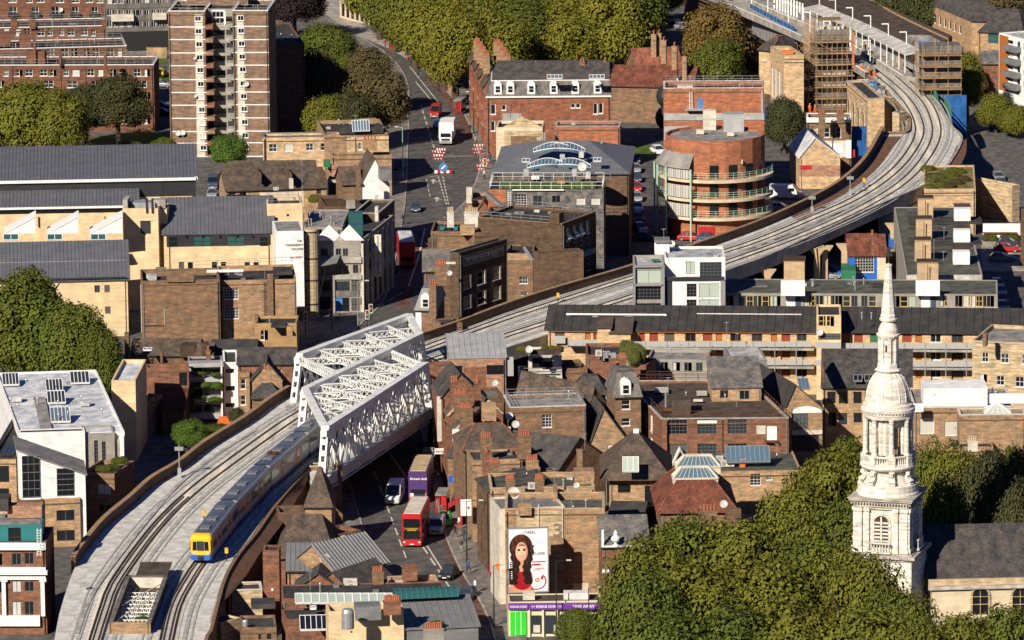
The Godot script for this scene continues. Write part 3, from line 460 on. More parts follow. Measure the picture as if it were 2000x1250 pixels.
	h=H("slate_clad_flats","slate clad flats with a grass roof terrace and white framed doors","apartment house","",[-3.47,-22.4,-0.0518,17.74,9,0,14],"slate_grey",{f=[["w",[4.1],[11.2],1.8,2],["d",[6.88],[11.3],1.4,1.7],["d",[9.79],[11.9],1.3,1.1],["Z",[13.49,15.77],[11.6],1.4,1]],r=[["g",[1.5,5],[3,6,9],1.8,1.8]],para=.15})
	bk(h,"white_fascia","p_white",[7.7,13.85,.4,7.94,.16,.4])
	bk(h,"brick_pier","brick_orange",[1.32,10.93,.1,2.73,2.98,.1])
	bk(h,"grass_roof","grass",[9.22,13.95,-1.2,14.54,.25,4])
	railing(h,[.2,-.2,17.54,-.2,17.54,-8.8,.2,-8.8,.2,-.2],14,1.1,"p_white")
	railing(h,[2.18,-3.96,18.63,-4.75],14.4,1.2,"galvanised",1.2)
	railing(h,[2.55,-6.38,10.82,-6.39],9.8,1,"p_white",1.5)
	unit(h,12.56,12.2,-.36,.9,.8,.5,"offwhite")
	unit(h,17.06,12.2,-.36,.9,.8,.5,"offwhite")
	bk(h,"table","wood",[11.08,14.3,-2.8,1.19,.7,1.5])
	ladder(h,3.29,13.8,.6)
	h=H("parapet_house","small brick house with a white edged stepped gable next to the road","house","",[-6.86,-30.1,-0.0513,3.21,7,0,11],"brick_pink",{para=.5})
	wing(h,1.35,3,0.0000,[2.8,3,0,9.49],"br_red",{roof=["gz","br_red",1.8]})
	bk(h,"roof_unit","offwhite",[.16,10.6,-4.07,.91,1.6,1.2,.48,11,2.66,.8,1,1.2])
	bk(h,"chimney","br_red",[.31,10,9.1,.79,1.5,.8])
	duct(h,V(3.57,13.6,8.84),V(8.01,10.2,10.86))
	h=H("brown_brick_house","tall brown brick house with toys on its lead roof beside the bus lane","building","",[-12,8.65,-0.0498,6.67,9.15,0,13],"br_brown",{l=[["s",[1.5,4,6.5],[3,6,9],1.1,1.8]],para=.5})
	chimney(h,2.78,13,-3.33,1.03,2.2,.9,"concrete_light",3,"pot_buff")
	chimney(h,5.93,13,-3.32,2.19,2.2,.9,"concrete_light",6,"pot_buff")
	bk(h,"roof_box","brick_stock",[5.58,12.8,2.08,2.17,1.4,1.5])
	bk(h,"bricked_window","timber_dark",[5.46,12.94,.1,1.15,.86,.1])
	bk(h,"cushion","p_teal",[1.47,12.6,-3.4,.62,.5,.8,3.53,12.6,-3.4,.62,.5,.8])
	bk(h,"cushion","p_red",[2.69,12.6,-6.8,.62,.5,.8])
	wing(h,6.67,2.29,0.5310,[4.32,4,0,13.2],"br_brown",{para=.3})
	bk(h,"stain","brick_dark",[.24,10.46,.04,1.27,1.56,.05])
	h=H("long_brick_range","long brown brick wall with a tall flue pipe and one small white window","building","",[-3.67,6.95,-0.0504,10.91,10,0,14.5],"br_brown",{f=[["w",[7.89],[11.6],.4,.9]],para=.4,cop="felt"})
	bk(h,"patched_wall","brick_pink",[5.15,11.6,.08,3.64,.96,.1])
	flue(h,9.21,4,.5,8.2)
	bk(h,"ledge","offwhite",[5.16,11.31,.5,3.64,.26,.5])
	bk(h,"low_roof","felt",[4.82,11.31,4,3.01,.47,4])
	h=H("duncan_warehouse","brown brick warehouse wall painted with a traders name above rows of windows","building","",[-7.63,30,1.0032,13.06,1.6,0,13.5],"brick_dark",{f=[["s",[1.04,5.03,9.14],[2,5,8],2.2,1.9]],para=.1,cop="slate"})
	bk(h,"name_board","render_grey",[6.53,11.35,.04,11.23,1.35,.05])
	words(h,"DUNCARTER & SONS",V(6.53,12.0,.09),.82,"ink")
	bk(h,"pale_shutter","offwhite",[3.05,2,.05,.4,1.9,.12,3.05,5,.05,.4,1.9,.12,3.05,8,.05,.4,1.9,.12,7.03,2,.05,.4,1.9,.12,7.03,5,.05,.4,1.9,.12,7.03,8,.05,.4,1.9,.12,11.14,2,.05,.4,1.9,.12,11.14,5,.05,.4,1.9,.12,11.14,8,.05,.4,1.9,.12])
	h=H("party_wall_house","brown brick house with one square white window beside the railway","building","",[-.68,19.31,-0.0488,3.85,8,0,11.5],"br_brown",{f=[["w",[1.85],[7],1.2,1],["s",[1.93],[4.6],1.1,1.1]],para=.3})
	bk(h,"broken_render","brick_stock",[1.85,10.49,.1,3.49,1.03,.12])
	duct(h,V(2.61,12.6,.39),V(3.9,10.6,.6))
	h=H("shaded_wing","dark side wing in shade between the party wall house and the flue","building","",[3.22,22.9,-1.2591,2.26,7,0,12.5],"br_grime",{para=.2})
	h=H("station_road_block","tall dark brick block with three pale roof windows and a concrete band","building","",[7.55,14.78,1.1021,11.32,14,0,15],"brick_dark",{f=[["s",[1.36,3.62,5.88,8.15],[3.5,6.6,9.7,12.2],1.2,1.9]],r=[["s",[1.5,4.5,7.5,10.5],[3,6,9,12],1.1,1.8]],para=.3,cop="br_brown"})
	bk(h,"concrete_band","concrete",[5.66,8.9,.15,10.86,.8,.2])
	skylight(h,2.26,12.4,.15,1.0,1.0,1.1,"pane_blind","p_white",2)
	skylight(h,4.75,12.4,.15,1.0,1.0,1.1,"pane_blind","p_white",2)
	skylight(h,6.56,12.4,.15,1.0,1.0,1.1,"pane_blind","p_white",2)
	bk(h,"corner_turret","brick_dark",[.6,15,-.4,1.6,1.6,1.6])
	railing(h,[.4,-.4,10.92,-.4,10.92,-13.6,.4,-13.6,.4,-.4],15,.9,"p_grey")
	h=H("brick_corner_house","brick house with a mansard corner and white end wall beside the bridge","building","",[-13.71,50.2,-0.1382,2.85,12,-.5,9],"br_brown",{roof=["hip","lead",3,.28,.1]})
	bk(h,"white_wall","white",[.4,5.51,.05,.83,3.37,.06])
	chimney(h,3.78,9.8,8.84,1.04,4.4,1,"br_brown",3,"pot")
	dormer(h,1.42,9.2)
	h=H("chimney_house","low dark house whose wide stack carries five red pots and a satellite dish","house","",[-12.82,28,0.0057,5.15,9,0,10.5],"br_grime",{roof=["gx","slate_grey",2.4]})
	chimney(h,2.55,11.6,17.22,1.77,2.8,.9,"br_brown",5,"pot")
	dish(h,3.82,12.5,12.42,.4,0)
	flue(h,4.19,1,.8,9.5)
	bk(h,"white_coping","offwhite",[3.44,12.9,7.28,2.49,.3,.3])
	h=H("track_side_store","small brown store at the foot of the viaduct wall","shed","",[-9.81,56.6,0.3926,3.02,4,0,8.2],"br_brown",{para=.2})
	h=H("tiled_house","long house with a red tiled roof behind green netted scaffolding","house","",[17.91,-174.5,-0.1940,14.75,10,0,6.5],"br_brown",{roof=["gx","tile_red",3,.5]})
	wing(h,2.45,-14.55,0.3891,[8.27,10,0,7],"br_brown",{roof=["gx","tile_terracotta",3.4,.5]})
	chimney(h,7.49,11.5,-1.9,.91,4,1,"br_tan",2,"pot")
	chimney(h,8.22,11.5,-3.07,.91,4,1,"br_tan",2,"pot")
	chimney(h,10.49,11.5,5.15,.9,4,1,"br_tan",2,"pot")
	chimney(h,13.56,11.5,12.09,.9,4,1,"br_tan",2,"pot")
	chimney(h,15.68,10,14.05,.81,4,.9,"br_tan",0,"pot")
	bk(h,"white_pipe","p_white",[11.97,7.4,-1,.3,2.2,.3])
	scaffold("green netted scaffolding on timber legs before the red tiled house",18.26,-182.6,4.97,2.6,4.5,[2.6,5.0,7.2],"net_green",.06,1)
	scaffold("low green netted scaffolding strip beside the round brick building",23.5,-187.9,4.61,2.2,4.5,[2.6],"net_green",0,1)
	scaffold("green netted scaffolding along the gable of the terracotta roof",33.1,-211.7,6,2,5,[3.0,6.0],"net_green",-.5,1)
	h=H("orange_drum_building","orange brick building with curved cream balconies and green glazed stair","building","",[25.4,-96.4,-0.0236,16.64,8,0,18],"brick_orange",{para=.6,cop="concrete_light"})
	railing(h,[.3,-.3,16.34,-.3,16.34,-7.7,.3,-7.7,.3,-.3],18,.9,"galvanised")
	bk(h,"blue_door","p_sky",[6.07,14.61,.06,.76,1.73,.08])
	bk(h,"walkway","galvanised",[5.24,14.43,1.2,3.13,.37,1.2])
	bk(h,"vent_box","offwhite",[3.56,17.7,-.37,2.56,.8,1])
	bk(h,"downpipe","metal_pale",[16.29,13.77,.2,.28,3.74,.16])
	bk(h,"grey_band","metal_pale",[8.36,12.69,.12,16.53,1.15,.14,3.45,9.37,.1,6.71,2.31,.12])
	ladder(h,4.49,17.5,.3)
	drum(h,8.17,34.2)
	bk(h,"plant_box","metal_pale",[11.23,15.4,30.1,3.26,3,3])
	bk(h,"plant_box","offwhite",[7.36,16.4,26.5,2.08,2,2.2,7.34,15.6,28.6,2.07,1.6,1.8])
	bk(h,"vent_box","offwhite",[5.78,15.7,33.2,1.24,.7,1,10.64,15.7,35.3,1.1,.6,1])
	sphere_tank(26.1,-161.4)
	h=H("corner_pub","old brown brick corner pub with a white cornice and white shop front","building","",[50.2,-119.9,-0.0555,7.57,5.59,0,9],"br_brown",{f=[["s",[1.02,3.03],[5.8],.9,1.6],["s",[4.95],[5.8],.9,1.7],["k",[.44],[2.7],1.6,1.8]],para=.5,cop="p_white"})
	bk(h,"cornice","p_white",[3.81,8.41,.4,7.62,.83,.4])
	bk(h,"shop_front","offwhite",[3.85,2.38,.15,7.58,2.87,.15])
	bk(h,"poster","p_white",[5.17,3.13,.2,2.19,1.62,.06])
	bk(h,"pilaster","p_white",[7.14,2.28,.4,.88,3.1,.4])
	bk(h,"red_door","p_red",[8.04,2.37,.1,.35,1.33,.1])
	chimney(h,2.64,8.9,4.81,1.16,1.6,.9,"br_brown",3,"pot")
	chimney(h,5.75,8.9,3.89,1.3,1.6,.9,"br_brown",3,"pot")
	bk(h,"blue_hoarding","net_blue",[8.89,2.17,-2,2.52,5.18,.2])
	h=H("small_warehouse","small pale brick warehouse with a weathered grey gabled roof","warehouse","",[48.2,-102.1,-0.0534,6.73,11,-1.8,5.4],"brick_yellow",{f=[["k",[2.41],[4.8],1.3,1.3],["k",[2.92],[3.1],.8,.7]],roof=["gz","f_light",3.2,.38]})
	bk(h,"stained_plinth","brick_pink",[3.37,2.12,.04,6.74,1.89,.06])
	bk(h,"red_base","p_red",[1,3.29,.07,2.01,.73,.05])
	h=H("stone_station_house","buff stone station building with a parapet and tall plastered bays","building","",[49.2,-182.8,-0.0593,3.55,11,-2.6,10.5],"brick_yellow",{l=[["Z",[1,4,7],[1.5],2.2,5.5]],para=.8,cop="stone_buff"})
	bk(h,"cornice","stone_buff",[1.76,9.3,.3,3.64,.37,.3])
	bk(h,"orange_load","p_orange",[.5,10,-5,2,.6,1])
	h=H("station_cottage","small tan station house with a dark hipped roof and red ridge","house","",[45.7,-206.7,-0.6957,2.89,8,0,8],"brick_yellow",{roof=["hip","slate",2.2,.3,.4,"tile_terracotta"]})
	bk(h,"sign","p_white",[1.23,6.15,.1,1.27,.16,.1])
	scaffold_tower(55.3,-186.1)
	h=H("arched_viaduct_wall","buff brick arcade with round arches carrying the railway beside the scaffold tower","building","",[59.5,-165.1,-1.4547,21,3,0,8.5],"brick_yellow",{para=.3,cop="concrete"})
	blind_arch(h,2.52,.5,2.0,5.2)
	blind_arch(h,7.46,.5,2.0,5.2)
	blind_arch(h,12.39,.5,2.0,5.2)
	blind_arch(h,17.33,.5,2.0,5.2)
	bk(h,"cornice","stone_buff",[10.5,7.3,.18,21,.3,.2])
	h=H("viaduct_pier","buff brick end pier of the arcade with a grey sheeted ramp","building","",[62.2,-148.4,-0.8428,2.74,4,0,8],"stone_buff",{para=.2})
	h=H("pier_block","square buff brick pier standing beside the track bend","building","",[65.3,-128.7,-0.7334,1.5,2,0,8.5],"stone_buff",{para=.1,cop="concrete"})
	scaffold("timber decked scaffold block at the station end hung with blue sheeting",72.1,-155,6.9,6,16.4,[8.4,10.4,12.4,14.4],"net_blue",.02,2)
	h=H("unfinished_lift_shaft","pale unfinished lift shaft with blue sheeted walls above the scaffold","building","",[73.4,-187.2,-0.0602,4.17,8,-2,12.2],"f_grey",{para=1})
	bk(h,"blue_sheet","sheet_blue",[1.05,10.65,.1,1.92,1.69,.12])
	h=H("housing_block","tan brick housing with a dark hipped roof, top right","apartment house","",[87,-238,-0.2405,7.68,24,-13,8.5],"brick_stock",{l=[["m",[2,5,8,11,14,17,20],[1.5,5.2],1.3,1.6]],f=[["n",[2.3,4.91],[6.4],.7,1.3]],roof=["hip","slate",4.2,.35,.5]})
	bk(h,"porch","slate",[-3.17,0,-4,1.8,3.0,2.0,-7.5,0,-12,1.8,3.0,2.0,-11.83,0,-20,1.8,3.0,2.0])
	h=H("housing_annex","tan brick housing annex with a dark roof and a green glazed entrance","apartment house","",[88,-234.1,-0.3242,8.61,14,0,7],"brick_stock",{f=[["E",[1.86],[4.9],2,1.8]],roof=["hip","slate",3.6,.3,.5]})
	h=H("white_balcony_flats","tall white flats with orange panels and blue grey balconies at the right edge","apartment block","",[88.2,-188.1,-1.1433,14.48,14,0,13.5],"white",{f=[["d",[2.24],[12],2.9,.7],["n",[6.66],[11.8],1.1,1],["n",[8.87],[11.7],1.3,1],["d",[2.27],[9.7],2.9,.7],["n",[6.69],[9.5],1.1,1],["n",[8.9],[9.4],1.3,1],["d",[2.3],[7.4],2.9,.6],["n",[6.73],[7.2],1.1,1],["n",[8.93],[7],1.3,1],["d",[2.33],[5.2],2.9,.6],["n",[6.76],[5],1.1,1],["n",[8.96],[4.9],1.3,1]],roof=["flat","f_pale"],para=.2})
	bk(h,"orange_bay","door_orange",[1.83,3.21,.06,3.18,10.01,.06])
	bk(h,"balcony","lead",[5.83,10.91,1.2,4.74,.93,1.2,5.86,8.57,1.2,4.75,.94,1.2,5.89,6.23,1.2,4.75,.94,1.2,5.92,4.04,1.2,4.75,.94,1.2])
	bk(h,"chimney","brick_pink",[6.52,13.5,-3,1.4,1.4,1.4])
	h=H("red_shed","low dark red brick building beneath a pitched grey roof behind the bushes","shed","",[85.3,-193.6,-0.0587,3.79,8,0,7],"br_red",{roof=["gx","slate_grey",1.8]})
	h=H("blue_container","long blue freight container on the embankment","container","",[84.5,-163,-0.4187,5.45,2.6,0,2.7],"p_blue",{roof=["flat","p_blue"],para=.02})
	h=H("old_viaduct_stub","disused brick viaduct end overgrown with grass on top","building","",[65.9,-56.9,0.0010,8.23,23,1.5,7.5],"brick_yellow",{roof=["flat","grass_dry"],para=.3})
	bk(h,"ledge","stone_buff",[3.97,6.45,.15,7.6,.19,.2])
	bush(h,"weed",1,7.4,-2,V(1.3,.7,1.3),"pale",0)
	bush(h,"weed",4.7,7.4,-7.3,V(1.3,.7,1.3),"olive",1)
	bush(h,"weed",2.17,7.4,-12.6,V(1.3,.7,1.3),"brown",2)
	bush(h,"weed",5.87,7.4,-17.9,V(1.3,.7,1.3),"pale",3)
	bush(h,"weed",3.33,7.4,-4.2,V(1.3,.7,1.3),"olive",4)
	bush(h,"weed",7.03,7.4,-9.5,V(1.3,.7,1.3),"brown",5)
	bush(h,"weed",4.5,7.4,-14.8,V(1.3,.7,1.3),"pale",6)
	bush(h,"weed",1.96,7.4,-20.1,V(1.3,.7,1.3),"olive",7)
	bush(h,"weed",5.66,7.4,-6.4,V(1.3,.7,1.3),"brown",8)
	bush(h,"weed",3.13,7.4,-11.7,V(1.3,.7,1.3),"pale",9)
	bush(h,"weed",6.83,7.4,-17,V(1.3,.7,1.3),"olive",10)
	bush(h,"weed",4.29,7.4,-3.3,V(1.3,.7,1.3),"brown",11)
	bush(h,"weed",1.76,7.4,-8.6,V(1.3,.7,1.3),"pale",12)
	bush(h,"weed",5.46,7.4,-13.9,V(1.3,.7,1.3),"olive",13)
	h=H("white_lean_to","white tarpaulin roof below the viaduct stub","shed","",[67.5,-57.7,-0.2218,3.14,4,0,4.5],"tarp_white",{roof=["shed","tarp_white",1.4]})
	h=H("white_shed_roof","slanting pale shed roof behind the brown stair towers","shed","",[62.2,-53.2,1.2162,8.96,4,0,4.5],"tarp_white",{roof=["shed","tarp_white",.6]})
	h=H("white_yard_wall","long white rendered yard wall with shrubs in front of it","wall","",[75,-52.6,-0.0502,5.91,.4,0,2.6],"white",{para=.02})
	bk(h,"plinth","br_red",[2.67,1.15,.6,5.36,.11,.6])
	bush(h,"shrub",.49,.5,1.2,V(.8,.8,.7),"brown",0)
	bush(h,"shrub",1.49,.5,1.2,V(.8,.8,.7),"green",1)
	bush(h,"shrub",3.32,.5,1.2,V(.8,.8,.7),"brown",2)
	bush(h,"shrub",4.42,.5,1.2,V(.8,.8,.7),"green",3)
	bush(h,"shrub",5.15,.5,1.2,V(.8,.8,.7),"brown",4)
	h=H("right_edge_terrace","grey brown brick terrace along the right edge road","house","",[79.1,-29.6,-1.2444,3.34,45,-8,9],"br_grime",{para=.3})
	h=H("right_edge_wall","pale broken wall and shed behind the right edge road","wall","",[80.9,-68.4,0.6779,1.65,10,0,6],"stone_buff",{para=.3})
func build_right_and_front():
	var h:Node3D
	h=H("flats_rear_wing","dark roofed flats wing with three white roof boxes and brown stair towers","apartment block","",[57.7,26.1,-0.0314,11.14,58.1,0,9],"render_grey",{roof=["flat","f_green"],para=.12})
	bk(h,"stair_tower","brown_panel",[4.51,8.4,-47.1,2.32,3.6,1.6,3.63,8.4,-28.8,2.38,3.6,1.6,2.83,8.4,-10.77,2.37,3.6,1.6,2.89,8.4,7.39,3.05,3.6,1.6])
	bk(h,"tower_roof","timber_dark",[4.56,11.95,-48.5,2.47,.25,2.2,3.68,11.95,-30.2,2.52,.25,2.2,2.88,11.95,-12.05,2.51,.25,2.2,2.93,11.95,6.17,3.19,.25,2.2])
	bk(h,"cable","timber_dark",[4.48,9.1,-46.3,.11,2.9,.12,3.6,9.1,-28,.1,2.9,.12,2.81,9.1,-10,.1,2.9,.12,2.86,9.1,8.12,.1,2.9,.12])
	bk(h,"white_roof_box","white",[10.08,9,-44.8,2.49,1.9,2.4,9.24,9,-26.3,2.46,1.9,2.4,8.42,9,-8.37,2.45,1.9,2.4])
	bk(h,"box_roof","f_brown",[10.17,10.85,-46.9,2.57,.15,3,9.32,10.85,-28.3,2.53,.15,3,8.5,10.85,-10.29,2.52,.15,3])
	bk(h,"roof_step","felt",[5.18,8.85,-45.4,6.85,.4,.4,4.92,8.85,-38.4,6.8,.4,.4,4.44,8.85,-27.5,6.9,.4,.4,4.14,8.85,-19.27,6.84,.4,.4,3.77,8.85,-9.29,6.76,.4,.4])
	bk(h,"roof_panel","felt",[7.44,8.97,-42.6,11.21,.15,6,6.75,8.97,-24.8,11,.15,6])
	mast(h,4.03,9.5,.33,5,false)
	bk(h,"parapet_panel","concrete_light",[7.88,8.4,1.75,6.01,.9,.2,.72,8.4,1.63,1.55,.9,.2])
	bk(h,"window","p_grey",[2.96,10.4,5.01,.9,.9,.1])
	h=H("flats_front_block","long flats with yellow framed windows and a dark flat roof behind the deck access terrace","apartment block","",[30,49.6,-0.0742,39.1,11.21,0,11],"render_grey",{f=[["d",[.54,2.87,5.1],[9],1,1.6],["Z",[1.67],[9],1.1,1.6],["y",[3.92,6.12],[9],1,1.6],["S",[7.28],[9],1,1.6],["S",[11.66,26.5],[9.1],.9,1.6],["y",[12.73,14.93],[9.1],1,1.6],["d",[13.86,16.06,22,23.1,24.2],[9.1],1,1.6],["y",[17.13,20.8,25.3],[9.1],1.1,1.6],["d",[18.36,19.77],[9.1],.9,1.6],["S",[30.9],[9.2],1,1.6],["y",[32,36.5],[9.2],1,1.6],["d",[33.1,37.6],[9.2],1,1.6],["y",[34.2],[9.2],1.1,1.6],["Z",[35.4],[9.2],1,1.6]],roof=["flat","f_green"],para=.1})
	bk(h,"sill_panel","cream",[4.41,8.64,.15,8.23,.3,.15,15.45,8.69,.15,7.97,.3,.15,23.7,8.74,.15,8.08,.3,.15,35,8.8,.15,8.48,.3,.15])
	bk(h,"white_door_panel","white",[9.75,8.73,.12,1.27,1.94,.14,28.9,8.83,.12,1.28,1.94,.14])
	bk(h,"blue_door","window_blue",[10.8,8.73,.1,.64,1.94,.12,30,8.83,.1,.64,1.94,.12])
	bk(h,"stair_tower","brown_panel",[9.97,10.2,-9.46,2.96,3.6,3])
	bk(h,"tower_roof","timber_dark",[9.96,13.7,-10.02,3.16,.3,3.4])
	bk(h,"white_parapet_box","white",[10.09,11,1.91,3.41,2.2,.6,29.2,11,1.4,3.41,2.2,.6])
	bk(h,"dark_base","timber_dark",[9.99,10.9,-1.86,3.43,.3,.8,29.2,10.9,-2.38,3.42,.3,.8])
	bk(h,"blue_stain","felt",[22.1,10.97,-4.99,1.72,.08,3])
	bk(h,"roof_window","p_black",[9.89,12.6,-9.86,.74,1,.1])
	vent(h,12.74,11,-5.55,.9,.2)
	h=H("white_modern_block","white modern apartment block with large grey framed windows and roof terrace","apartment block","",[17.31,54.3,-0.0017,4.33,8,0,16],"render_grey",{f=[["S",[.34],[13.4],3.5,1.9],["g",[.33],[11],3.5,1.9],["k",[.31],[10],3.5,.5]],roof=["flat","f_pale"],para=.3})
	bk(h,"frame","p_grey",[2.16,15.73,.4,4.43,.25,.5,2.15,13.05,.4,4.43,.25,.5,.07,9.71,.4,.26,6.2,.5,4.14,9.67,.4,.41,6.2,.5])
	wing(h,4.45,-2.5,-0.0000,[8.58,9.08,0,16.57],"white",{f=[["S",[2.98],[14.2],1.3,1.8],["g",[4.98],[13.6],3.1,2.3]],roof=["flat","f_pale"],para=.3})
	wing(h,4.43,-.4,-0.0000,[8.32,3.4,0,13.61],"white",{f=[["g",[3.07],[11.3],1.4,1.9],["g",[3.06],[9],1.4,1.9],["S",[4.78],[11.2],2.9,2],["S",[4.77],[9],2.9,1.9],["p",[.05],[11.1],.9,2.1]],roof=["flat","f_brown"],para=.1})
	bk(h,"dark_slot","pane_mid",[4.93,8.9,-.36,1.01,4.72,.05])
	bk(h,"grey_edge","p_grey",[12.6,8.94,.2,.67,4.71,.6])
	bk(h,"dark_cap","metal_dark",[8.62,13.65,-.2,8.48,.5,.5])
	railing(h,[4.66,-7.96,12.84,-7.58],12.4,1.1,"p_black",2.5)
	bk(h,"roof_cabin","white",[4.21,16,-8.24,2.09,2,3])
	bk(h,"roof_cabin_lid","lead",[4.21,17.85,-7.68,2.21,.3,3])
	mast(h,4.29,17,-1.3,4,true)
	dish(h,5.57,17.5,-8.32,.5,0)
	bk(h,"hatch","felt",[4.89,15.9,-11.26,1.35,.4,1])
	bk(h,"green_mat","p_green",[3.16,15.99,-3.1,1.12,.06,1.5])
	h=H("deck_access_terrace","yellow brick deck access terrace with red and orange doors behind long steel balconies, west part","terrace","deck access terraces",[5.05,65.3,-0.0850,44.8,10,0,9],"brick_yellow",{f=[["b",[.94],[7.3],1.4,1.3],["O",[5.17],[7.3],.8,1.3],["R",[6.32],[7.3],.5,1.3],["R",[12.76],[7.4],.8,1.3],["R",[14.21],[7.4],1.2,1.3],["b",[16.31],[7.4],1.4,1.3],["b",[19.19],[7.4],1.5,1.3],["R",[21.7],[7.5],1.3,1.3],["O",[23.5,31.2],[7.5],.9,1.3],["b",[25.5,28.5],[7.5],1.5,1.3],["R",[32.7],[7.5],1.2,1.3],["d",[34.8],[7.6],1.4,1.3],["R",[12.75],[5.1],.8,1],["R",[14.2],[5.1],1.2,1],["b",[16.29],[5.1],1.4,1],["b",[19.19],[5.1],1.5,1],["R",[21.7],[5.2],1.3,1],["O",[23.5,31.2],[5.2],.9,1],["b",[25.5,28.5],[5.2],1.5,1],["R",[32.7],[5.2],1.2,1],["d",[34.8],[5.3],1.4,1],["R",[12.74],[2.3],.8,1.2],["R",[14.19],[2.3],1.2,1.2],["b",[16.29],[2.3],1.4,1.2],["b",[19.18,25.5,28.5],[2.4],1.5,1.2],["R",[21.7],[2.4],1.3,1.2],["O",[23.5],[2.4],.9,1.2],["O",[31.2],[2.5],.9,1.2],["R",[32.7],[2.5],1.2,1.2],["d",[34.8],[2.5],1.4,1.2]],roof=["gx","felt",1.9,.8],over=.5,rib=1.2})
	bk(h,"eaves_board","door_orange",[22.4,8.72,.35,44.8,.29,.1])
	bk(h,"balcony_panel","panel_glass",[12.54,6.96,1.9,1.2,.78,.06,13.79,6.97,1.9,1.2,.78,.06,15.04,6.98,1.9,1.2,.78,.06,16.29,6.99,1.9,1.2,.78,.06,17.54,7,1.9,1.2,.78,.06,18.79,7.01,1.9,1.2,.78,.06,20,7.02,1.9,1.2,.78,.06,21.3,7.03,1.9,1.2,.78,.06,22.5,7.04,1.9,1.2,.78,.06,23.8,7.05,1.9,1.2,.78,.06,25,7.06,1.9,1.2,.78,.06,26.3,7.07,1.9,1.2,.78,.06,27.5,7.08,1.9,1.2,.78,.06,28.8,7.09,1.9,1.2,.78,.06,30,7.1,1.9,1.2,.78,.06,31.3,7.11,1.9,1.2,.78,.06,32.5,7.12,1.9,1.2,.78,.06,33.8,7.13,1.9,1.2,.78,.06,35,7.14,1.9,1.2,.78,.06,36.3,7.15,1.9,1.2,.78,.06,12.53,4.37,1.9,1.2,.78,.06,13.78,4.38,1.9,1.2,.78,.06,15.03,4.39,1.9,1.2,.78,.06,16.28,4.4,1.9,1.2,.78,.06,17.53,4.41,1.9,1.2,.78,.06,18.78,4.42,1.9,1.2,.78,.06,20,4.43,1.9,1.2,.78,.06,21.3,4.44,1.9,1.2,.78,.06,22.5,4.45,1.9,1.2,.78,.06,23.8,4.46,1.9,1.2,.78,.06,25,4.47,1.9,1.2,.78,.06,26.3,4.48,1.9,1.2,.78,.06,27.5,4.49,1.9,1.2,.78,.06,28.8,4.5,1.9,1.2,.78,.06,30,4.51,1.9,1.2,.78,.06,31.3,4.52,1.9,1.2,.78,.06,32.5,4.53,1.9,1.2,.78,.06,33.8,4.54,1.9,1.2,.78,.06,35,4.55,1.9,1.2,.78,.06,36.3,4.56,1.9,1.2,.78,.06,3.51,7.04,1.9,.96,.88,.06,4.52,7.05,1.9,.96,.88,.06,5.54,7.06,1.9,.96,.88,.06,6.55,7.07,1.9,.96,.88,.06,1.68,7.11,.6,1.54,1.08,.06])
	bk(h,"deck_slab","concrete",[24.5,6.62,1.9,25.5,.29,1.9,24.5,4.02,1.9,25.5,.29,1.9])
	bk(h,"deck_slab","p_black",[5,6.84,1.9,4.14,.2,1.9])
	bk(h,"steel_post","p_grey",[13.77,2.82,1.95,.1,4.9,.15,16.78,2.85,1.95,.1,4.9,.15,19.79,2.87,1.95,.1,4.9,.15,22.8,2.9,1.95,.11,4.89,.15,25.8,2.92,1.95,.11,4.89,.15,28.8,2.95,1.95,.11,4.89,.15,31.8,2.97,1.95,.12,4.89,.15,34.8,3,1.95,.12,4.89,.15,37.8,3.02,1.95,.12,4.89,.15,40.8,3.05,1.95,.13,4.89,.15])
	wing(h,7.09,2.2,0.0000,[1.81,4,0,9.68],"brick_yellow",{roof=["shed","f_brown",.8]})
	wing(h,8.9,2.4,-0.0000,[2.82,4,0,8.95],"brick_yellow",{roof=["shed","f_brown",1.2]})
	bk(h,"clerestory_roof","f_brown",[9.28,10.2,-4.44,14.14,.3,3.2,27.9,10.2,-5.16,14.71,.3,3.2])
	bk(h,"white_fascia","p_white",[9.28,10.2,-4.39,14.14,.26,.3,27.9,10.2,-5.11,14.71,.26,.3])
	bk(h,"clerestory_wall","f_brown",[9.38,9.25,-4.33,13.36,1,.6,28,9.25,-5.05,13.94,1,.6])
	bk(h,"clerestory_window","pane_dark",[3.56,9.65,-3.86,1.21,.5,.7,8.06,9.65,-4.03,1.21,.5,.7,12.55,9.65,-4.21,1.21,.5,.7,21.9,9.65,-4.57,1.21,.5,.7,26.4,9.65,-4.74,1.21,.5,.7,30.9,9.65,-4.92,1.21,.5,.7])
	bk(h,"clerestory_window","pane_mid",[5.06,9.65,-3.92,1.21,.5,.7,9.56,9.65,-4.09,1.21,.5,.7,14.05,9.65,-4.26,1.21,.5,.7,23.4,9.65,-4.63,1.21,.5,.7,27.9,9.65,-4.8,1.21,.5,.7,32.4,9.65,-4.97,1.21,.5,.7])
	bk(h,"clerestory_window","pane_blind",[6.56,9.65,-3.97,1.21,.5,.7,11.06,9.65,-4.15,1.21,.5,.7,15.55,9.65,-4.32,1.21,.5,.7,24.9,9.65,-4.68,1.21,.5,.7,29.4,9.65,-4.86,1.21,.5,.7,33.9,9.65,-5.03,1.2,.5,.7])
	mast(h,26.1,10.5,22,4,true)
	mast(h,26.7,5.5,4.29,4,true)
	dish(h,25.2,6.88,.3,.4,0)
	dish(h,25.9,7,.3,.4,0)
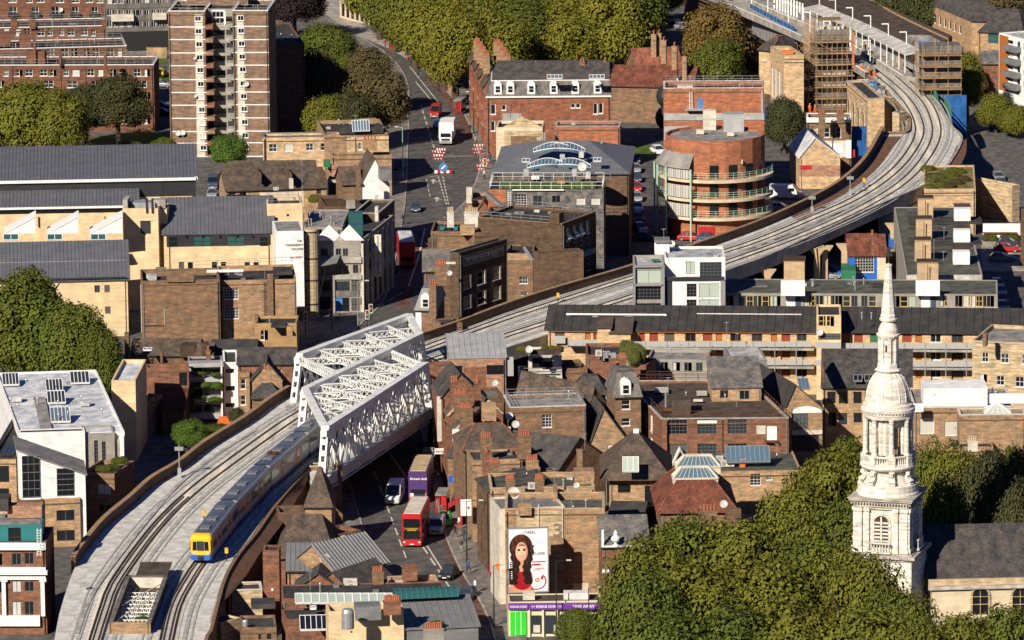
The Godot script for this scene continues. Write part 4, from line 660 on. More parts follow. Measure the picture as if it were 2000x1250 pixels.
	h=H("deck_access_terrace","yellow brick deck access terrace continuing right behind the steeple with green round windowed doors","terrace","deck access terraces",[45.9,69,-0.0904,28,10,0,9],"brick_yellow",{f=[["O",[.36],[7.5],.8,1.3],["R",[1.8],[7.5],1.2,1.3],["G",[4.03],[7.5],1.1,1.3],["R",[8.5],[7.6],1.3,1.3],["O",[10.34],[7.6],.9,1.3],["c",[12.4],[7.6],1.5,1.3],["b",[15.36],[7.6],1.6,1.3],["O",[18.42],[7.7],.7,1.3],["O",[.36],[5],.8,1.1],["R",[1.8],[5],1.2,1.1],["G",[4.03],[5],1.1,1.1],["R",[8.51],[5.1],1.3,1.1],["O",[10.35],[5.1],.9,1.1],["c",[12.41],[5.1],1.5,1.1],["b",[15.38],[5.1],1.6,1.1],["O",[18.44],[5.2],.7,1.1],["O",[.37],[2.5],.8,1.1],["R",[1.81],[2.5],1.2,1.1],["G",[4.04],[2.5],1.1,1.1],["R",[8.52],[2.5],1.3,1.1],["O",[10.36],[2.5],.9,1.1],["c",[12.42],[2.6],1.5,1.1],["b",[15.39],[2.6],1.6,1.1],["O",[18.45],[2.6],.7,1.1]],roof=["gx","felt",1.9,.8],over=.5,rib=1.2})
	bk(h,"eaves_board","door_orange",[13.51,8.82,.35,27,.2,.1])
	bk(h,"balcony_panel","panel_glass",[.69,6.96,1.9,1.2,.81,.06,1.94,6.97,1.9,1.2,.81,.06,3.18,6.98,1.9,1.2,.81,.06,4.42,6.99,1.9,1.2,.81,.06,5.67,7,1.9,1.2,.8,.06,6.91,7.01,1.9,1.2,.8,.06,8.15,7.02,1.9,1.2,.8,.06,9.39,7.03,1.9,1.2,.8,.06,10.64,7.04,1.9,1.2,.8,.06,11.88,7.06,1.9,1.2,.8,.06,13.12,7.07,1.9,1.2,.8,.06,14.36,7.08,1.9,1.2,.8,.06,15.6,7.09,1.9,1.2,.8,.06,16.84,7.1,1.9,1.2,.8,.06,18.08,7.11,1.9,1.2,.8,.06,.7,4.42,1.9,1.2,.81,.06,1.94,4.43,1.9,1.2,.81,.06,3.19,4.44,1.9,1.2,.81,.06,4.43,4.45,1.9,1.2,.81,.06,5.67,4.46,1.9,1.2,.81,.06,6.92,4.47,1.9,1.2,.81,.06,8.16,4.48,1.9,1.2,.81,.06,9.4,4.5,1.9,1.2,.81,.06,10.65,4.51,1.9,1.2,.81,.06,11.89,4.52,1.9,1.2,.81,.06,13.13,4.53,1.9,1.2,.81,.06,14.37,4.54,1.9,1.2,.81,.06,15.61,4.55,1.9,1.2,.8,.06,16.85,4.56,1.9,1.2,.8,.06,18.09,4.58,1.9,1.2,.8,.06])
	bk(h,"deck_slab","concrete",[9.41,6.61,1.9,18.68,.29,1.9,9.42,4.07,1.9,18.69,.29,1.9])
	bk(h,"steel_post","p_grey",[.26,3.08,1.95,.13,4.64,.15,3.13,3.11,1.95,.13,4.64,.15,6,3.14,1.95,.13,4.64,.15,8.86,3.16,1.95,.14,4.64,.15,11.73,3.19,1.95,.14,4.63,.15,14.6,3.22,1.95,.14,4.63,.15,17.46,3.24,1.95,.14,4.63,.15])
	bk(h,"clerestory_roof","f_brown",[14.7,10.2,-6.46,14.19,.3,3.2])
	bk(h,"white_fascia","p_white",[14.71,10.2,-6.03,14.18,.26,.3])
	bk(h,"clerestory_wall","f_brown",[14.68,9.25,-6.36,13.66,1,.6])
	bk(h,"clerestory_window","pane_dark",[8.7,9.65,-5.85,1.2,.5,.7,13.17,9.65,-6.04,1.2,.5,.7,17.64,9.65,-6.24,1.2,.5,.7])
	bk(h,"clerestory_window","pane_mid",[10.19,9.65,-5.91,1.2,.5,.7,14.66,9.65,-6.11,1.2,.5,.7,19.13,9.65,-6.31,1.2,.5,.7])
	bk(h,"clerestory_window","pane_blind",[11.68,9.65,-5.98,1.2,.5,.7,16.15,9.65,-6.18,1.2,.5,.7,20.6,9.65,-6.37,1.2,.5,.7])
	vent(h,2.91,11.1,1.37,.8,.1)
	vent(h,4.23,11.1,1.31,.8,.1)
	h=H("link_bay","recessed link bay with yellow framed windows between the two deck access terraces","terrace","",[42.3,72.1,-0.0463,3.39,8,0,12],"cream",{f=[["y",[.24],[10.4],1.1,1.5],["y",[1.43],[10.4],1,1.5],["y",[2.48],[10.4],.9,1.5],["k",[.24],[8.5],3.1,.9],["k",[0],[5.9],3.3,.9]],para=.3})
	bk(h,"balcony_panel","panel_glass",[1.58,8.14,4,3.57,.78,.06,1.58,5.62,4,3.57,.78,.06])
	dish(h,.43,9.62,.3,.5,0)
	h=H("cream_office","old cream stone office block with pale green framed windows at the right edge","building","",[62.3,93.8,-0.2965,8.74,12,0,12.5],"stone_buff",{f=[["x",[1.34],[9.6],.9,1.3],["x",[3.96],[9.6],1.1,1.3],["x",[6.85],[9.6],1.2,1.3],["x",[1.07],[6.8],1,1.1],["x",[3.36],[6.5],1.1,1.3],["x",[5.97],[6.4],1.2,1.4]],roof=["flat","f_grey"],para=.5})
	bk(h,"parapet_crack","stone_grey",[4.39,12.24,.1,8.73,.14,.1])
	chimney(h,2.65,12.6,4.29,.51,1.6,.9,"br_brown",0,"pot")
	h=H("brick_hall","brown brick hall with tall white windows and a white box on its grey flat roof","building","",[52.4,124,-0.0000,13.13,12.55,0,9.5],"br_tan",{f=[["Z",[.79],[6],1.9,2.1],["Z",[4.03],[5.7],1.8,2]],roof=["flat","f_grey"],para=.3,cop="offwhite"})
	wing(h,5.6,4.97,0.0000,[8.67,4,0,9.5],"br_tan",{roof=["flat","f_grey"],cop="offwhite",para=.3})
	bk(h,"white_roof_box","white",[5.6,9.3,-1.9,8.37,2.4,5.5])
	bk(h,"white_parapet","p_white",[.43,9.5,2.56,1.34,1.1,.4,12.27,9.5,-2.42,4.83,1.3,.4])
	bk(h,"small_window","pane_dark",[2.38,9.97,-6,.41,.92,.1])
	pyramid_light(h,10.77,9.3,1.72,3.4)
	h=H("low_roof_house","low flat roofed annex with three white chimney cowls among the trees","house","",[56.5,132,-0.0417,5.67,6,0,6],"br_tan",{para=.3})
	chimney(h,2.87,6.4,4.83,1.26,1.2,.8,"offwhite",4,"pot_buff")
	h=H("slate_skylight_house","stock brick house with a smooth dark slate roof and roof windows behind the dome","house","",[41.3,107.9,-0.0631,11.78,11,0,9],"brick_stock",{f=[["k",[.64,2.18,4.12],[6.9],1.1,1.6],["k",[5.65],[6.9],.9,1.6],["k",[.81],[3.8],1,1.9],["k",[2.18],[4],1.1,1.6],["k",[4.15],[4.3],1.1,1.3]],roof=["gx","slate",3.6,.75]})
	skylight(h,4.69,9.9,.2,1.14,1.4,.42,"pane_dark","p_grey",2)
	skylight(h,6.18,9.9,.17,1.14,1.4,.42,"pane_dark","p_grey",2)
	bk(h,"parapet_wall","br_grime",[.14,11,6.18,.36,2,9])
	h=H("arched_workshop","gabled brick workshop with a white arch over a blue framed window","workshop","",[35.8,116.6,0.0674,5.07,14,-3,8],"br_tan",{f=[["u",[1.1],[5.3],2.1,2]],roof=["gz","felt",3.2,.28]})
	bk(h,"white_lintel","offwhite",[3.01,4.52,.3,4.04,.56,.3])
	bk(h,"garage_opening","p_black",[2.79,2.19,.05,3.54,2.18,.06])
	bk(h,"pier","br_tan",[.46,4.35,.3,.98,3.76,.3])
	white_arch(h,2.95,7.39,4.6)
	skylight(h,2.73,10.5,.07,1.35,3,.3,"pane_blue","p_grey",3)
	h=H("brick_factory","big red brown brick factory with large gridded steel windows and pink roof railings","building","",[19.16,132.1,-0.0097,16.53,24.9,-4.5,10],"br_red",{f=[["g",[.89,4.72,8.63],[8],2.5,1.9],["g",[.88,4.71,8.63],[4.9],2.5,1.8]],l=[["w",[2,6,10,14,18],[1,4,7],1.6,2.2]],roof=["flat","f_brown"],para=.3,cop="stone_grey"})
	bk(h,"white_panel","offwhite",[12.95,7.93,.1,1.16,1.14,.1])
	bk(h,"white_door","p_white",[14.35,7.15,.1,1.29,1.82,.12])
	bk(h,"pink_walkway","rust",[14.24,6.94,.8,1.71,.18,.8])
	bk(h,"drainpipe","timber_dark",[.05,4.79,.12,.11,5.12,.1,7.98,4.74,.12,.12,5.12,.1,16.26,4.68,.12,.13,5.12,.1])
	bk(h,"blind","p_white",[5.98,9.29,.02,2.54,.5,.03])
	railing(h,[.3,-.3,16.23,-.3,11.73,-24.6,-4.2,-24.6,.3,-.3],10,1,"rust")
	skylight(h,.39,10,-17.18,1.7,2.6,0,"pane_blind","concrete",1)
	skylight(h,5.63,10,-15.08,1.36,2.2,0,"pane_blind","concrete",1)
	bk(h,"roof_cabin","f_brown",[2.71,9.7,-4.27,2.46,1.9,3])
	bk(h,"cabin_door","offwhite",[2.69,9.8,-4.36,1.21,1.6,.3])
	bk(h,"red_duct","rust",[.77,9.9,-5.32,1.68,.4,.8])
	vent(h,.76,9.7,-8.23,2.2,.12)
	bk(h,"pipe_run","offwhite",[5.03,10,-11.06,1.24,.3,.3])
	wing(h,6.88,-12.45,0.0531,[6.5,7,0,11.5],"brick_stock",{f=[["p",[1.09],[10.1],1.1,1.1],["p",[3.67],[9.9],1.3,1.2]],roof=["shed","slate_grey",2.6]})
	railing(h,[-1.47,-26.4,7.02,-26.1],10,1,"rust",1.5)
	bk(h,"brick_bay","br_red",[.4,0,.6,.7,9.8,.7])
	h=H("green_roofed_annex","low annex with a green felt roof, blue glazed rooflight and cooling units","building","",[24.9,143.6,0.0458,11.9,14.26,0,5.5],"brick_stock",{f=[["w",[5.4],[3.6],1.3,1.5],["w",[7.45],[4.3],.7,.6]],roof=["flat","f_green"],para=.15})
	skylight(h,5.33,6,-2.42,5.59,2.7,.7,"pane_blue","galvanised",9)
	unit(h,1.88,5.5,-5.52,.9,.8,.5,"offwhite")
	unit(h,2.22,5.5,-2.87,.9,.8,.5,"offwhite")
	unit(h,3.1,5.5,-2.79,.9,.8,.5,"offwhite")
	unit(h,1.82,5.5,-3.43,.9,.8,.5,"offwhite")
	bk(h,"red_cowl","p_orange",[4.59,5.4,-2.66,.7,1.1,.7])
	h=H("metal_roofed_house","pinkish brick house with a sloping pale metal roof above the bridge end","building","",[-8.41,104.8,0.0490,7.55,8.5,0,12.8],"brick_pink",{f=[["k",[.52],[10.7],1.2,1.1],["k",[4.96],[10.5],2.3,1.3]],l=[["S",[.4,2.8,5.2],[8.2],2.2,3.6]],roof=["shed","metal_pale",1.6],rib=.7,over=.15})
	bk(h,"dark_brick","br_red",[3.37,8.04,.05,2.96,3.52,.06])
	bk(h,"glass_side","panel_glass",[8.08,10.19,-.4,1.01,2.58,.3])
	wing(h,-2.69,-6.71,-1.2022,[7.86,7,0,11],"br_red",{roof=["flat","f_grey"],para=.7})
	h=H("white_terrace_house","white house with dark glazed roof storey, planters and a green drainpipe","house","",[.72,100.7,-0.0049,5.96,7,0,9.5],"offwhite",{f=[["d",[.46],[7.6],1.1,1.3],["d",[2.31],[7.6],1,1.3],["d",[4.06],[7.6],.7,1.3]],para=.1})
	bk(h,"green_pipe","p_green",[4.82,7.12,.1,.49,2.36,.1])
	wing(h,1.41,-2,-0.0000,[4.52,6,0,11.92],"concrete_light",{f=[["d",[.51],[10.1],2.8,1.5]],roof=["flat","f_brown"],para=.3})
	railing(h,[.11,-.93,5.9,-.94],9.5,.9,"p_grey",1.5)
	bk(h,"planter","timber_dark",[3.38,12.9,2.22,4.84,.5,1])
	dish(h,1.54,13.8,3.34,.5,0)
	bush(h,"roof_plant",.49,13.3,.62,V(.7,.6,.6),"olive",0)
	bush(h,"roof_plant",1.19,13.3,.64,V(.7,.6,.6),"rusty",1)
	bush(h,"roof_plant",3.73,13.3,.75,V(.7,.6,.6),"green",2)
	bush(h,"roof_plant",4.65,13.3,.78,V(.7,.6,.6),"olive",3)
	bush(h,"roof_plant",5.57,13.3,.82,V(.7,.6,.6),"rusty",4)
	h=H("red_brick_house","red brick house with arched windows and pipes on the roof","house","",[9.99,96.4,-0.0000,5.42,8,0,11.5],"br_red",{f=[["w",[.03],[7.3],.6,1.4],["k",[3.05],[8],.9,.7]],para=.5})
	wing(h,-2.55,2.85,0.1744,[2.71,6,0,10.2],"br_brown",{f=[["w",[2.16],[7.8],1.1,1.5]],para=.5})
	chimney(h,4.77,11,9.3,.96,1.6,.9,"br_red",4,"pot")
	unit(h,1.65,11.6,1.63,.9,.8,.5,"offwhite")
	unit(h,3.13,11.7,3.49,1.6,.7,.5,"galvanised")
	vent(h,2.3,11.6,4.88,1.2,.1)
	mast(h,2.03,11,4.98,3,true)
	wing(h,5.67,3.27,-0.2924,[2.4,5,0,10.8],"br_red",{f=[["w",[.23],[8.5],1.2,.8]],para=.6})
	bush(h,"bamboo",6.11,11.8,-1.01,V(1.0,1.5,1.0),"pale",0)
	bush(h,"bamboo",6.78,11.8,.21,V(1.0,1.5,1.0),"pale",1)
	bush(h,"bamboo",5.43,11.8,-2.24,V(1.0,1.5,1.0),"pale",2)
	bush(h,"bamboo",6.36,11.8,3.76,V(1.0,1.5,1.0),"pale",3)
	bush(h,"bamboo",7.19,11.8,2.61,V(1.0,1.5,1.0),"pale",4)
	h=H("grey_flat_house","grey rendered house with three dark windows and a flat roof","house","",[18.26,92.2,-0.1175,8.2,7,0,10],"render_grey",{f=[["d",[1.87,3.51,5.11],[8.4],1,1.2],["d",[6.7],[8.4],.9,1.2]],roof=["flat","f_grey"],para=.4})
	chimney(h,9.12,10.2,8.39,.41,1.6,.8,"br_red",1,"pot")
	bk(h,"parapet_stone","concrete",[9.79,8.83,-.5,2.81,1.07,.4])
	h=H("grey_clad_house","pale grey clad house with dark window strips beside the grey rendered one","house","",[29.4,96.7,0.0767,4.91,8,0,10.8],"f_grey",{f=[["k",[1.28],[9.5],3.2,1]],roof=["flat","f_pale"],para=.2})
	bk(h,"clad_side","lead",[4.4,8.36,.1,1.21,2.25,.1])
	bk(h,"yellow_shutter","cream",[2.05,9.58,.05,.23,.71,.06,2.61,9.57,.05,.23,.71,.06,3.85,9.54,.05,.23,.71,.06])
	bk(h,"brick_base","brick_pink",[4.58,6.97,.3,.82,1.54,.3])
	h=H("blank_brick_house","brown brick house with a flat grey railed roof and two barred windows","house","",[-.41,129,0.1012,9.96,8.17,0,11],"br_brown",{f=[["w",[4.28],[8.3],1.2,1.7],["w",[4.26],[5.9],1.2,1.1]],roof=["flat","f_grey"],para=.25,cop="concrete_light"})
	railing(h,[.4,-.4,9.56,-.4,9.56,-7.77,.4,-7.77,.4,-.4],11,.9,"galvanised")
	railing(h,[1.25,-5.97,8.95,-5.98],11,.9,"galvanised",1.5)
	dish(h,-.08,9.99,.3,.5,0)
	dish(h,.39,9.5,3.27,.5,0)
	h=H("ridge_chimney_house","brown brick street house with a pointed dark roof and four chimney stacks","house","",[-9.35,121.4,0.1625,5.48,8,0,11],"br_red",{roof=["gz","slate",3,.45]})
	chimney(h,.71,10.8,6.98,.99,3.4,.9,"br_red",3,"pot")
	chimney(h,3.58,11.2,8.15,.77,3,.9,"br_red",3,"pot")
	bk(h,"white_edge","offwhite",[-.29,5.04,.02,.57,5.99,.3])
	wing(h,5.87,-1,0.0000,[2.63,6,0,10.55],"br_grime",{roof=["flat","lead"]})
	dish(h,7.05,12.6,.27,.45,0)
	h=H("zigzag_gable_house","brick street houses with two zigzag pale gable copings and rows of red pots","house","",[-7.71,133,0.1791,7.35,9,0,8.6],"br_red",{roof=["none","slate"]})
	zigzag(h,7.35,8.6,9,1.8,2)
	chimney(h,1.11,10.4,-.15,1.69,3,.9,"br_brown",8,"pot")
	chimney(h,.62,10,6.72,1.61,3,.9,"br_brown",7,"pot")
	bk(h,"stack","brick_stock",[4.48,10.2,1.7,1.73,2.4,1.2])
	unit(h,5.63,9.5,4.54,2.2,.5,.5,"offwhite")
	unit(h,4.45,9.1,4.2,1.4,.5,.5,"offwhite")
	bk(h,"white_parapet_wall","p_white",[.27,7.56,.4,.89,1.59,.3])
	h=H("hipped_brown_house","brown hipped roof house with clay hip tiles and paired pot stacks","house","",[-6.27,148.8,0.1614,7.74,9,0,9.6],"br_brown",{roof=["hip","slate_brown",2.6,.28,.5,"tile_terracotta"]})
	chimney(h,1.35,10.6,10.07,1.37,2.6,.9,"br_brown",5,"pot")
	chimney(h,6.03,10.6,10.94,1.64,2.8,.9,"br_brown",5,"pot")
	bk(h,"green_gutter","f_green",[4.22,10.7,-2.8,7.51,.3,.4])
	h=H("black_flat_house","house with a black flat roof edged in red tiles and brick stacks","house","",[-5.12,159.1,0.1213,6.29,6.19,0,10.6],"br_tan",{para=.25})
	chimney(h,.88,10.4,8.24,.92,2.8,1,"br_red",4,"pot")
	chimney(h,6.28,10.4,10.47,1.47,2,.9,"br_tan",5,"pot")
	chimney(h,1.59,10.6,10.29,1.26,1.6,.9,"br_brown",5,"pot")
	bk(h,"red_verge","tile_terracotta",[5.88,10.6,-4.53,1.71,.2,.3])
	wing(h,3.31,2.14,0.0801,[5.05,4,0,9.8],"br_tan",{roof=["flat","lead"],para=.3})
	h=H("long_parapet_house","stock brick street house with a green felt roof behind a long parapet","house","",[-2.83,177.5,0.0361,12.73,8.49,0,11],"brick_stock",{roof=["flat","f_green"],para=.5,cop="stone_buff"})
	chimney(h,2.29,11.1,4.43,1.08,1.8,.9,"br_brown",5,"pot")
	chimney(h,5.83,11.1,4.7,1.08,1.8,.9,"br_brown",5,"pot")
	dish(h,10.4,11.8,2.48,.4,0)
	dish(h,2.54,12.2,8.05,.75,0)
	bk(h,"brick_store","br_tan",[11.7,10.6,-3.46,2.42,1.6,2.5])
	unit(h,4.99,11.2,1.51,.9,.8,.5,"offwhite")
	vent(h,8.93,11,.34,1,.12)
	wing(h,-1.39,-9.16,-1.3937,[7.1,7,0,10.2],"br_grime",{roof=["shed","slate",1.2]})
	h=H("billboard_building","stock brick corner building with a huge advertising poster on its side wall","building","",[-1.04,194.5,-0.0083,11.91,9.04,0,12.2],"br_tan",{roof=["flat","f_green"],para=.8,cop="stone_buff"})
	bk(h,"stained_render","stone_buff",[4.12,8.87,.03,5.48,3.16,.05])
	bk(h,"stack","br_tan",[2.37,11.6,.64,1.64,1.4,1])
	bk(h,"party_wall","br_tan",[6.01,11.6,-7.2,.52,1,5])
	bk(h,"chimney_breast","br_tan",[6.2,1.97,2.2,1.55,6.84,2.2])
	bk(h,"white_pipe","offwhite",[4.01,8.05,.2,.09,4.84,.15,6.87,8.66,.2,.09,4.25,.15])
	bk(h,"cream_panel","cream_pale",[9.02,2.12,.06,1.85,1.01,.08])
	wing(h,-1.92,-8.66,-1.3897,[6.79,8,0,11.8],"offwhite",{roof=["flat","lead"],para=.2})
	words(h,"3",V(6.29,9.64,.06),1.6,"concrete_dark")
	wing(h,.44,13.97,0.0497,[10.99,4,0,4.2],"p_cream",{roof=["flat","f_brown"],para=.1})
	kebab_shop(h,.44,13.97)
	bk(h,"roof_unit","offwhite",[2.84,4.2,12.97,1.4,.9,1])
	bk(h,"sheeting","tarp_white",[8.42,4.2,12.97,3.0,.8,1.6])
	billboard(-.6,202.2,4.6,7.6)
	h=H("red_brick_wing","red brick wing with white bands and a stone urn under a grey slate roof","house","",[10.46,200.3,0.0598,5.53,9,0,8.8],"br_red",{roof=["gx","slate_grey",2.6,.6]})
	bk(h,"white_band","p_white",[2.74,8.87,.3,5.52,.17,.3,1.3,5.74,.15,2.66,.38,.15])
	bk(h,"white_post","p_white",[.06,8.95,.1,.27,2.01,.2])
	urn(h,1.6,8.9,.1)
	h=H("rooflit_hip_house","stock brick house with a brown pyramid roof and three metal rooflights","house","",[12.13,151.5,-0.0114,6.91,13,0,6.4],"brick_stock",{f=[["k",[1.08],[4.6],1.6,1.1],["k",[4.47],[1.6],1.8,3.9]],roof=["hip","slate_brown",4.6,.44,.44],over=1.2})
	bk(h,"cowl","p_white",[3.46,10.9,-6,.7,.6,.7])
	skylight(h,2.68,7.9,3.08,1.99,2.6,.6,"pane_pale","p_white",3)
	side_light(h,1.9,9.0,-5.0,-.62)
	side_light(h,5.01,9.0,-5.0,.62)
	h=H("dark_pyramid_house","dark slate roofed house running back between brick walls","house","",[5.74,143.5,0.8338,9.49,16,-3.5,6],"br_brown",{roof=["gz","slate",3.4,.42]})
	chimney(h,-7.1,7.6,10.68,.51,3.4,1,"br_brown",0,"pot")
	mast(h,-.58,8.5,5.1,3,true)
	h=H("dark_gable_house","dark slate gabled house with a brick gable end and cream door","house","",[10.22,127,-0.0420,4.42,14,-2.5,6.5],"br_tan",{f=[["Z",[2.06],[4.9],.6,.7]],roof=["gz","slate",4,.35]})
	h=H("dark_ridge_house","steep dark roof with a red ridge behind the gabled house","house","",[9.59,119.8,0.7278,4.77,14,0,7.5],"br_grime",{roof=["gz","slate_brown",4.2,.3]})
	h=H("mansard_brick_house","narrow brown brick house with sash windows under a slate mansard","house","",[13.34,125.8,0.1212,3.4,8,0,11.6],"br_brown",{f=[["s",[.88],[10],1.1,1.2],["s",[.87],[7.8],1.1,1]],roof=["hip","slate_grey",3,.14,.2]})
	dormer(h,1.43,11.8)
	h=H("slate_hip_house","low slate hipped roof with a small rooflight behind the railed grey roof","house","",[7.78,109.9,-0.0433,4.92,8,0,8.5],"render_grey",{roof=["hip","slate",2.2,.3,.4]})
	skylight(h,2.64,9.8,3.16,1.05,1,.5,"pane_mid","p_white",2)
	bk(h,"glass_screen","panel_glass",[3.32,7.14,.2,3.19,1.4,.1])
	h=H("white_gable_porch","small white glazed porch with a steep metal gable","porch","",[20.4,133.1,0.0459,2.41,5,0,3.6],"p_black",{roof=["gz","metal_pale",2.6],rib=.5})
	h=H("lantern_roof_house","wide red brown hipped roof with two white framed blue lantern lights","house","",[18.29,166,0.0346,9.16,15,0,5.2],"br_brown",{roof=["hip","tile_red",4.2,.34,.36,"tile_terracotta"],over=.6})
	lantern_light(h,4.58,8.6,-5.2,5.6,2.2)
	lantern_light(h,5.18,9.2,-9.2,5.6,2.2)
	dish(h,7.59,6.8,2.64,.5,0)
	chimney(h,5.44,5.2,5.96,2.32,1.4,.9,"br_brown",5,"pot")
	bk(h,"brick_wall","br_grime",[8.69,3.4,4.05,1.97,3,1])
	h=H("yard_sheds","dark glazed yard sheds in shade below the pyramid roof","shed","",[11.93,159.6,-0.1579,4.13,8,0,3.2],"metal_dark",{roof=["gx","felt",1.2]})
	h=H("steep_roof_house","steep dark pyramid roofed brick building beside the bridge abutment","house","",[-25.9,165.4,-0.0399,3.28,7,0,6.2],"br_tan",{roof=["hip","slate_brown",4.4,.46,.46]})
	h=H("bridge_abutment","square brown brick abutment pier at the near end of the bridge","abutment","",[-25.9,147.9,0.1323,4.17,2,0,7.5],"br_brown",{para=.3,cop="stone_grey"})
	h=H("hipped_roof_house","brown brick house with a broad mottled slate hip roof","house","",[-28.5,193.3,-0.0384,6.81,13,0,6.2],"br_red",{roof=["hip","slate_brown",4,.25,.5],over=.4})
	chimney(h,6.41,6.8,8.84,1.63,2.4,1,"br_red",0,"pot")
	dish(h,6.59,8.6,10.75,.62,0)
	dish(h,7.63,8.4,9.89,.5,0)
	wing(h,6.49,-6.77,0.7313,[4.19,4,0,7.5],"br_red",{para=.5})
	blind_arch(h,8.23,7.47,.9,1.5,.6)
	blind_arch(h,8.93,7.47,.9,1.5,.6)
	blind_arch(h,9.63,7.47,.9,1.5,.6)
	h=H("tall_brick_stack_house","tall red brick flank wall and stack beside the viaduct","house","",[-29.8,200.3,-0.0386,1.92,3,0,8.8],"br_red",{para=.2})
	bk(h,"white_plate","p_white",[1.07,3.89,.05,.24,.31,.06])
	h=H("roof_store","small brick roof store with lattice and blue tank","shed","",[-28.9,174.2,0.1073,3.28,4,0,7.5],"br_grime",{para=.8})
	h=H("cream_yard_house","low cream walled yard building with a white parapet beside the track","shed","",[-33.1,209.9,0.0843,3.57,4,0,6.2],"stone_buff",{para=.2,cop="offwhite"})
	h=H("zinc_gable_house","brown brick house with ribbed grey gabled roofs and two satellite dishes","house","",[-26.8,203.5,-0.0000,7.43,8,0,7],"br_tan",{roof=["gx","zinc",2.4,.5],rib=.5})
	wing(h,5.97,2.85,0.8060,[8.32,8,0,7.2],"br_tan",{roof=["gx","zinc",3,.5],rib=.5})
	wing(h,1.01,6.32,-0.0376,[5.65,5,0,6.2],"br_red",{roof=["gz","slate",2]})
	wing(h,7.59,7.4,0.9772,[8.24,5,0,6.4],"br_red",{roof=["gx","slate",1.8]})
	unit(h,7.73,7.8,11.88,1.6,1,.5,"offwhite")
	unit(h,7.85,7.8,13.03,1.5,.8,.5,"offwhite")
	h=H("parapet_roof_house","curved parapet brick house with a concrete roof and brick stack by the road","house","",[-14.27,215.6,0.1163,5.63,5.27,0,7.8],"brick_pink",{roof=["flat","f_grey"],para=.5,cop="stone_buff"})
	chimney(h,2.47,7.8,-2.89,1.69,1.6,1.2,"br_red",0,"pot")
	chimney(h,-1.58,6.6,.44,1.28,3,1,"br_brown",4,"pot")
	unit(h,1.03,7.4,-1.2,.9,.8,.5,"offwhite")
	h=H("glazed_roof_house","dark flat roofed house with a long pale green glass rooflight strip","house","",[-26.7,223.3,0.0529,18.8,7,0,8.4],"br_red",{para=.1})
	skylight(h,1.91,8.6,3.55,.9,2.4,.25,"pane_pale","p_white",1)
	skylight(h,2.85,8.6,3.63,.9,2.4,.25,"pane_pale","p_white",1)
	skylight(h,3.79,8.6,3.72,.9,2.4,.25,"pane_pale","p_white",1)
	skylight(h,4.73,8.6,3.8,.9,2.4,.25,"pane_pale","p_white",1)
	skylight(h,5.68,8.6,3.89,.9,2.4,.25,"pane_pale","p_white",1)
	skylight(h,6.62,8.6,3.97,.9,2.4,.25,"pane_pale","p_white",1)
	skylight(h,7.56,8.6,4.06,.9,2.4,.25,"pane_pale","p_white",1)
	skylight(h,8.5,8.6,4.14,.9,2.4,.25,"pane_pale","p_white",1)
	skylight(h,9.44,8.6,4.23,.9,2.4,.25,"pane_pale","p_white",1)
	skylight(h,10.39,8.6,4.32,.9,2.4,.25,"pane_pale","p_white",1)
	skylight(h,11.33,8.6,4.4,.9,2.4,.25,"pane_pale","p_white",1)
	skylight(h,12.27,8.6,4.49,.9,2.4,.25,"pane_pale","p_white",1)
	skylight(h,13.21,8.6,4.57,.9,2.4,.25,"pane_pale","p_white",1)
	skylight(h,14.15,8.6,4.66,.9,2.4,.25,"pane_pale","p_white",1)
	skylight(h,15.09,8.6,4.74,.9,2.4,.25,"pane_pale","p_white",1)
	skylight(h,16.03,8.6,4.83,.9,2.4,.25,"pane_pale","p_white",1)
	wing(h,.26,6.79,0.0792,[4.92,5,0,7.6],"br_red",{para=.1})
	skylight(h,3.34,7.8,13.24,3.1,3.2,.3,"pane_dark","p_white",5)
	skylight(h,3.42,8.5,5.96,.7,1.2,0,"pane_blind","p_white",1)
	h=H("yellow_parapet_building","tan rendered building with red pots and a steel roof tank, bottom centre","building","",[-20.8,242.6,0.1087,8.44,4,0,11.5],"cream",{para=.9})
	chimney(h,6.98,11.4,2.34,1.9,1.4,.9,"br_red",8,"pot")
	bk(h,"roof_tank","lead",[4.36,10.7,1.51,2.85,1.6,2.5])
	cask(h,1.8,10.6,4.45,.7,2.2)
	bk(h,"white_streak","cream_pale",[4.65,9.27,.03,.44,1.48,.04])
	bk(h,"wall_plate","timber_dark",[2.53,9.0,.05,.2,.2,.05])
	h=H("teal_glass_house","grey lead roofed house with a teal curved glass rooflight beside the road","house","",[-12.37,241.2,0.1577,8.39,8,0,9],"lead",{roof=["shed","lead",1.6],rib=.7})
	cask_light(h,3.52,11.0,-7.5,7.13)
	chimney(h,2.15,9,8.31,2.15,1.8,.9,"render_grey",8,"pot")
	bk(h,"white_door","p_white",[7.09,7.57,-.5,.77,1.59,.3])
	bush(h,"roof_plant",3.52,9.6,.5,V(1,.5,.6),"fresh",3)
	h=H("yard_brick_house","brown brick rear house with pipes and small windows beside the viaduct","house","",[-31.1,231.5,0.0660,4.01,6,0,7],"br_brown",{f=[["k",[1.95],[5.6],.3,.8],["k",[2.92],[5.6],.5,.8]],para=.3})
	cask(h,.5,6.5,-1,.35,1.2)
	bk(h,"roof_step","felt",[2.72,7.8,-5.62,2.75,.6,3])
	h=H("chapel_wall","low stone edged roof and wall beside the rear yard","wall","",[-33.7,224.8,0.8179,3.32,3,0,6],"stone_buff",{para=.2})
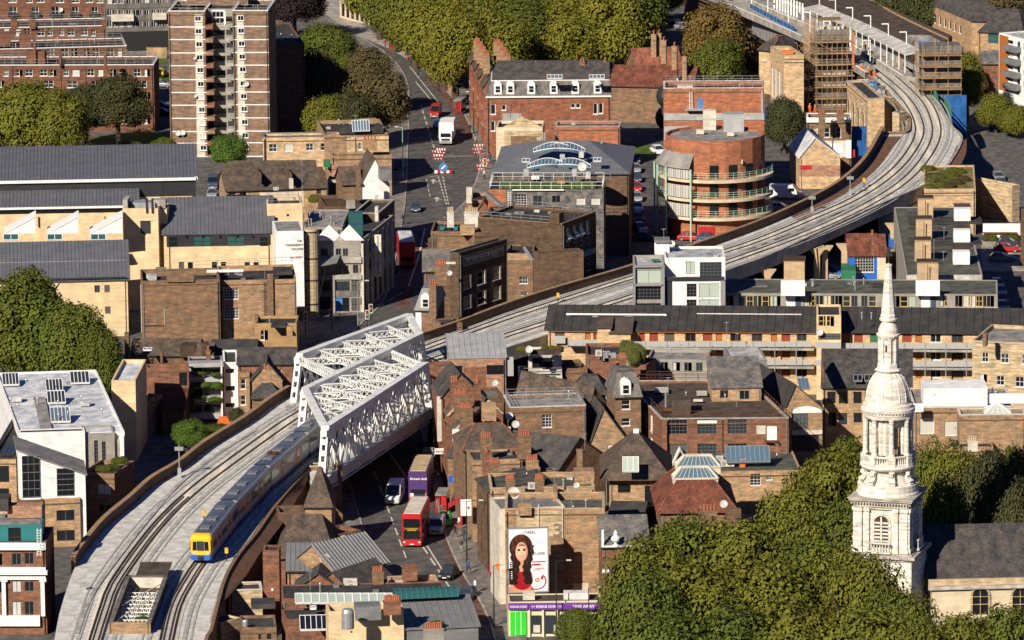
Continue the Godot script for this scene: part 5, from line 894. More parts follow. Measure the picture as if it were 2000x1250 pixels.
func build_church():
	var h:Node3D
	var t:Node3D
	t=thing("church_steeple","tall white stone church steeple with a columned lantern, dome and obelisk spire","church","",V(42.7,0,226.3),-.30)
	t.scale=Vector3.ONE*1.05
	t.position.y=-13.93
	steeple(t)
	h=H("church_nave","church nave with a long dark slate roof and arched windows in a cream wall","church","",[47.7,227.7,0.0645,12.47,16,0,10],"cream_pale",{roof=["gx","slate",5.5],over=.3})
	bk(h,"cornice","stone_grey",[5.98,9.86,.4,12.87,.44,.4])
	bk(h,"parapet","stone_buff",[6.03,10.26,.05,12.87,.77,.3])
	church_window(h,5.55,7.72)
	church_window(h,10.15,7.61)
	bk(h,"verge","stone_grey",[.41,9.9,.04,.74,.1,.1])
	lamp("black lantern lamp post against the church nave wall",51.1,227.2,10.5,0,.01,0,"p_black")
func build_trees():
	park_row("first",[-28,-308.8,15.12,6.95,-20.8,-301.3,17.56,7.73,-13.48,-306.4,14.92,6.48,-5.7,-301.1,17.7,7.74,.36,-302.5,17.92,7.59,8.33,-302.2,16.52,7.47,16.05,-306.2,17.96,8.03],0)
	park_row("second",[-25.3,-279.1,18.03,7.13,-16.9,-282.8,16.22,7.21,-10.3,-279,14.69,6.08,-2.62,-280.9,15.87,6.94,5.64,-281.4,17.03,6.41,12.95,-278.2,16.73,6.63,20.9,-283.4,17.56,6.47],1)
	park_row("third",[-22.1,-261.9,16.34,6.26,-14.76,-256.9,17.44,7.75,-7.68,-261.4,17.6,7.81,.99,-258.2,15.67,7.49,7.04,-261.7,18.35,6.66,13.45,-262.1,17.63,6.24,21,-261.2,16.2,7.84],2)
	park_row("fourth",[-17.86,-240.1,17.21,6.13,-11.22,-236.3,18.49,6.26,-3.89,-233.7,18.45,6.56,2.85,-236.1,16.18,5.85,10.6,-232.4,14.63,6.72,16.45,-236.9,17.98,6.23,22.6,-231,18.46,6.84],3)
	park_row("fifth",[-12.05,-212.4,17.48,7.16,-6.22,-215.4,18.1,7.33,1.96,-211.6,17.07,7.17,9.86,-211.1,15.57,6.95,18.36,-215,18.35,7.52],4)
	park_row("sixth",[-9.8,-192.3,18.37,5.8,-2.55,-197.1,16.78,6.77],5)
	tree("broad_tree","olive brown leafy tree beside the boxy rooflight on the street","",-23.1,-148.7,14.07,5.53,.12,"brown",1)
	tree("broad_tree","yellowish tree at the foot of the dark brick block","",-31.7,-142.5,10.32,4.26,.1,"olive",2)
	tree("broad_tree","rust brown tree half way up the street side","",-25.7,-184.7,12.38,4.79,.15,"brown",3)
	tree("broad_tree","green tree behind the rust brown street tree","",-33.7,-215.4,12.13,5.49,.15,"green",4)
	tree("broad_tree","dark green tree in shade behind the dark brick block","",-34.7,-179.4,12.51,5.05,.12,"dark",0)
	tree("copper_beech","dark purple leaved tree at the top edge","",-41.8,-278,12.06,6.18,.2,"purple",1)
	tree("broad_tree","small green street tree below the phone box","",-28.3,-205.9,8.53,3.57,.15,"green",2)
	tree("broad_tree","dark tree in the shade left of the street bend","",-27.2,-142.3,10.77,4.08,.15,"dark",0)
	tree("plane_tree","big olive green tree in front of the brick flats at the left edge","",-83.2,-131.8,14.83,6.85,.1,"olive",3)
	tree("plane_tree","olive green tree right of the left edge tree before the flats","",-77,-128.8,13.47,5.08,.12,"olive",0)
	tree("dark_tree","dark bronze leaved tree before the brick flats","",-68.3,-148.9,12.99,5.53,.2,"dark",1)
	tree("dark_tree","smaller dark bronze tree left of the larger one","",-74.1,-150.3,11.02,4.65,.22,"dark",4)
	tree("small_tree","bright green small tree at the foot of the tower block","",-47.8,-122,6.88,3.13,.12,"fresh",2)
	tree("shrub","round green shrub left of the tower block entrance","",-59.6,-137.5,3.94,2.47,.02,"green",3)
	tree("shrub","second green shrub on the lawn behind the college hall","",-65.5,-141.1,2.69,2.3,.02,"green",1)
	tree("plane_tree","large dark green tree before the college workshop, left edge","",-68.7,65.2,16.8,7.54,.08,"green",0)
	tree("plane_tree","large dark green tree right of the left edge tree by the college","",-61.8,70.9,14.53,6.28,.08,"green",2)
	tree("plane_tree","lower green crown reaching the brick wall by the college","",-57.3,74.6,11.58,3.41,.08,"green",4)
	tree("plane_tree","tallest green crown over the college workshop roof","",-67.9,59.9,17.49,4.48,.1,"green",3)
	tree("autumn_tree","tree turning rusty orange beside the station","",37.6,-211.3,15.89,6.23,.1,"rusty",1)
	tree("broad_tree","green lower tree under the rusty orange one","",37.8,-202.1,10.86,5.05,.08,"green",2)
	tree("broad_tree","brownish tree right of the rusty orange one","",43,-217.2,10.05,4.17,.1,"brown",3)
	tree("dark_tree","dark round tree in front of the scaffold tower","",47.3,-138.3,9.66,3.54,.1,"dark",4)
	tree("broad_tree","dark green tree behind the long station wall","",76.1,-274.3,13.53,5.77,.1,"dark",0)
	tree("broad_tree","dark green tree behind the long station wall nearest the housing","",81.5,-263.8,12.92,4.73,.1,"dark",2)
	tree("broad_tree","brown green tree at the top right corner","",99.3,-297.5,9.19,6.08,.1,"brown",1)
	tree("broad_tree","green tree left of the top park lane","",30.9,-298.1,10.72,3.85,.1,"dark",1)
	tree("broad_tree","olive tree between the blue sheeted scaffold and the white flats","",81.3,-172.4,12.52,2.73,.08,"olive",2)
	tree("broad_tree","yellowing tree before the red brick shed","",83.7,-190.5,7.49,2.59,.08,"rusty",3)
	tree("shrub","olive bushes above the blue container","",85.4,-158.4,7.1,3.42,.02,"olive",1)
	tree("shrub","olive bushes at the right edge above the container","",88.5,-152.6,5.89,3.22,.02,"olive",2)
	tree("street_tree","young green street tree before the take away shop","",7.37,218.9,5.91,2.37,.1,"green",2)
	tree("shrub","clipped cone shaped evergreen beside the leafy white flats","",-37.6,91.9,3.77,1.18,.02,"dark",3)
	tree("shrub","green creeper mound at the foot of the leafy white flats","",-43.5,102.2,4.22,2.48,.02,"fresh",1)
	tree("shrub","bushy creeper below the planted balconies","",-39.7,95.8,2.13,2.77,.02,"green",4)
	tree("churchyard_tree","dense olive green churchyard tree first of the bottom right mass","churchyard trees",14.58,246.2,20.2,5.14,.14,"olive",1)
	tree("churchyard_tree","dense olive green churchyard tree second of the bottom right mass","churchyard trees",18.79,234.8,20.2,6.09,.14,"green",2)
	tree("churchyard_tree","dense olive green churchyard tree third of the bottom right mass","churchyard trees",25.1,237.4,20.3,6.82,.14,"olive",3)
	tree("churchyard_tree","dense olive green churchyard tree fourth of the bottom right mass","churchyard trees",13.83,261.7,20.1,5.14,.14,"green",4)
	tree("churchyard_tree","dense olive green churchyard tree fifth of the bottom right mass","churchyard trees",20.5,255.4,19.38,7.05,.14,"olive",5)
	tree("churchyard_tree","dense olive green churchyard tree sixth of the bottom right mass","churchyard trees",27.9,253.4,19.43,7.07,.14,"olive",6)
	tree("churchyard_tree","dense olive green churchyard tree seventh of the bottom right mass","churchyard trees",33.4,244.6,19.96,6.3,.14,"green",7)
	tree("churchyard_tree","dense olive green churchyard tree eighth of the bottom right mass","churchyard trees",36.2,250.3,19.8,5.39,.14,"olive",8)
	tree("churchyard_tree","dense olive green churchyard tree ninth of the bottom right mass","churchyard trees",22.7,272.6,18.64,7.15,.14,"green",9)
	tree("churchyard_tree","dense olive green churchyard tree tenth of the bottom right mass","churchyard trees",30.3,272.9,19.2,7.14,.14,"olive",10)
	tree("churchyard_tree","dense olive green churchyard tree eleventh of the bottom right mass","churchyard trees",38.5,256,20.5,4.79,.14,"olive",11)
	tree("churchyard_tree","dense olive green churchyard tree twelfth of the bottom right mass","churchyard trees",41.4,264.8,18.96,4.45,.14,"green",12)
	tree("churchyard_tree","dense olive green churchyard tree thirteenth of the bottom right mass","churchyard trees",37.3,275.2,19.13,6.57,.14,"olive",13)
	tree("churchyard_tree","dense olive green churchyard tree fourteenth of the bottom right mass","churchyard trees",15.96,276.6,18.82,6.01,.14,"green",14)
	tree("churchyard_tree","dense green tree first behind the steeple on its left","churchyard trees",33.4,208.7,18.78,5.42,.14,"olive",15)
	tree("churchyard_tree","dense green tree second behind the steeple on its left","churchyard trees",37.6,196,19.4,5.02,.14,"olive",16)
	tree("churchyard_tree","dense green tree third behind the steeple on its left","churchyard trees",40.7,185.6,19.03,3.85,.14,"green",17)
	tree("churchyard_tree","dense green tree fourth behind the steeple on its left","churchyard trees",32,225.8,18.67,4.7,.14,"olive",18)
	tree("churchyard_tree","dense green tree fifth behind the steeple on its left","churchyard trees",37.5,221.2,18.48,5.32,.14,"green",19)
	tree("churchyard_tree","green tree first to the right of the steeple","churchyard trees",50.1,188.6,18.64,3.21,.14,"green",0)
	tree("churchyard_tree","green tree second to the right of the steeple","churchyard trees",53.1,194,19.32,4.05,.14,"olive",1)
	tree("churchyard_tree","green tree third to the right of the steeple","churchyard trees",56.3,196.7,19.51,3.79,.14,"dark",2)
	tree("churchyard_tree","green tree fourth to the right of the steeple","churchyard trees",60.1,194.3,19.44,3.56,.14,"green",3)
	tree("churchyard_tree","green tree fifth to the right of the steeple","churchyard trees",49.9,209.3,18.46,3.73,.14,"olive",4)
	tree("churchyard_tree","green tree sixth to the right of the steeple","churchyard trees",59,212.1,18.7,3.35,.14,"dark",5)
	tree("churchyard_tree","olive tree first in the bottom right corner below the nave","churchyard trees",47.6,277.6,19.35,4.36,.14,"olive",2)
	tree("churchyard_tree","olive tree second in the bottom right corner below the nave","churchyard trees",52.4,275.7,19.4,4.92,.14,"green",3)
	tree("churchyard_tree","olive tree third in the bottom right corner below the nave","churchyard trees",42.9,281.6,19.24,3.25,.14,"olive",4)
func build_traffic():
	var h:Node3D
	var o:Node3D
	bus("bus","red double deck bus with a white roof driving towards the viewer",-12.29,156.3,-.09,"p_red","offwhite")
	bus("bus","purple double deck bus seen from behind with a tan roof",-11.96,131.1,3.07,"p_purple","stone_buff",2,true)
	bus_back()
	bus("bus","red double deck bus seen from behind in deep shade with a pale blue roof",-16.5,-36.3,3.20,"p_red","f_light",2,true)
	van("red_van","small red van far up the street",-13.38,-182.3,-.12,"p_red",4.6,.86,2.2)
	truck("box_truck","white box truck waiting by the road works",-11.11,-153.6,-.05)
	van("white_van","white van with roof bars beside the purple bus",-15.36,134.6,-.12,"p_white",5.6,1.02,2.5)
	van("silver_van","silver van parked at the kerb beside the red bus",-9.68,153,-.1,"silver",4.8,.9,1.95)
	car("parked_car","green and white car parked behind the silver van",-8.75,148.3,0,"lime","parked cars")
	car("parked_car","dark blue car turning near the bottom of the street",-5.79,189.2,-.25,"window_blue","parked cars")
	car("parked_car","dark car just behind the dark blue car",-8.05,177.8,-.25,"metal_dark","parked cars")
	car("parked_car","black taxi on the left lane up the street",-15.71,-83.9,.05,"window_blue","parked cars")
	car("parked_car","blue car behind the white truck",-12.72,-170.6,-.1,"p_blue","parked cars")
	car("parked_car","blue grey van like car parked behind the college hall",-49.7,-99,0,"silver","parked cars")
	car("parked_car","yellow car parked beside the brick flats",-65.3,-234.2,1.5,"p_yellow","parked cars")
	car("parked_car","silver car parked below the yellow car",-64.7,-220.3,1.4,"silver","parked cars")
	car("parked_car","dark blue car in the shade beside the flats",-63.2,-193.3,1.5,"window_blue","parked cars")
	car("parked_car","black car in the shade beside the flats",-62.6,-186.2,1.5,"metal_dark","parked cars")
	car("parked_car","silver saloon parked beside the round brick building",44,-80.8,1.4,"silver","parked cars")
	car("parked_car","silver estate car by the small warehouse",52.5,-105.4,1.45,"silver","parked cars")
	car("parked_car","old dark red pickup by the viaduct wall",36.7,-61.1,1.3,"br_red","parked cars")
	car("parked_car","dark estate car in the right hand car park",78.6,-46.1,1.5,"metal_dark","parked cars")
	car("parked_car","dark red car between parked cars at right",77.9,-41.6,1.5,"p_red","parked cars")
	car("parked_car","grey car nearest in the right hand car park",76.4,-33.6,1.5,"p_grey","parked cars")
	car("parked_car","pale car at the top of the shaded row behind the flats",74,-11.16,.1,"silver","parked cars")
	car("parked_car","second pale car in the shaded row behind the flats",73.9,-5.26,.1,"silver","parked cars")
	car("parked_car","dark red car in the shaded row behind the flats",73.7,1.39,.1,"p_red","parked cars")
	car("parked_car","fourth car in the shaded row behind the flats",73.4,7.13,.1,"silver","parked cars")
	car("parked_car","fifth car in the shaded row behind the flats",73.2,13.6,.1,"window_blue","parked cars")
	car("parked_car","first car in the shaded lane by the viaduct stub",81.9,-109,.12,"silver","parked cars")
	car("parked_car","second car in the shaded lane by the viaduct stub",81.9,-101.8,.12,"window_blue","parked cars")
	car("parked_car","third car in the shaded lane by the viaduct stub",81.6,-93.7,.12,"silver","parked cars")
	car("parked_car","fourth car in the shaded lane by the viaduct stub",81,-85.8,.12,"silver","parked cars")
	car("parked_car","car at the bend of the shaded lane",81.2,-76,.3,"window_blue","parked cars")
	car("parked_car","first car along the side street from the top",21.3,-130,.05,"metal_dark","parked cars")
	car("parked_car","second car along the side street from the top",21.2,-120.5,.05,"silver","parked cars")
	car("parked_car","third car along the side street from the top",21.1,-111.1,.05,"window_blue","parked cars")
	car("parked_car","fourth car along the side street from the top",20.9,-101.9,.05,"p_red","parked cars")
	car("parked_car","fifth car along the side street from the top",20.8,-91.9,.05,"silver","parked cars")
	car("parked_car","sixth car along the side street from the top",20.7,-82,.05,"p_white","parked cars")
	car("parked_car","seventh car along the side street from the top",20.6,-72.4,.05,"metal_dark","parked cars")
	car("parked_car","eighth car along the side street from the top",20.7,-62.9,.3,"silver","parked cars")
	car("parked_car","dark blue car turned across the side street end",21.5,-54.4,1.2,"window_blue","parked cars")
	car("parked_car","white car left of the round brick building",25.5,-139.5,.3,"p_white","parked cars")
	car("parked_car","white car in the lane behind the park",30.2,-310.4,.5,"p_white","parked cars")
	car("parked_car","second white car in the lane behind the park",32.2,-298.8,.6,"p_white","parked cars")
	car("parked_car","silver car in the lane behind the park",34.2,-288.7,.6,"silver","parked cars")
	car("parked_car","silver car beside the green container",48.5,-19.64,1.5,"silver","parked cars")
	car("parked_car","blue car beside the green container",50,-22.6,.8,"p_blue","parked cars")
	car("parked_car","blue car in the shade near the station trees",45.8,-213.9,.3,"p_blue","parked cars")
	car("parked_car","dark car parked on the shaded left kerb",-19,-125.7,.05,"metal_dark","parked cars")
	car("parked_car","red car behind the white modern block",28.6,-54.1,1.3,"p_red","parked cars")
	car("parked_car","dark car behind the white modern block",31.5,-53,1.2,"window_blue","parked cars")
	van("parked_van","big white van parked right of the round brick building",45.6,-92.6,1.45,"p_white",5.6,1.0,2.4)
	van("parked_van","grey van in the shaded lane by the viaduct stub",79.4,-92.3,.1,"p_grey",5.4,1.0,2.4)
	van("parked_van","dark blue van behind the college hall",-50,-108.6,0,"window_blue",4.8,.95,2.0)
	barrier("red and white road works barrier on the left island front",-12.45,-135,0,1.7,"road works barriers")
	barrier("red and white road works barrier at the left island back",-12.85,-139.4,.3,1.7,"road works barriers")
	barrier("red and white road works barrier on the left island right side",-11.98,-141.5,-.3,1.7,"road works barriers")
	barrier("red and white road works barrier at the right kerb, middle",-5.95,-141.2,.5,1.7,"road works barriers")
	barrier("red and white road works barrier at the right kerb, nearest the pavement",-5.22,-135.7,.8,1.7,"road works barriers")
	barrier("red and white road works barrier at the right kerb, farthest",-5.61,-145.5,.2,1.7,"road works barriers")
	barrier("red and white road works barrier below the right kerb group",-4.59,-129.2,.4,1.7,"road works barriers")
	barrier("red and white road works barrier nearest of the right kerb group",-5.01,-124,.2,1.7,"road works barriers")
	keep_sign(-11.43,-120.1)
	lamp("dark lamp post on the pavement below the red bus",-5.81,174.3,8.8,0,1.6,0,"p_black")
	lamp("pale green lamp post on the left pavement",-18.26,-117.8,8.5,0,-1.2,0,"mint")
	lamp("lamp post on the side street corner",28,-103.6,7,0,1.2,0,"p_grey")
	lamp("lamp post by the gabled street houses",-6.49,-162.3,7.5,0,-1.2,0,"p_black")
	lamp("lamp post by the park railings",-17.08,-232.7,8,0,-1.2,0,"p_black")
	lamp("lamp post farther down the park railings",-13.13,-212.4,8,0,-1.2,0,"p_black")
	lamp("lamp post at the bottom of the street",-2.44,203.6,7.5,0,1,0,"p_black")
	lamp("tall twin lamp post before the take away shop",4.9,210.1,9.5,0,1.3,0,"p_black")
	lamp("double globe lamp right of the young tree",8.64,213.3,7,0,1,0,"p_black")
	lamp("lamp post beside the small warehouse",54.5,-119.2,9,0,.8,0,"p_grey")
	lamp("lamp post by the corner pub",59.5,-134.9,9,0,.8,0,"p_grey")
	lamp("lamp post at the shaded junction",-22.8,16.39,7,0,1.2,0,"p_grey")
	signal_post("white bordered traffic light at the junction",-21.3,21.2,0)
	signal_post("second white bordered traffic light behind the first",-20.9,16.48,.1)
	signal_post("traffic light with red heads on the left of the junction",-26.6,20.2,-.2)
	signal_post("traffic light at the dark corner by the tan house",-30.4,22,.3)
	signal_post("black traffic light on the right pavement by the road works",-4.37,-114.5,0)
	o=pole_sign("blue_sign","bright blue advertising panel on the shaded corner pavement",-25.7,11.45,1.6,1.0,1.9,"p_sky")
	o=pole_sign("blue_sign","small blue sign high on the shop wall beside the bus stop street",-7.72,138.3,3.2,1.3,.9,"sign_blue",0,false)
	words(o,"i",V(0,3.65,.15),.4,"p_white")
	o=pole_sign("shop_sign","red lettered white sign hanging over the pavement below the purple bus",-7.29,134.4,3.4,1.7,1.9,"p_white",0,false)
	sale_print(o)
	o=pole_sign("shop_sign","white projecting shop sign with red letters by the bridge",-9.56,125.3,4.2,1.3,.75,"p_white",0,false)
	words(o,"bang",V(0,4.58,.15),.34,"p_red")
	o=pole_sign("shop_sign","tall white projecting sign with a small red mark on the brick street houses",-5.95,161.2,4.0,1.35,2.1,"p_white",0,false)
	bl(o,"red_mark",.3,4.9,.16,.25,.3,.03,"p_red")
	o=pole_sign("shop_sign","small orange sign on the cream wall by the poster",-1.71,191.9,4.3,.9,.8,"p_orange",0,false)
	o=pole_sign("mesh_sign","back of a white gridded road sign under the bridge end",-11.08,121.2,3.0,1.6,1.2,"galvanised")
	grid_back(o)
	shelter("bus shelter on the right pavement beside the purple bus",-9.08,141.2,-.1)
	shelter("bus shelter far up the street by the park",-9.08,-185.6,-.2)
	phone_box(-22.7,-264.6)
	awning("red awning over a shop door below the bus shelter",-7.19,148.4)
	awning("long red shop front canopy beside the poster",-1.96,184,4.5,5)
	person("worker in orange with a white helmet nearest the scaffold tower",63.1,-182.7,7.1,0,"hivis","hivis","p_white",0,"track workers")
	person("worker in orange bending over the debris heap",64.1,-179,7.1,1.1,"hivis","hivis","p_white",1,"track workers")
	person("worker in orange at the end of the debris heap",65,-175.7,7.1,0,"hivis","hivis","p_white",0,"track workers")
	person("worker in orange stooping on the platform",64.9,-202.2,8.1,2.2,"hivis","hivis","p_white",2,"track workers")
	person("worker in orange at the platform ramp",70,-184.7,8.1,0,"hivis","hivis","p_white",0,"track workers")
	person("worker in dark clothes and a red helmet by the blue fence",71.8,-172.5,7.2,0,"window_blue","window_blue","p_red",0,"track workers")
	person("worker in orange below the scaffold tower, left one",53.8,-182,.05,0,"hivis","hivis","p_white",0,"track workers")
	person("worker in orange below the scaffold tower, right one",54.6,-179.9,.05,1.1,"hivis","hivis","p_white",1,"track workers")
	person("worker in orange beside the stone station building",51.7,-210.2,.05,0,"hivis","hivis","p_white",0,"track workers")
	person("worker in orange stooping by the building site hoarding",50.5,-203.5,.05,2.2,"hivis","hivis","p_white",2,"track workers")
	person("worker in orange far along the platform",61.8,-222.9,8.1,0,"hivis","hivis","p_white",0,"track workers")
	person("pedestrian with pale trousers walking below the red awning",-6.56,164.8,.12,0,"ink","p_grey","",0,"pedestrians")
	person("pedestrian in black near the silver van",-7.39,156.5,.12,1.3,"p_black","ink","",1,"pedestrians")
	person("pedestrian in dark clothes beside the shop fronts",-6.28,158.3,.12,2.6,"ink","window_blue","",0,"pedestrians")
	person("pedestrian in a white top by the red awning",-6.9,151.9,.12,3.9,"p_white","p_red","",1,"pedestrians")
	person("person waiting beside the bus shelter",-7.83,141.3,.12,5.2,"p_black","ink","",0,"pedestrians")
	person("person in black outside the green shutter",1.93,203,.12,6.5,"p_black","ink","",1,"pedestrians")
	person("second dark clothed person outside the take away",2.47,204,.12,7.8,"ink","window_blue","",0,"pedestrians")
	person("person by the take away windows",5.72,205.6,.12,9.1,"p_grey","ink","",1,"pedestrians")
	person("person in an orange top by the right shop window",9.07,203.7,.12,10.4,"p_orange","ink","",0,"pedestrians")
	person("pedestrian in red near the phone box",-24,-266,.12,11.7,"p_red","ink","",1,"pedestrians")
	person("pedestrian in a red top on the park pavement",-19.27,-244.5,.12,13,"p_red","window_blue","",0,"pedestrians")
	person("person standing by the corner shop",-3.01,-124.9,.12,14.3,"ink","window_blue","",1,"pedestrians")
	person("person on the pavement by the road works",-3.54,-131.3,.12,15.6,"window_blue","ink","",0,"pedestrians")
	person("pedestrian in shade on the left pavement",-14.43,-56.2,.12,16.9,"ink","ink","",1,"pedestrians")
	person("pedestrian in a pale top on the left pavement",-17.79,-51.8,.12,18.2,"p_grey","ink","",0,"pedestrians")
	person("pedestrian in blue below the dark lamp post",-5.61,176.3,.12,19.5,"net_blue","ink","",1,"pedestrians")
	person("pedestrian in white near the bottom of the street",-4.75,186.5,.12,20.8,"tarp_white","window_blue","",0,"pedestrians")
	person("pedestrian in dull red under the projecting signs",-8.17,131.6,.12,22.1,"br_red","ink","",1,"pedestrians")
	person("pedestrian in grey by the gabled street houses",-5.98,-148.8,.12,23.4,"p_grey","ink","",0,"pedestrians")
	person("pedestrian in black by the gabled street houses",-7.12,-162.3,.12,24.7,"p_black","ink","",1,"pedestrians")
	person("pedestrian in white by the right kerb barriers",-4.46,-113.5,.12,26,"tarp_white","ink","",0,"pedestrians")
	person("pedestrian in black beside the black taxi",-17.52,-70.5,.12,27.3,"p_black","window_blue","",1,"pedestrians")
	person("pedestrian at the shaded left kerb",-17.64,-22.8,.12,28.6,"ink","p_grey","",0,"pedestrians")
	person("pedestrian in blue by the park railings",-16.58,-223.8,.12,29.9,"net_blue","ink","",1,"pedestrians")
	h=H("blue_garage","bright blue garage with a red brown roof and gridded doors","garage","",[51.7,-15.5,0.0202,4.27,8,0,4.4],"p_blue",{f=[["w",[.84],[1.8],2.9,2.3]],roof=["gx","tile_red",2.6,.5],over=.3})
	wing(h,4.27,0,0.0000,[1.31,8,0,4.27],"cream_pale",{roof=["gx","tile_red",2.6,.5]})
	chimney(h,2.6,6.5,11.99,.36,3,.8,"br_red",2,"pot")
	h=H("green_container","green steel container beside the blue garage","container","",[50.2,-10.68,-0.0481,2.22,6,0,3],"p_green",{roof=["flat","p_green"],para=.02})
	h=H("green_cabinet","green steel cabinet against the brown wall","cabinet","",[58.8,-23.4,-0.0488,1.46,1,0,2.9],"p_green",{roof=["flat","p_green"],para=.02})
	bk(h,"label","p_white",[.7,1.0,.05,.3,.3,.03,1.3,2.2,.05,.2,.2,.03])
	h=H("blue_truck_box","blue covered lorry body parked by the rear wing","lorry","",[59,-35.6,-0.0494,2.68,5,0,3.2],"p_blue",{roof=["flat","f_pale"],para=.02})
	h=H("wall","brown yard wall behind the green cabinet","wall","",[57.7,-22.5,-0.0488,3.18,5,0,3.4],"br_grime",{roof=["flat","concrete"],para=.2})
	h=H("park_terrace","pale terrace building with tall windows far up the street","building","",[-33.9,-310.1,-1.1085,15.77,9,0,9.9],"cream_pale",{f=[["d",[.8,3,5.2,7.4,9.6,11.8,14],[4,8],1.2,2.6],["k",[.8,3,5.2,7.4,9.6,11.8,14],[.4],1.5,2.6]],roof=["flat","f_grey"],para=.4})
	h=H("park_wall","low brick wall and railings along the park pavement","wall","",[-13.31,-222,-1.3893,15.42,.4,0,1.4],"brick_stock",{roof=["flat","stone_buff"],para=.02})
	h=H("boundary_fence","timber fence panels beside the tower block lawn","fence","",[-69.5,-256.5,-0.0598,3.94,.15,0,2.2],"planks",{roof=["flat","planks"],para=.02})
	h=H("blue_hoarding","long blue site hoarding at the edge of the building site","fence","",[44.1,-178.6,-1.1741,17.48,.15,0,2.2],"net_blue",{roof=["flat","net_blue"],para=.02})
	h=H("orange_sheeted_heap","bright orange tarpaulin covered heap beside the viaduct parapet","heap","",[-39.9,94,-0.0424,1.95,3,0,1.6],"p_orange",{roof=["shed","p_orange",.5]})
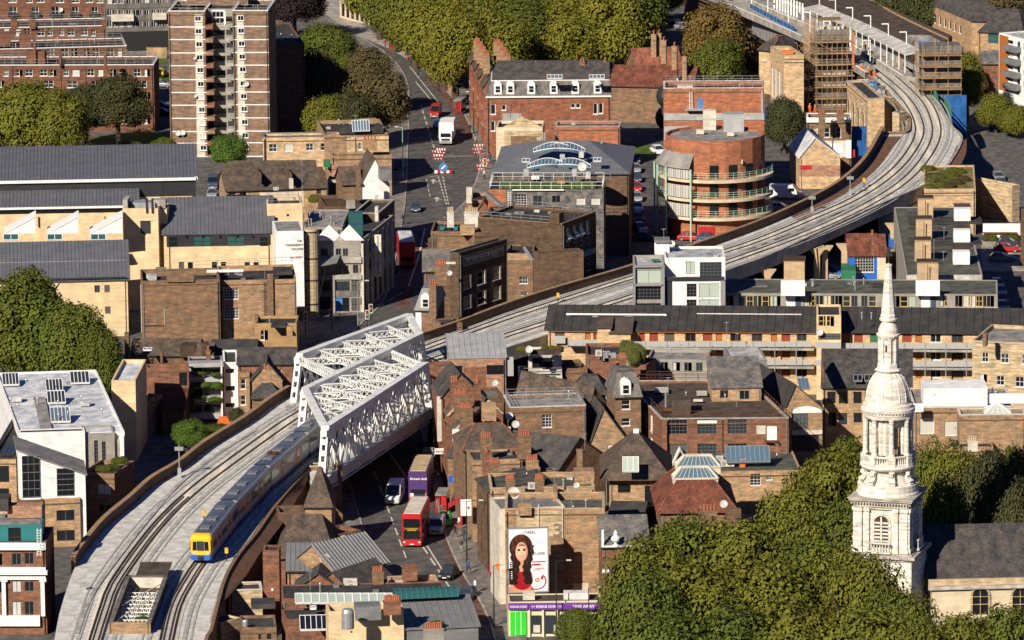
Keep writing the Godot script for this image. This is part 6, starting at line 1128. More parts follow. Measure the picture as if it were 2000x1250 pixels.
const PAL := {
	"br_brown":[.205,.132,.084,"brick"],"brick_dark":[.095,.064,.044,"brick"],"br_red":[.20,.10,.066,"brick"],"brick_estate":[.165,.083,.056,"brick"],
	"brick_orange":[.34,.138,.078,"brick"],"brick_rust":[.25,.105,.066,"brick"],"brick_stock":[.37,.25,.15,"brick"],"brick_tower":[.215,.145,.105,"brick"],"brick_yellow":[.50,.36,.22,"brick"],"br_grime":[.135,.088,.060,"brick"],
	"brick_pink":[.34,.20,.135,"brick"],"br_tan":[.31,.208,.128,"brick"],
	"cream":[.68,.52,.32,"plaster"],"cream_pale":[.62,.52,.38,"plaster"],"white":[.80,.79,.76,"plaster"],"offwhite":[.58,.54,.46,"plaster"],"tan":[.36,.235,.115,"plaster"],"render_grey":[.30,.28,.25,"plaster"],  # render_grey also carries the painted shade on the white corner front
	"stone":[.66,.62,.55,"stone"],"stone_grey":[.40,.37,.33,"stone"],"stone_buff":[.45,.35,.22,"stone"],"concrete":[.36,.345,.31,"rough"],"concrete_light":[.52,.50,.46,"rough"],"concrete_dark":[.16,.15,.14,"rough"],
	"slate":[.075,.070,.068,"slate"],"slate_brown":[.105,.082,.066,"slate"],"slate_grey":[.15,.142,.135,"slate"],"tile_red":[.16,.062,.042,"slate"],"tile_terracotta":[.26,.10,.065,"slate"],
	"felt":[.055,.053,.052,"rough"],"f_green":[.10,.105,.088,"rough"],"f_grey":[.26,.25,.24,"rough"],"f_pale":[.42,.43,.44,"rough"],"f_brown":[.09,.07,.058,"rough"],"f_light":[.56,.585,.62,"rough"],
	"zinc":[.20,.205,.215,"metal",.5,.3],"metal_roof":[.135,.142,.160,"metal",.55,.2],"metal_pale":[.42,.43,.43,"metal",.5,.2],"metal_dark":[.03,.032,.037,"metal",.45,.1],"lead":[.17,.175,.18,"metal",.6],"galvanised":[.45,.46,.47,"metal",.4,.5],
	"asphalt":[.105,.10,.097,"rough"],"asphalt_pale":[.125,.12,.114,"rough"],"busway":[.135,.072,.058,"rough"],"pavement":[.20,.185,.17,"rough"],"paving_pale":[.36,.33,.29,"rough"],"ballast":[.58,.575,.54,"gravel"],"ballast_dark":[.40,.40,.37,"gravel"],"ballast_brown":[.155,.088,.058,"gravel"],"earth":[.13,.095,.062,"rough"],
	"bridge_white":[.74,.755,.73,"metal",.5,0],"bridge_grey":[.40,.43,.44,"paint",.5],"rail":[.055,.042,.036,"paint",.5,.3],"sleeper":[.43,.405,.365,"rough"],"cable_trough":[.40,.39,.37,"rough"],
	"p_white":[.80,.80,.78,"paint",.5],"p_black":[.018,.018,.02,"paint",.5],"p_grey":[.25,.26,.27,"paint",.5],"p_blue":[.02,.12,.50,"paint",.45],"p_green":[.02,.16,.08,"paint",.5],"p_red":[.45,.02,.025,"paint",.35],"p_yellow":[.80,.50,.02,"paint",.4],"p_orange":[.75,.17,.03,"paint",.5],"p_purple":[.075,.035,.16,"paint",.4],"p_violet":[.16,.04,.34,"paint",.5],"p_teal":[.02,.18,.19,"paint",.5],"mint":[.36,.58,.46,"paint",.5],"p_cream":[.66,.62,.42,"paint",.5],"lime":[.03,.58,.03,"paint",.5],"door_red":[.26,.045,.025,"paint",.5],"door_orange":[.38,.13,.03,"paint",.5],"wood":[.25,.15,.075,"rough"],"planks":[.36,.25,.15,"rough"],"timber_dark":[.075,.05,.038,"rough"],"net_green":[.03,.22,.13,"rough"],"net_blue":[.025,.11,.32,"rough"],"sheet_blue":[.05,.2,.48,"rough"],"tarp_white":[.62,.62,.6,"plaster"],"rust":[.12,.05,.03,"rough"],
	"window_white":[.78,.77,.74,"paint",.5],"window_yellow":[.66,.48,.15,"paint",.5],"window_brown":[.16,.075,.035,"paint",.5],"window_grey":[.16,.165,.17,"paint",.5],"window_blue":[.04,.07,.12,"paint",.5],
	"pane_dark":[.012,.014,.017,"glass"],"pane_mid":[.03,.04,.05,"glass"],"pane_grey":[.10,.10,.095,"glass"],"pane_green":[.03,.10,.10,"glass"],"pane_blind":[.50,.50,.46,"glass"],"pane_pale":[.42,.50,.44,"glass"],"pane_blue":[.085,.15,.21,"glass"],"panel_glass":[.40,.41,.41,"glass"],
	"pot":[.34,.115,.06,"paint",.8],"pot_buff":[.45,.36,.23,"paint",.8],"dish":[.55,.54,.52,"paint",.5],"lamp":[.72,.42,.05,"paint",.4],"bark":[.085,.065,.048,"rough"],"grass":[.075,.125,.022,"rough"],"grass_dry":[.19,.165,.065,"rough"],"silver":[.42,.43,.45,"paint",.3,.4],"tyre":[.012,.012,.013,"paint",.8],"carriage":[.115,.14,.18,"metal",.35,.25],"carriage_side":[.28,.29,.32,"metal",.4,.2],"hivis":[.80,.14,.025,"paint",.7],"ink":[.045,.045,.05,"paint",.7],"sign_blue":[.02,.11,.42,"paint",.5],"ox_green":[.11,.17,.13,"paint",.6],"ghost":[.34,.25,.17,"paint",.9],"duct":[.24,.26,.27,"metal",.4,.4],"brown_panel":[.47,.345,.215,"plaster"],"pv":[.10,.15,.20,"glass"],"p_sky":[.05,.2,.5,"paint",.5],
}
var mats:={}
var texs:={}
var cache:={}
var rng:=RandomNumberGenerator.new()
func noise_bytes(n:int,freq:float,sd:int,oct:=4,sx:=1.0)->PackedByteArray:
	var f:=FastNoiseLite.new()
	f.seed=sd; f.frequency=freq; f.fractal_octaves=oct
	var im:Image
	if sx==1.0:
		im=f.get_seamless_image(n,n)
	else:
		im=f.get_seamless_image(n,int(n/sx))
		im.resize(n,n,Image.INTERPOLATE_CUBIC)
	im.convert(Image.FORMAT_L8)
	return im.get_data()
func tex(kind:String)->Texture2D:
	if texs.has(kind):
		return texs[kind]
	var n:=512
	var out:=PackedByteArray()
	out.resize(n*n*3)
	var a:=noise_bytes(n,.007,hash(kind) % 1000,5)
	var b:=noise_bytes(n,.06,hash(kind) % 1000+7,4)
	var c:=noise_bytes(n,.25,hash(kind) % 1000+13,2)
	var s:=noise_bytes(n,.03,hash(kind) % 1000+29,4,8.0)
	var r:=RandomNumberGenerator.new()
	r.seed=hash(kind)
	var grain:=PackedFloat32Array()
	grain.resize(4096)
	for i in 4096:
		grain[i]=r.randf()
	var i:=0
	for y in n:
		for x in n:
			var lo:=a[i]/255.0
			var me:=b[i]/255.0
			var hi:=c[i]/255.0
			var v:=1.0
			var warm:=0.0
			match kind:
				"brick":
					var course:=y/7
					var g:float=grain[(course*37+((x+(course % 2)*10)/20)*101) % 4096]
					v=.72+.12*g+.18*(lo-.5)+.07*(me-.5)+.22*(s[x*n+y]/255.0-.5)
					if y % 7==0:
						v+=.05
					warm=(g-.5)*.06+(lo-.5)*.10
				"slate":
					var course:=y/14
					var g:float=grain[(course*53+((x+(course % 2)*12)/24)*71) % 4096]
					v=.68+.20*g+.42*(lo-.5)+.34*(me-.5)
					if y % 14<2:
						v*=.78
					warm=(lo-.5)*.14
				"plaster":
					v=.88+.14*(lo-.5)+.10*(me-.5)+.10*(s[x*n+y]/255.0-.5)
					warm=(lo-.5)*.03
				"stone":
					var course:=y/26
					var g:float=grain[(course*37+((x+(course % 2)*32)/64)*101) % 4096]
					v=.84+.07*g+.22*(lo-.5)+.10*(me-.5)+.40*(s[x*n+y]/255.0-.5)
					if y % 26<2 or (x+(course % 2)*32) % 64<2:
						v*=.88
					warm=(lo-.5)*.05
				"rough":
					v=.80+.32*(lo-.5)+.22*(me-.5)+.22*(hi-.5)+.08*(grain[(x*7+y*131) % 4096]-.5)
					warm=(lo-.5)*.06
				"gravel":
					v=.78+.22*(lo-.5)+.14*(me-.5)+.30*(hi-.5)+.24*(grain[(x*61+y*997+(x*y) % 773) % 4096]-.5)
					warm=(me-.5)*.05
				"metal":
					v=.90+.14*(lo-.5)+.12*(me-.5)+.12*(s[x*n+y]/255.0-.5)
				"paint":
					v=.94+.08*(lo-.5)+.05*(me-.5)
			v=clampf(v,.12,1.0)
			out[i*3]=int(clampf(v*(1.0+warm),0,1)*255)
			out[i*3+1]=int(v*255)
			out[i*3+2]=int(clampf(v*(1.0-warm),0,1)*255)
			i+=1
	texs[kind]=ImageTexture.create_from_image(Image.create_from_data(n,n,false,Image.FORMAT_RGB8,out))
	return texs[kind]
const MEAN := {"brick": .60, "slate": .58, "plaster": .77, "stone": .72, "rough": .62, "gravel": .60, "metal": .80, "paint": .88}   # linear mean of each texture
func mt(key:String)->StandardMaterial3D:
	if mats.has(key):
		return mats[key]
	var p:Array=PAL[key]
	var m:=StandardMaterial3D.new()
	m.resource_name=key
	var k:String=p[3]
	if k=="glass":
		m.albedo_color=Color(p[0],p[1],p[2]).linear_to_srgb()
		m.roughness=.12 if key!="pane_blind" else .5
		m.metallic_specular=.6
	else:
		var d:float=MEAN[k]
		m.albedo_color=Color(minf(p[0]/d,1),minf(p[1]/d,1),minf(p[2]/d,1)).linear_to_srgb()
		m.albedo_texture=tex(k)
		m.uv1_triplanar=true
		m.uv1_world_triplanar=k in ["gravel","rough"]
		var per:float={"brick":6.0,"slate":7.0,"plaster":9.0,"stone":7.0,"rough":11.0,"gravel":8.0,"metal":8.0,"paint":5.0}[k]
		m.uv1_scale=Vector3.ONE/per
		m.uv1_offset=V(hash(key) % 97,hash(key) % 89,hash(key) % 83)/50.0
		m.roughness=p[4] if p.size()>4 else .92
		m.metallic=p[5] if p.size()>5 else 0.0
		m.metallic_specular=.25 if p.size()<5 else .5
	mats[key]=m
	return m
func T()->SurfaceTool:
	var st:=SurfaceTool.new()
	st.begin(Mesh.PRIMITIVE_TRIANGLES)
	st.set_smooth_group(-1)
	return st
func V(x: float, y: float, z: float) -> Vector3:
	return Vector3(x, y, z)
func q(st:SurfaceTool,a:Vector3,b:Vector3,c:Vector3,d:Vector3):
	st.add_vertex(a); st.add_vertex(c); st.add_vertex(b)
	st.add_vertex(a); st.add_vertex(d); st.add_vertex(c)
func tri(st:SurfaceTool,a:Vector3,b:Vector3,c:Vector3):
	st.add_vertex(a); st.add_vertex(c); st.add_vertex(b)
func bx(st:SurfaceTool,c:Vector3,s:Vector3,b:=Basis()):
	var h:=s/2
	var p:=[]
	for k in 8:
		p.append(c+b*V(h.x if k & 1 else -h.x,h.y if k & 2 else -h.y,h.z if k & 4 else -h.z))
	q(st,p[4],p[5],p[7],p[6]); q(st,p[1],p[0],p[2],p[3]); q(st,p[5],p[1],p[3],p[7])
	q(st,p[0],p[4],p[6],p[2]); q(st,p[6],p[7],p[3],p[2]); q(st,p[0],p[1],p[5],p[4])
func bar(st:SurfaceTool,a:Vector3,b:Vector3,w:float,h:=0.0):
	var z:=(b-a).normalized()
	if z==ZERO:
		return
	var up:=UP if absf(z.y)<.97 else Vector3.RIGHT
	var x:=up.cross(z).normalized()
	bx(st,(a+b)/2,V(w,h if h>0 else w,a.distance_to(b)),Basis(x,z.cross(x),z))
func slab(st:SurfaceTool,a:Vector3,b:Vector3,c:Vector3,d:Vector3,t:float):
	var n:=(b-a).cross(d-a).normalized()*t
	q(st,a,b,c,d)
	q(st,d-n,c-n,b-n,a-n)
	q(st,a-n,b-n,b,a); q(st,b-n,c-n,c,b); q(st,c-n,d-n,d,c); q(st,d-n,a-n,a,d)
func cyl(st:SurfaceTool,a:Vector3,b:Vector3,r0:float,r1:float,n:=8,caps:=true):
	var z:=(b-a).normalized()
	var up:=UP if absf(z.y)<.97 else Vector3.RIGHT
	var x:=up.cross(z).normalized()
	var y:=z.cross(x)
	for i in n:
		var d0:=x*cos(TAU*i/n)+y*sin(TAU*i/n)
		var d1:=x*cos(TAU*(i+1)/n)+y*sin(TAU*(i+1)/n)
		q(st,a+d0*r0,a+d1*r0,b+d1*r1,b+d0*r1)
		if caps:
			tri(st,b,b+d0*r1,b+d1*r1)
			tri(st,a,a+d1*r0,a+d0*r0)
func lathe(st:SurfaceTool,c:Vector3,prof:Array,n:=24,turn:=0.0):
	for k in prof.size()-1:
		for i in n:
			var u0:=turn+TAU*i/n
			var u1:=turn+TAU*(i+1)/n
			var d0:=V(cos(u0),0,-sin(u0))
			var d1:=V(cos(u1),0,-sin(u1))
			var r0:float=prof[k][0]
			var r1:float=prof[k+1][0]
			var y0:Vector3=UP*prof[k][1]
			var y1:Vector3=UP*prof[k+1][1]
			q(st,c+d0*r0+y0,c+d1*r0+y0,c+d1*r1+y1,c+d0*r1+y1)
func loft(st:SurfaceTool,secs:Array,n:=3):
	var rings:=[]
	for s in secs:
		var ring:=[]
		var hw:float=s[1]
		var r:float=minf(s[4],minf(hw,(s[3]-s[2])/2)*.99)
		var tin:float=s[5] if s.size()>5 else 0.0
		for corner in 4:
			var cx:=(hw-r)*(1 if corner in [0,3] else -1)
			var cy:float=(s[2]+r) if corner<1 or corner==1 else (s[3]-r)
			if corner==0:cy=s[2]+r
			if corner==1:cy=s[3]-r; cx=hw-r
			if corner==2:cy=s[3]-r; cx=-(hw-r)
			if corner==3:cy=s[2]+r; cx=-(hw-r)
			var a0:float=[-PI/2,0.0,PI/2,PI][corner]
			for k in n+1:
				var t:=a0+PI/2*k/n
				var p:=V(cx+cos(t)*r,cy+sin(t)*r,s[0])
				p.x*=1.0-tin*clampf((p.y-s[2])/maxf(s[3]-s[2],.01),0,1)
				ring.append(p)
		rings.append(ring)
	var m:int=rings[0].size()
	for k in rings.size()-1:
		for i in m:
			var j:=(i+1) % m
			q(st,rings[k][i],rings[k][j],rings[k+1][j],rings[k+1][i])
	for i in range(1,m-1):
		tri(st,rings[0][0],rings[0][i+1],rings[0][i])
		tri(st,rings[-1][0],rings[-1][i],rings[-1][i+1])
func fin(st:SurfaceTool)->ArrayMesh:
	st.generate_normals()
	return st.commit()
func put(parent:Node,called:String,mesh:Mesh,m:String,pos:=ZERO,basis:=Basis())->MeshInstance3D:
	var o:=MeshInstance3D.new()
	o.name=called
	o.mesh=mesh
	o.material_override=mt(m)
	o.transform=Transform3D(basis,pos)
	parent.add_child(o,true)
	return o
func dn(parent:Node,called:String,st:SurfaceTool,m:String,pos:=ZERO,basis:=Basis())->MeshInstance3D:
	return put(parent,called,fin(st),m,pos,basis)
func thing(called:String,label:String,cat:String,group:="",pos:=ZERO,turn:=0.0)->Node3D:
	var o:=Node3D.new()
	o.name=called
	add_child(o,true)
	o.position=pos
	o.rotation.y=turn
	tag(o,label,cat,group)
	return o
func tag(o:Node,label:String,cat:String,group:=""):
	o.set_meta("label",label)
	o.set_meta("category",cat)
	if group:
		o.set_meta("group",group)
func copy(o:Node3D,label:String,pos:Vector3,turn:=0.0)->Node3D:
	var c:Node3D=o.duplicate()
	c.name=String(o.name).rstrip("0123456789")
	add_child(c,true)
	c.position=pos
	c.rotation.y=turn
	c.set_meta("label",label)
	return c
func bl(parent:Node,called:String,x:float,y:float,z:float,w:float,h:float,d:float,m:String,turn:=0.0)->MeshInstance3D:
	var key:="box %.2f %.2f %.2f" % [w,h,d]
	if not cache.has(key):
		var st:=T()
		bx(st,V(0,h/2,-d/2),V(w,h,d))
		cache[key]=fin(st)
	return put(parent,called,cache[key],m,V(x,y,z),Basis(UP,turn))
func bk(t:Node,called:String,m:String,v:Array):
	for i in range(0,v.size(),6):
		bl(t,called,v[i],v[i+1],v[i+2],v[i+3],v[i+4],v[i+5],m)
func setting(o:Node)->Node:
	o.set_meta("kind","structure")
	return o
func stuff(o:Node)->Node:
	o.set_meta("kind","stuff")
	return o
func v3(p:Array,y:float)->PackedVector3Array:
	var out:=PackedVector3Array()
	for i in range(0,p.size(),2):
		out.append(V(p[i],y,p[i+1]))
	return out
func smooth(p:PackedVector3Array,step:=3.0)->PackedVector3Array:
	var out:=PackedVector3Array()
	for i in p.size()-1:
		var a:=p[maxi(i-1,0)]
		var d:=p[mini(i+2,p.size()-1)]
		var n:=maxi(1,int(p[i].distance_to(p[i+1])/step))
		for k in n:
			out.append(p[i].cubic_interpolate(p[i+1],a,d,float(k)/n))
	out.append(p[-1])
	return out
func shifted(p:PackedVector3Array,by:float)->PackedVector3Array:
	var out:=PackedVector3Array()
	for i in p.size():
		var t:=(p[mini(i+1,p.size()-1)]-p[maxi(i-1,0)])
		t.y=0
		t=t.normalized()
		out.append(p[i]+V(-t.z,0,t.x)*by)
	return out
func evenly(p:PackedVector3Array,n:int)->PackedVector3Array:
	var total:=0.0
	for i in p.size()-1:
		total+=p[i].distance_to(p[i+1])
	var out:=PackedVector3Array()
	var at:=0.0
	var i:=0
	for k in n+1:
		var want:=total*k/n
		while i<p.size()-2 and at+p[i].distance_to(p[i+1])<want:
			at+=p[i].distance_to(p[i+1])
			i+=1
		out.append(p[i].lerp(p[i+1],clampf((want-at)/maxf(p[i].distance_to(p[i+1]),.001),0,1)))
	return out
func sheet(st:SurfaceTool,l:PackedVector3Array,r:PackedVector3Array):
	for i in l.size()-1:
		q(st,l[i],r[i],r[i+1],l[i+1])
func course(st:SurfaceTool,p:PackedVector3Array,w:float,y0:float,y1:float):
	var l:=shifted(p,-w/2)
	var r:=shifted(p,w/2)
	for i in p.size()-1:
		var a:=V(l[i].x,y0,l[i].z); var b:=V(l[i+1].x,y0,l[i+1].z)
		var c:=V(r[i].x,y0,r[i].z); var d:=V(r[i+1].x,y0,r[i+1].z)
		var h:=UP*(y1-y0)
		q(st,a+h,c+h,d+h,b+h)
		q(st,b,a,a+h,b+h)
		q(st,c,d,d+h,c+h)
	for e in [0,p.size()-1]:
		var a:=V(l[e].x,y0,l[e].z); var c:=V(r[e].x,y0,r[e].z)
		var h:=UP*(y1-y0)
		if e==0:
			q(st,a,c,c+h,a+h)
		else:
			q(st,c,a,a+h,c+h)
func flat_poly(st:SurfaceTool,p:PackedVector3Array):
	var two:=PackedVector2Array()
	for v in p:
		two.append(Vector2(v.x,v.z))
	var ix:=Geometry2D.triangulate_polygon(two)
	for i in range(0,ix.size(),3):
		var a:=p[ix[i]]; var b:=p[ix[i+1]]; var c:=p[ix[i+2]]
		if (b-a).cross(c-a).y<0:
			tri(st,a,c,b)
		else:
			tri(st,a,b,c)
const STYLES := {
	"s":["window_white",1,2,.07,1],"c":["window_white",2,1,.08,1],"x":["window_white",2,2,.07,1],"t":["window_white",3,1,.08,1],"g":["window_grey",0,0,.045,0,.5],"w":["window_white",0,0,.05,1,.42],"d":["window_grey",2,1,.07,0],"n":["window_grey",1,1,.06,0],"y":["window_yellow",1,2,.09,0],"b":["window_brown",2,1,.1,0],"m":["window_white",1,1,.10,1],"k":["p_black",0,0,.06,0,.9],"p":["p_grey",2,1,.06,0],"u":["window_blue",0,0,.06,0,.6],
	"R":["window_brown",1,1,.06,0,0,"door_red"],"O":["window_brown",1,1,.06,0,0,"door_orange"],"G":["window_grey",1,1,.06,0,0,"p_green"],"W":["window_white",1,1,.06,0,0,"p_white"],"B":["p_blue",3,1,.09,0],"L":["p_grey",3,1,.05,0,0,"lime"],"V":["window_grey",1,1,.06,0,0,"metal_dark"],"S":["window_grey",2,1,.05,0,0,"pane_pale"],"Z":["window_white",1,1,.06,0,0,"pane_blind"],"E":["window_grey",2,2,.06,0,0,"pane_green"],
}
func window(parent:Node,style:String,w:float,h:float,pos:Vector3,b:Basis):
	var s:Array=STYLES[style]
	w=snappedf(w,.1)
	h=snappedf(h,.1)
	var key:="win %s %.1f %.1f" % [style,w,h]
	if not cache.has(key):
		var f:=T()
		var t:float=s[3]
		var cols:int=s[1]
		var rows:int=s[2]
		if cols==0:
			cols=maxi(2,roundi(w/s[5])); rows=maxi(2,roundi(h/s[5]))
		for k in cols+1:
			var e:=1.0 if k in [0,cols] else .7
			bx(f,V(clampf(w*k/cols,t/2,w-t/2)-w/2,h/2,.03),V(t*e,h,.06))
		for k in rows+1:
			var e:=1.0 if k in [0,rows] else .7
			bx(f,V(0,clampf(h*k/rows,t/2,h-t/2),.032),V(w-.002,t*e,.058))
		if s[4]:
			bx(f,V(0,-.05,.12),V(w+.16,.1,.2))
		var g:=T()
		q(g,V(-w/2,0,.01),V(w/2,0,.01),V(w/2,h,.01),V(-w/2,h,.01))
		cache[key]=[fin(f),fin(g)]
	var door:=style in ["R","O","G","W","V"]
	var o:=put(parent,"door" if door else "window",cache[key][0],s[0],pos,b)
	var glass:="pane_dark"
	if s.size()>6:
		glass=s[6]
	else:
		var r:=rng.randf()
		if r>.9 and w*h<2.6:glass="pane_blind"
		elif r>.8:glass="pane_grey"
		elif r>.62:glass="pane_mid"
	put(o,"panel" if door else "pane",cache[key][1],glass)
func side_wall(st:SurfaceTool,o:Vector3,u:Vector3,w:float,h:float,rects:Array,dep:float):
	var n:=u.cross(UP)
	var up:=UP
	var xs:=[0.0,w]
	var ys:=[0.0,h]
	for r in rects:
		for e in [r[0],r[0]+r[2]]:
			if e>.01 and e<w-.01 and not xs.any(func(x):return absf(x-e)<.004):xs.append(e)
		for e in [r[1],r[1]+r[3]]:
			if e>.01 and e<h-.01 and not ys.any(func(x):return absf(x-e)<.004):ys.append(e)
	xs.sort(); ys.sort()
	for j in ys.size()-1:
		var run:=-1.0
		for i in xs.size()-1:
			var cx:float=(xs[i]+xs[i+1])/2
			var cy:float=(ys[j]+ys[j+1])/2
			var solid:=true
			for r in rects:
				if cx>r[0] and cx<r[0]+r[2] and cy>r[1] and cy<r[1]+r[3]:
					solid=false
					break
			if solid and run<0:run=xs[i]
			if run>=0 and (not solid or i==xs.size()-2):
				var e:float=xs[i+1] if solid else xs[i]
				q(st,o+u*run+up*ys[j],o+u*e+up*ys[j],o+u*e+up*ys[j+1],o+u*run+up*ys[j+1])
				run=-1.0
	for r in rects:
		var a:Vector3=o+u*r[0]+up*r[1]
		var b:Vector3=o+u*(r[0]+r[2])+up*r[1]
		var c:Vector3=b+up*r[3]
		var d:Vector3=a+up*r[3]
		var k:=-n*dep
		q(st,a+k,b+k,b,a); q(st,b+k,c+k,c,b); q(st,c+k,d+k,d,c); q(st,d+k,a+k,a,d)
func H(called:String,label:String,cat:String,group:String,at:Array,wall:String,o:={})->Node3D:
	var t:=thing(called,label,cat,group,V(at[0],0,at[1]),at[2])
	house_on(t,at[3],at[4],at[5],at[6],wall,o)
	return t
func house_on(t:Node,w:float,d:float,sx:float,h:float,wall:String,o:={}):
	var P:=func(u:float,v:float,y:float)->Vector3:return V(u*w+v*sx,y,-v*d)
	var dep:float=o.get("dep",.16)
	var st:=T()
	var back:=V(sx,0,-d)
	var bl:=back.length()
	var y0:float=o.get("y0",0.0)
	var sides:={"f":[ZERO,Vector3.RIGHT,w],"r":[V(w,0,0),back/bl,bl],"l":[back,-back/bl,bl],"b":[V(w,0,0)+back,Vector3.LEFT,w]}
	for side in sides:
		var s:Array=sides[side]
		var rects:=[]
		var n:Vector3=s[1].cross(UP)
		for g in o.get(side,[]):
			for u in g[1]:
				for v in g[2]:
					if u<.02 or u+g[3]>s[2]-.02 or v+g[4]>h-.02 or v<y0:
						continue
					rects.append([u,v-y0,g[3],g[4]])
					window(t,g[0],g[3],g[4],s[0]+s[1]*(u+g[3]/2)+UP*v-n*dep,Basis(s[1],UP,n))
		side_wall(st,s[0]+UP*y0,s[1],s[2],h-y0,rects,dep)
	var roof:Array=o.get("roof",["flat","felt"])
	var kind:String=roof[0]
	var rise:float=roof[2] if roof.size()>2 else 2.0
	var rs:=T()
	var ribs:=T()
	var rib:float=o.get("rib",0.0)
	var ov:float=o.get("over",.25)
	var eu:=ov/w
	var ev:=ov/d
	var th:=.14
	match kind:
		"flat":
			var pa:float=o.get("para",.5)
			var k:float=o.get("thick",.25)
			var iu:=k/w
			var iv:=k/d
			var ry:=h-pa
			q(rs,P.call(iu,iv,ry),P.call(1-iu,iv,ry),P.call(1-iu,1-iv,ry),P.call(iu,1-iv,ry))
			var oc:=[P.call(0,0,h),P.call(1,0,h),P.call(1,1,h),P.call(0,1,h)]
			var ic:=[P.call(iu,iv,h),P.call(1-iu,iv,h),P.call(1-iu,1-iv,h),P.call(iu,1-iv,h)]
			for i in 4:
				var j:=(i+1) % 4
				q(st,oc[i],oc[j],ic[j],ic[i])
				q(st,ic[i],ic[j],ic[j]-UP*pa,ic[i]-UP*pa)
			if o.has("cop"):
				var cs:=T()
				for i in 4:
					var j:=(i+1) % 4
					var m0:Vector3=(oc[i]+ic[i])/2
					var m1:Vector3=(oc[j]+ic[j])/2
					var dd:Vector3=(m1-m0).normalized()*(k/2+.02)*(1 if i % 2==0 else -1)
					bar(cs,m0-dd+UP*.06,m1+dd+UP*.06,k+.1,.12)
				dn(t,"coping",cs,o.cop)
		"gx":
			var rv:float=roof[3] if roof.size()>3 else .5
			slab(rs,P.call(-eu,-ev,h-rise*ev/rv+th),P.call(1+eu,-ev,h-rise*ev/rv+th),P.call(1+eu,rv,h+rise+th),P.call(-eu,rv,h+rise+th),th)
			slab(rs,P.call(1+eu,1+ev,h-rise*ev/(1-rv)+th),P.call(-eu,1+ev,h-rise*ev/(1-rv)+th),P.call(-eu,rv,h+rise+th),P.call(1+eu,rv,h+rise+th),th)
			tri(st,P.call(1,0,h),P.call(1,1,h),P.call(1,rv,h+rise))
			tri(st,P.call(0,1,h),P.call(0,0,h),P.call(0,rv,h+rise))
			if rib>0:
				ridges(ribs,P.call(-eu,-ev,h-rise*ev/rv+th),P.call(1+eu,-ev,h-rise*ev/rv+th),P.call(1+eu,rv,h+rise+th),P.call(-eu,rv,h+rise+th),int(w/rib))
		"gz":
			var ru:float=roof[3] if roof.size()>3 else .5
			slab(rs,P.call(-eu,1+ev,h-rise*eu/ru+th),P.call(-eu,-ev,h-rise*eu/ru+th),P.call(ru,-ev,h+rise+th),P.call(ru,1+ev,h+rise+th),th)
			slab(rs,P.call(1+eu,-ev,h-rise*eu/(1-ru)+th),P.call(1+eu,1+ev,h-rise*eu/(1-ru)+th),P.call(ru,1+ev,h+rise+th),P.call(ru,-ev,h+rise+th),th)
			tri(st,P.call(0,0,h),P.call(1,0,h),P.call(ru,0,h+rise))
			tri(st,P.call(1,1,h),P.call(0,1,h),P.call(ru,1,h+rise))
			if rib>0:
				ridges(ribs,P.call(-eu,1+ev,h-rise*eu/ru+th),P.call(-eu,-ev,h-rise*eu/ru+th),P.call(ru,-ev,h+rise+th),P.call(ru,1+ev,h+rise+th),int(d/rib))
				ridges(ribs,P.call(1+eu,-ev,h-rise*eu/(1-ru)+th),P.call(1+eu,1+ev,h-rise*eu/(1-ru)+th),P.call(ru,1+ev,h+rise+th),P.call(ru,-ev,h+rise+th),int(d/rib))
		"hip":
			var iu:float=roof[3] if roof.size()>3 else .3
			var iv:float=roof[4] if roof.size()>4 else .5
			var e:=[P.call(-eu,-ev,h+.02),P.call(1+eu,-ev,h+.02),P.call(1+eu,1+ev,h+.02),P.call(-eu,1+ev,h+.02)]
			var i:=[P.call(iu,iv,h+rise),P.call(1-iu,iv,h+rise),P.call(1-iu,1-iv,h+rise),P.call(iu,1-iv,h+rise)]
			for k in 4:
				var j:=(k+1) % 4
				q(rs,e[k],e[j],i[j],i[k])
			q(rs,e[3],e[2],e[1],e[0])
			q(rs,i[0],i[1],i[2],i[3])
			if roof.size()>5:
				var hs:=T()
				for k in 4:
					bar(hs,e[k],i[k],.16,.12)
					bar(hs,i[k],i[(k+1) % 4],.18,.14)
				dn(t,"ridge_capping",hs,roof[5])
		"shed":
			slab(rs,P.call(-eu,-ev,h-rise*ev+th),P.call(1+eu,-ev,h-rise*ev+th),P.call(1+eu,1+ev,h+rise*(1+ev)+th),P.call(-eu,1+ev,h+rise*(1+ev)+th),th)
			tri(st,P.call(1,0,h),P.call(1,1,h),P.call(1,1,h+rise))
			tri(st,P.call(0,1,h),P.call(0,0,h),P.call(0,1,h+rise))
			q(st,P.call(1,1,h),P.call(0,1,h),P.call(0,1,h+rise),P.call(1,1,h+rise))
			if rib>0:
				ridges(ribs,P.call(-eu,-ev,h-rise*ev+th),P.call(1+eu,-ev,h-rise*ev+th),P.call(1+eu,1+ev,h+rise*(1+ev)+th),P.call(-eu,1+ev,h+rise*(1+ev)+th),int(w/rib))
		"shedl":
			slab(rs,P.call(-eu,-ev,h+rise*(1+eu)+th),P.call(1+eu,-ev,h-rise*eu+th),P.call(1+eu,1+ev,h-rise*eu+th),P.call(-eu,1+ev,h+rise*(1+eu)+th),th)
			tri(st,P.call(0,0,h),P.call(1,0,h),P.call(0,0,h+rise))
			tri(st,P.call(1,1,h),P.call(0,1,h),P.call(0,1,h+rise))
			q(st,P.call(0,1,h),P.call(0,0,h),P.call(0,0,h+rise),P.call(0,1,h+rise))
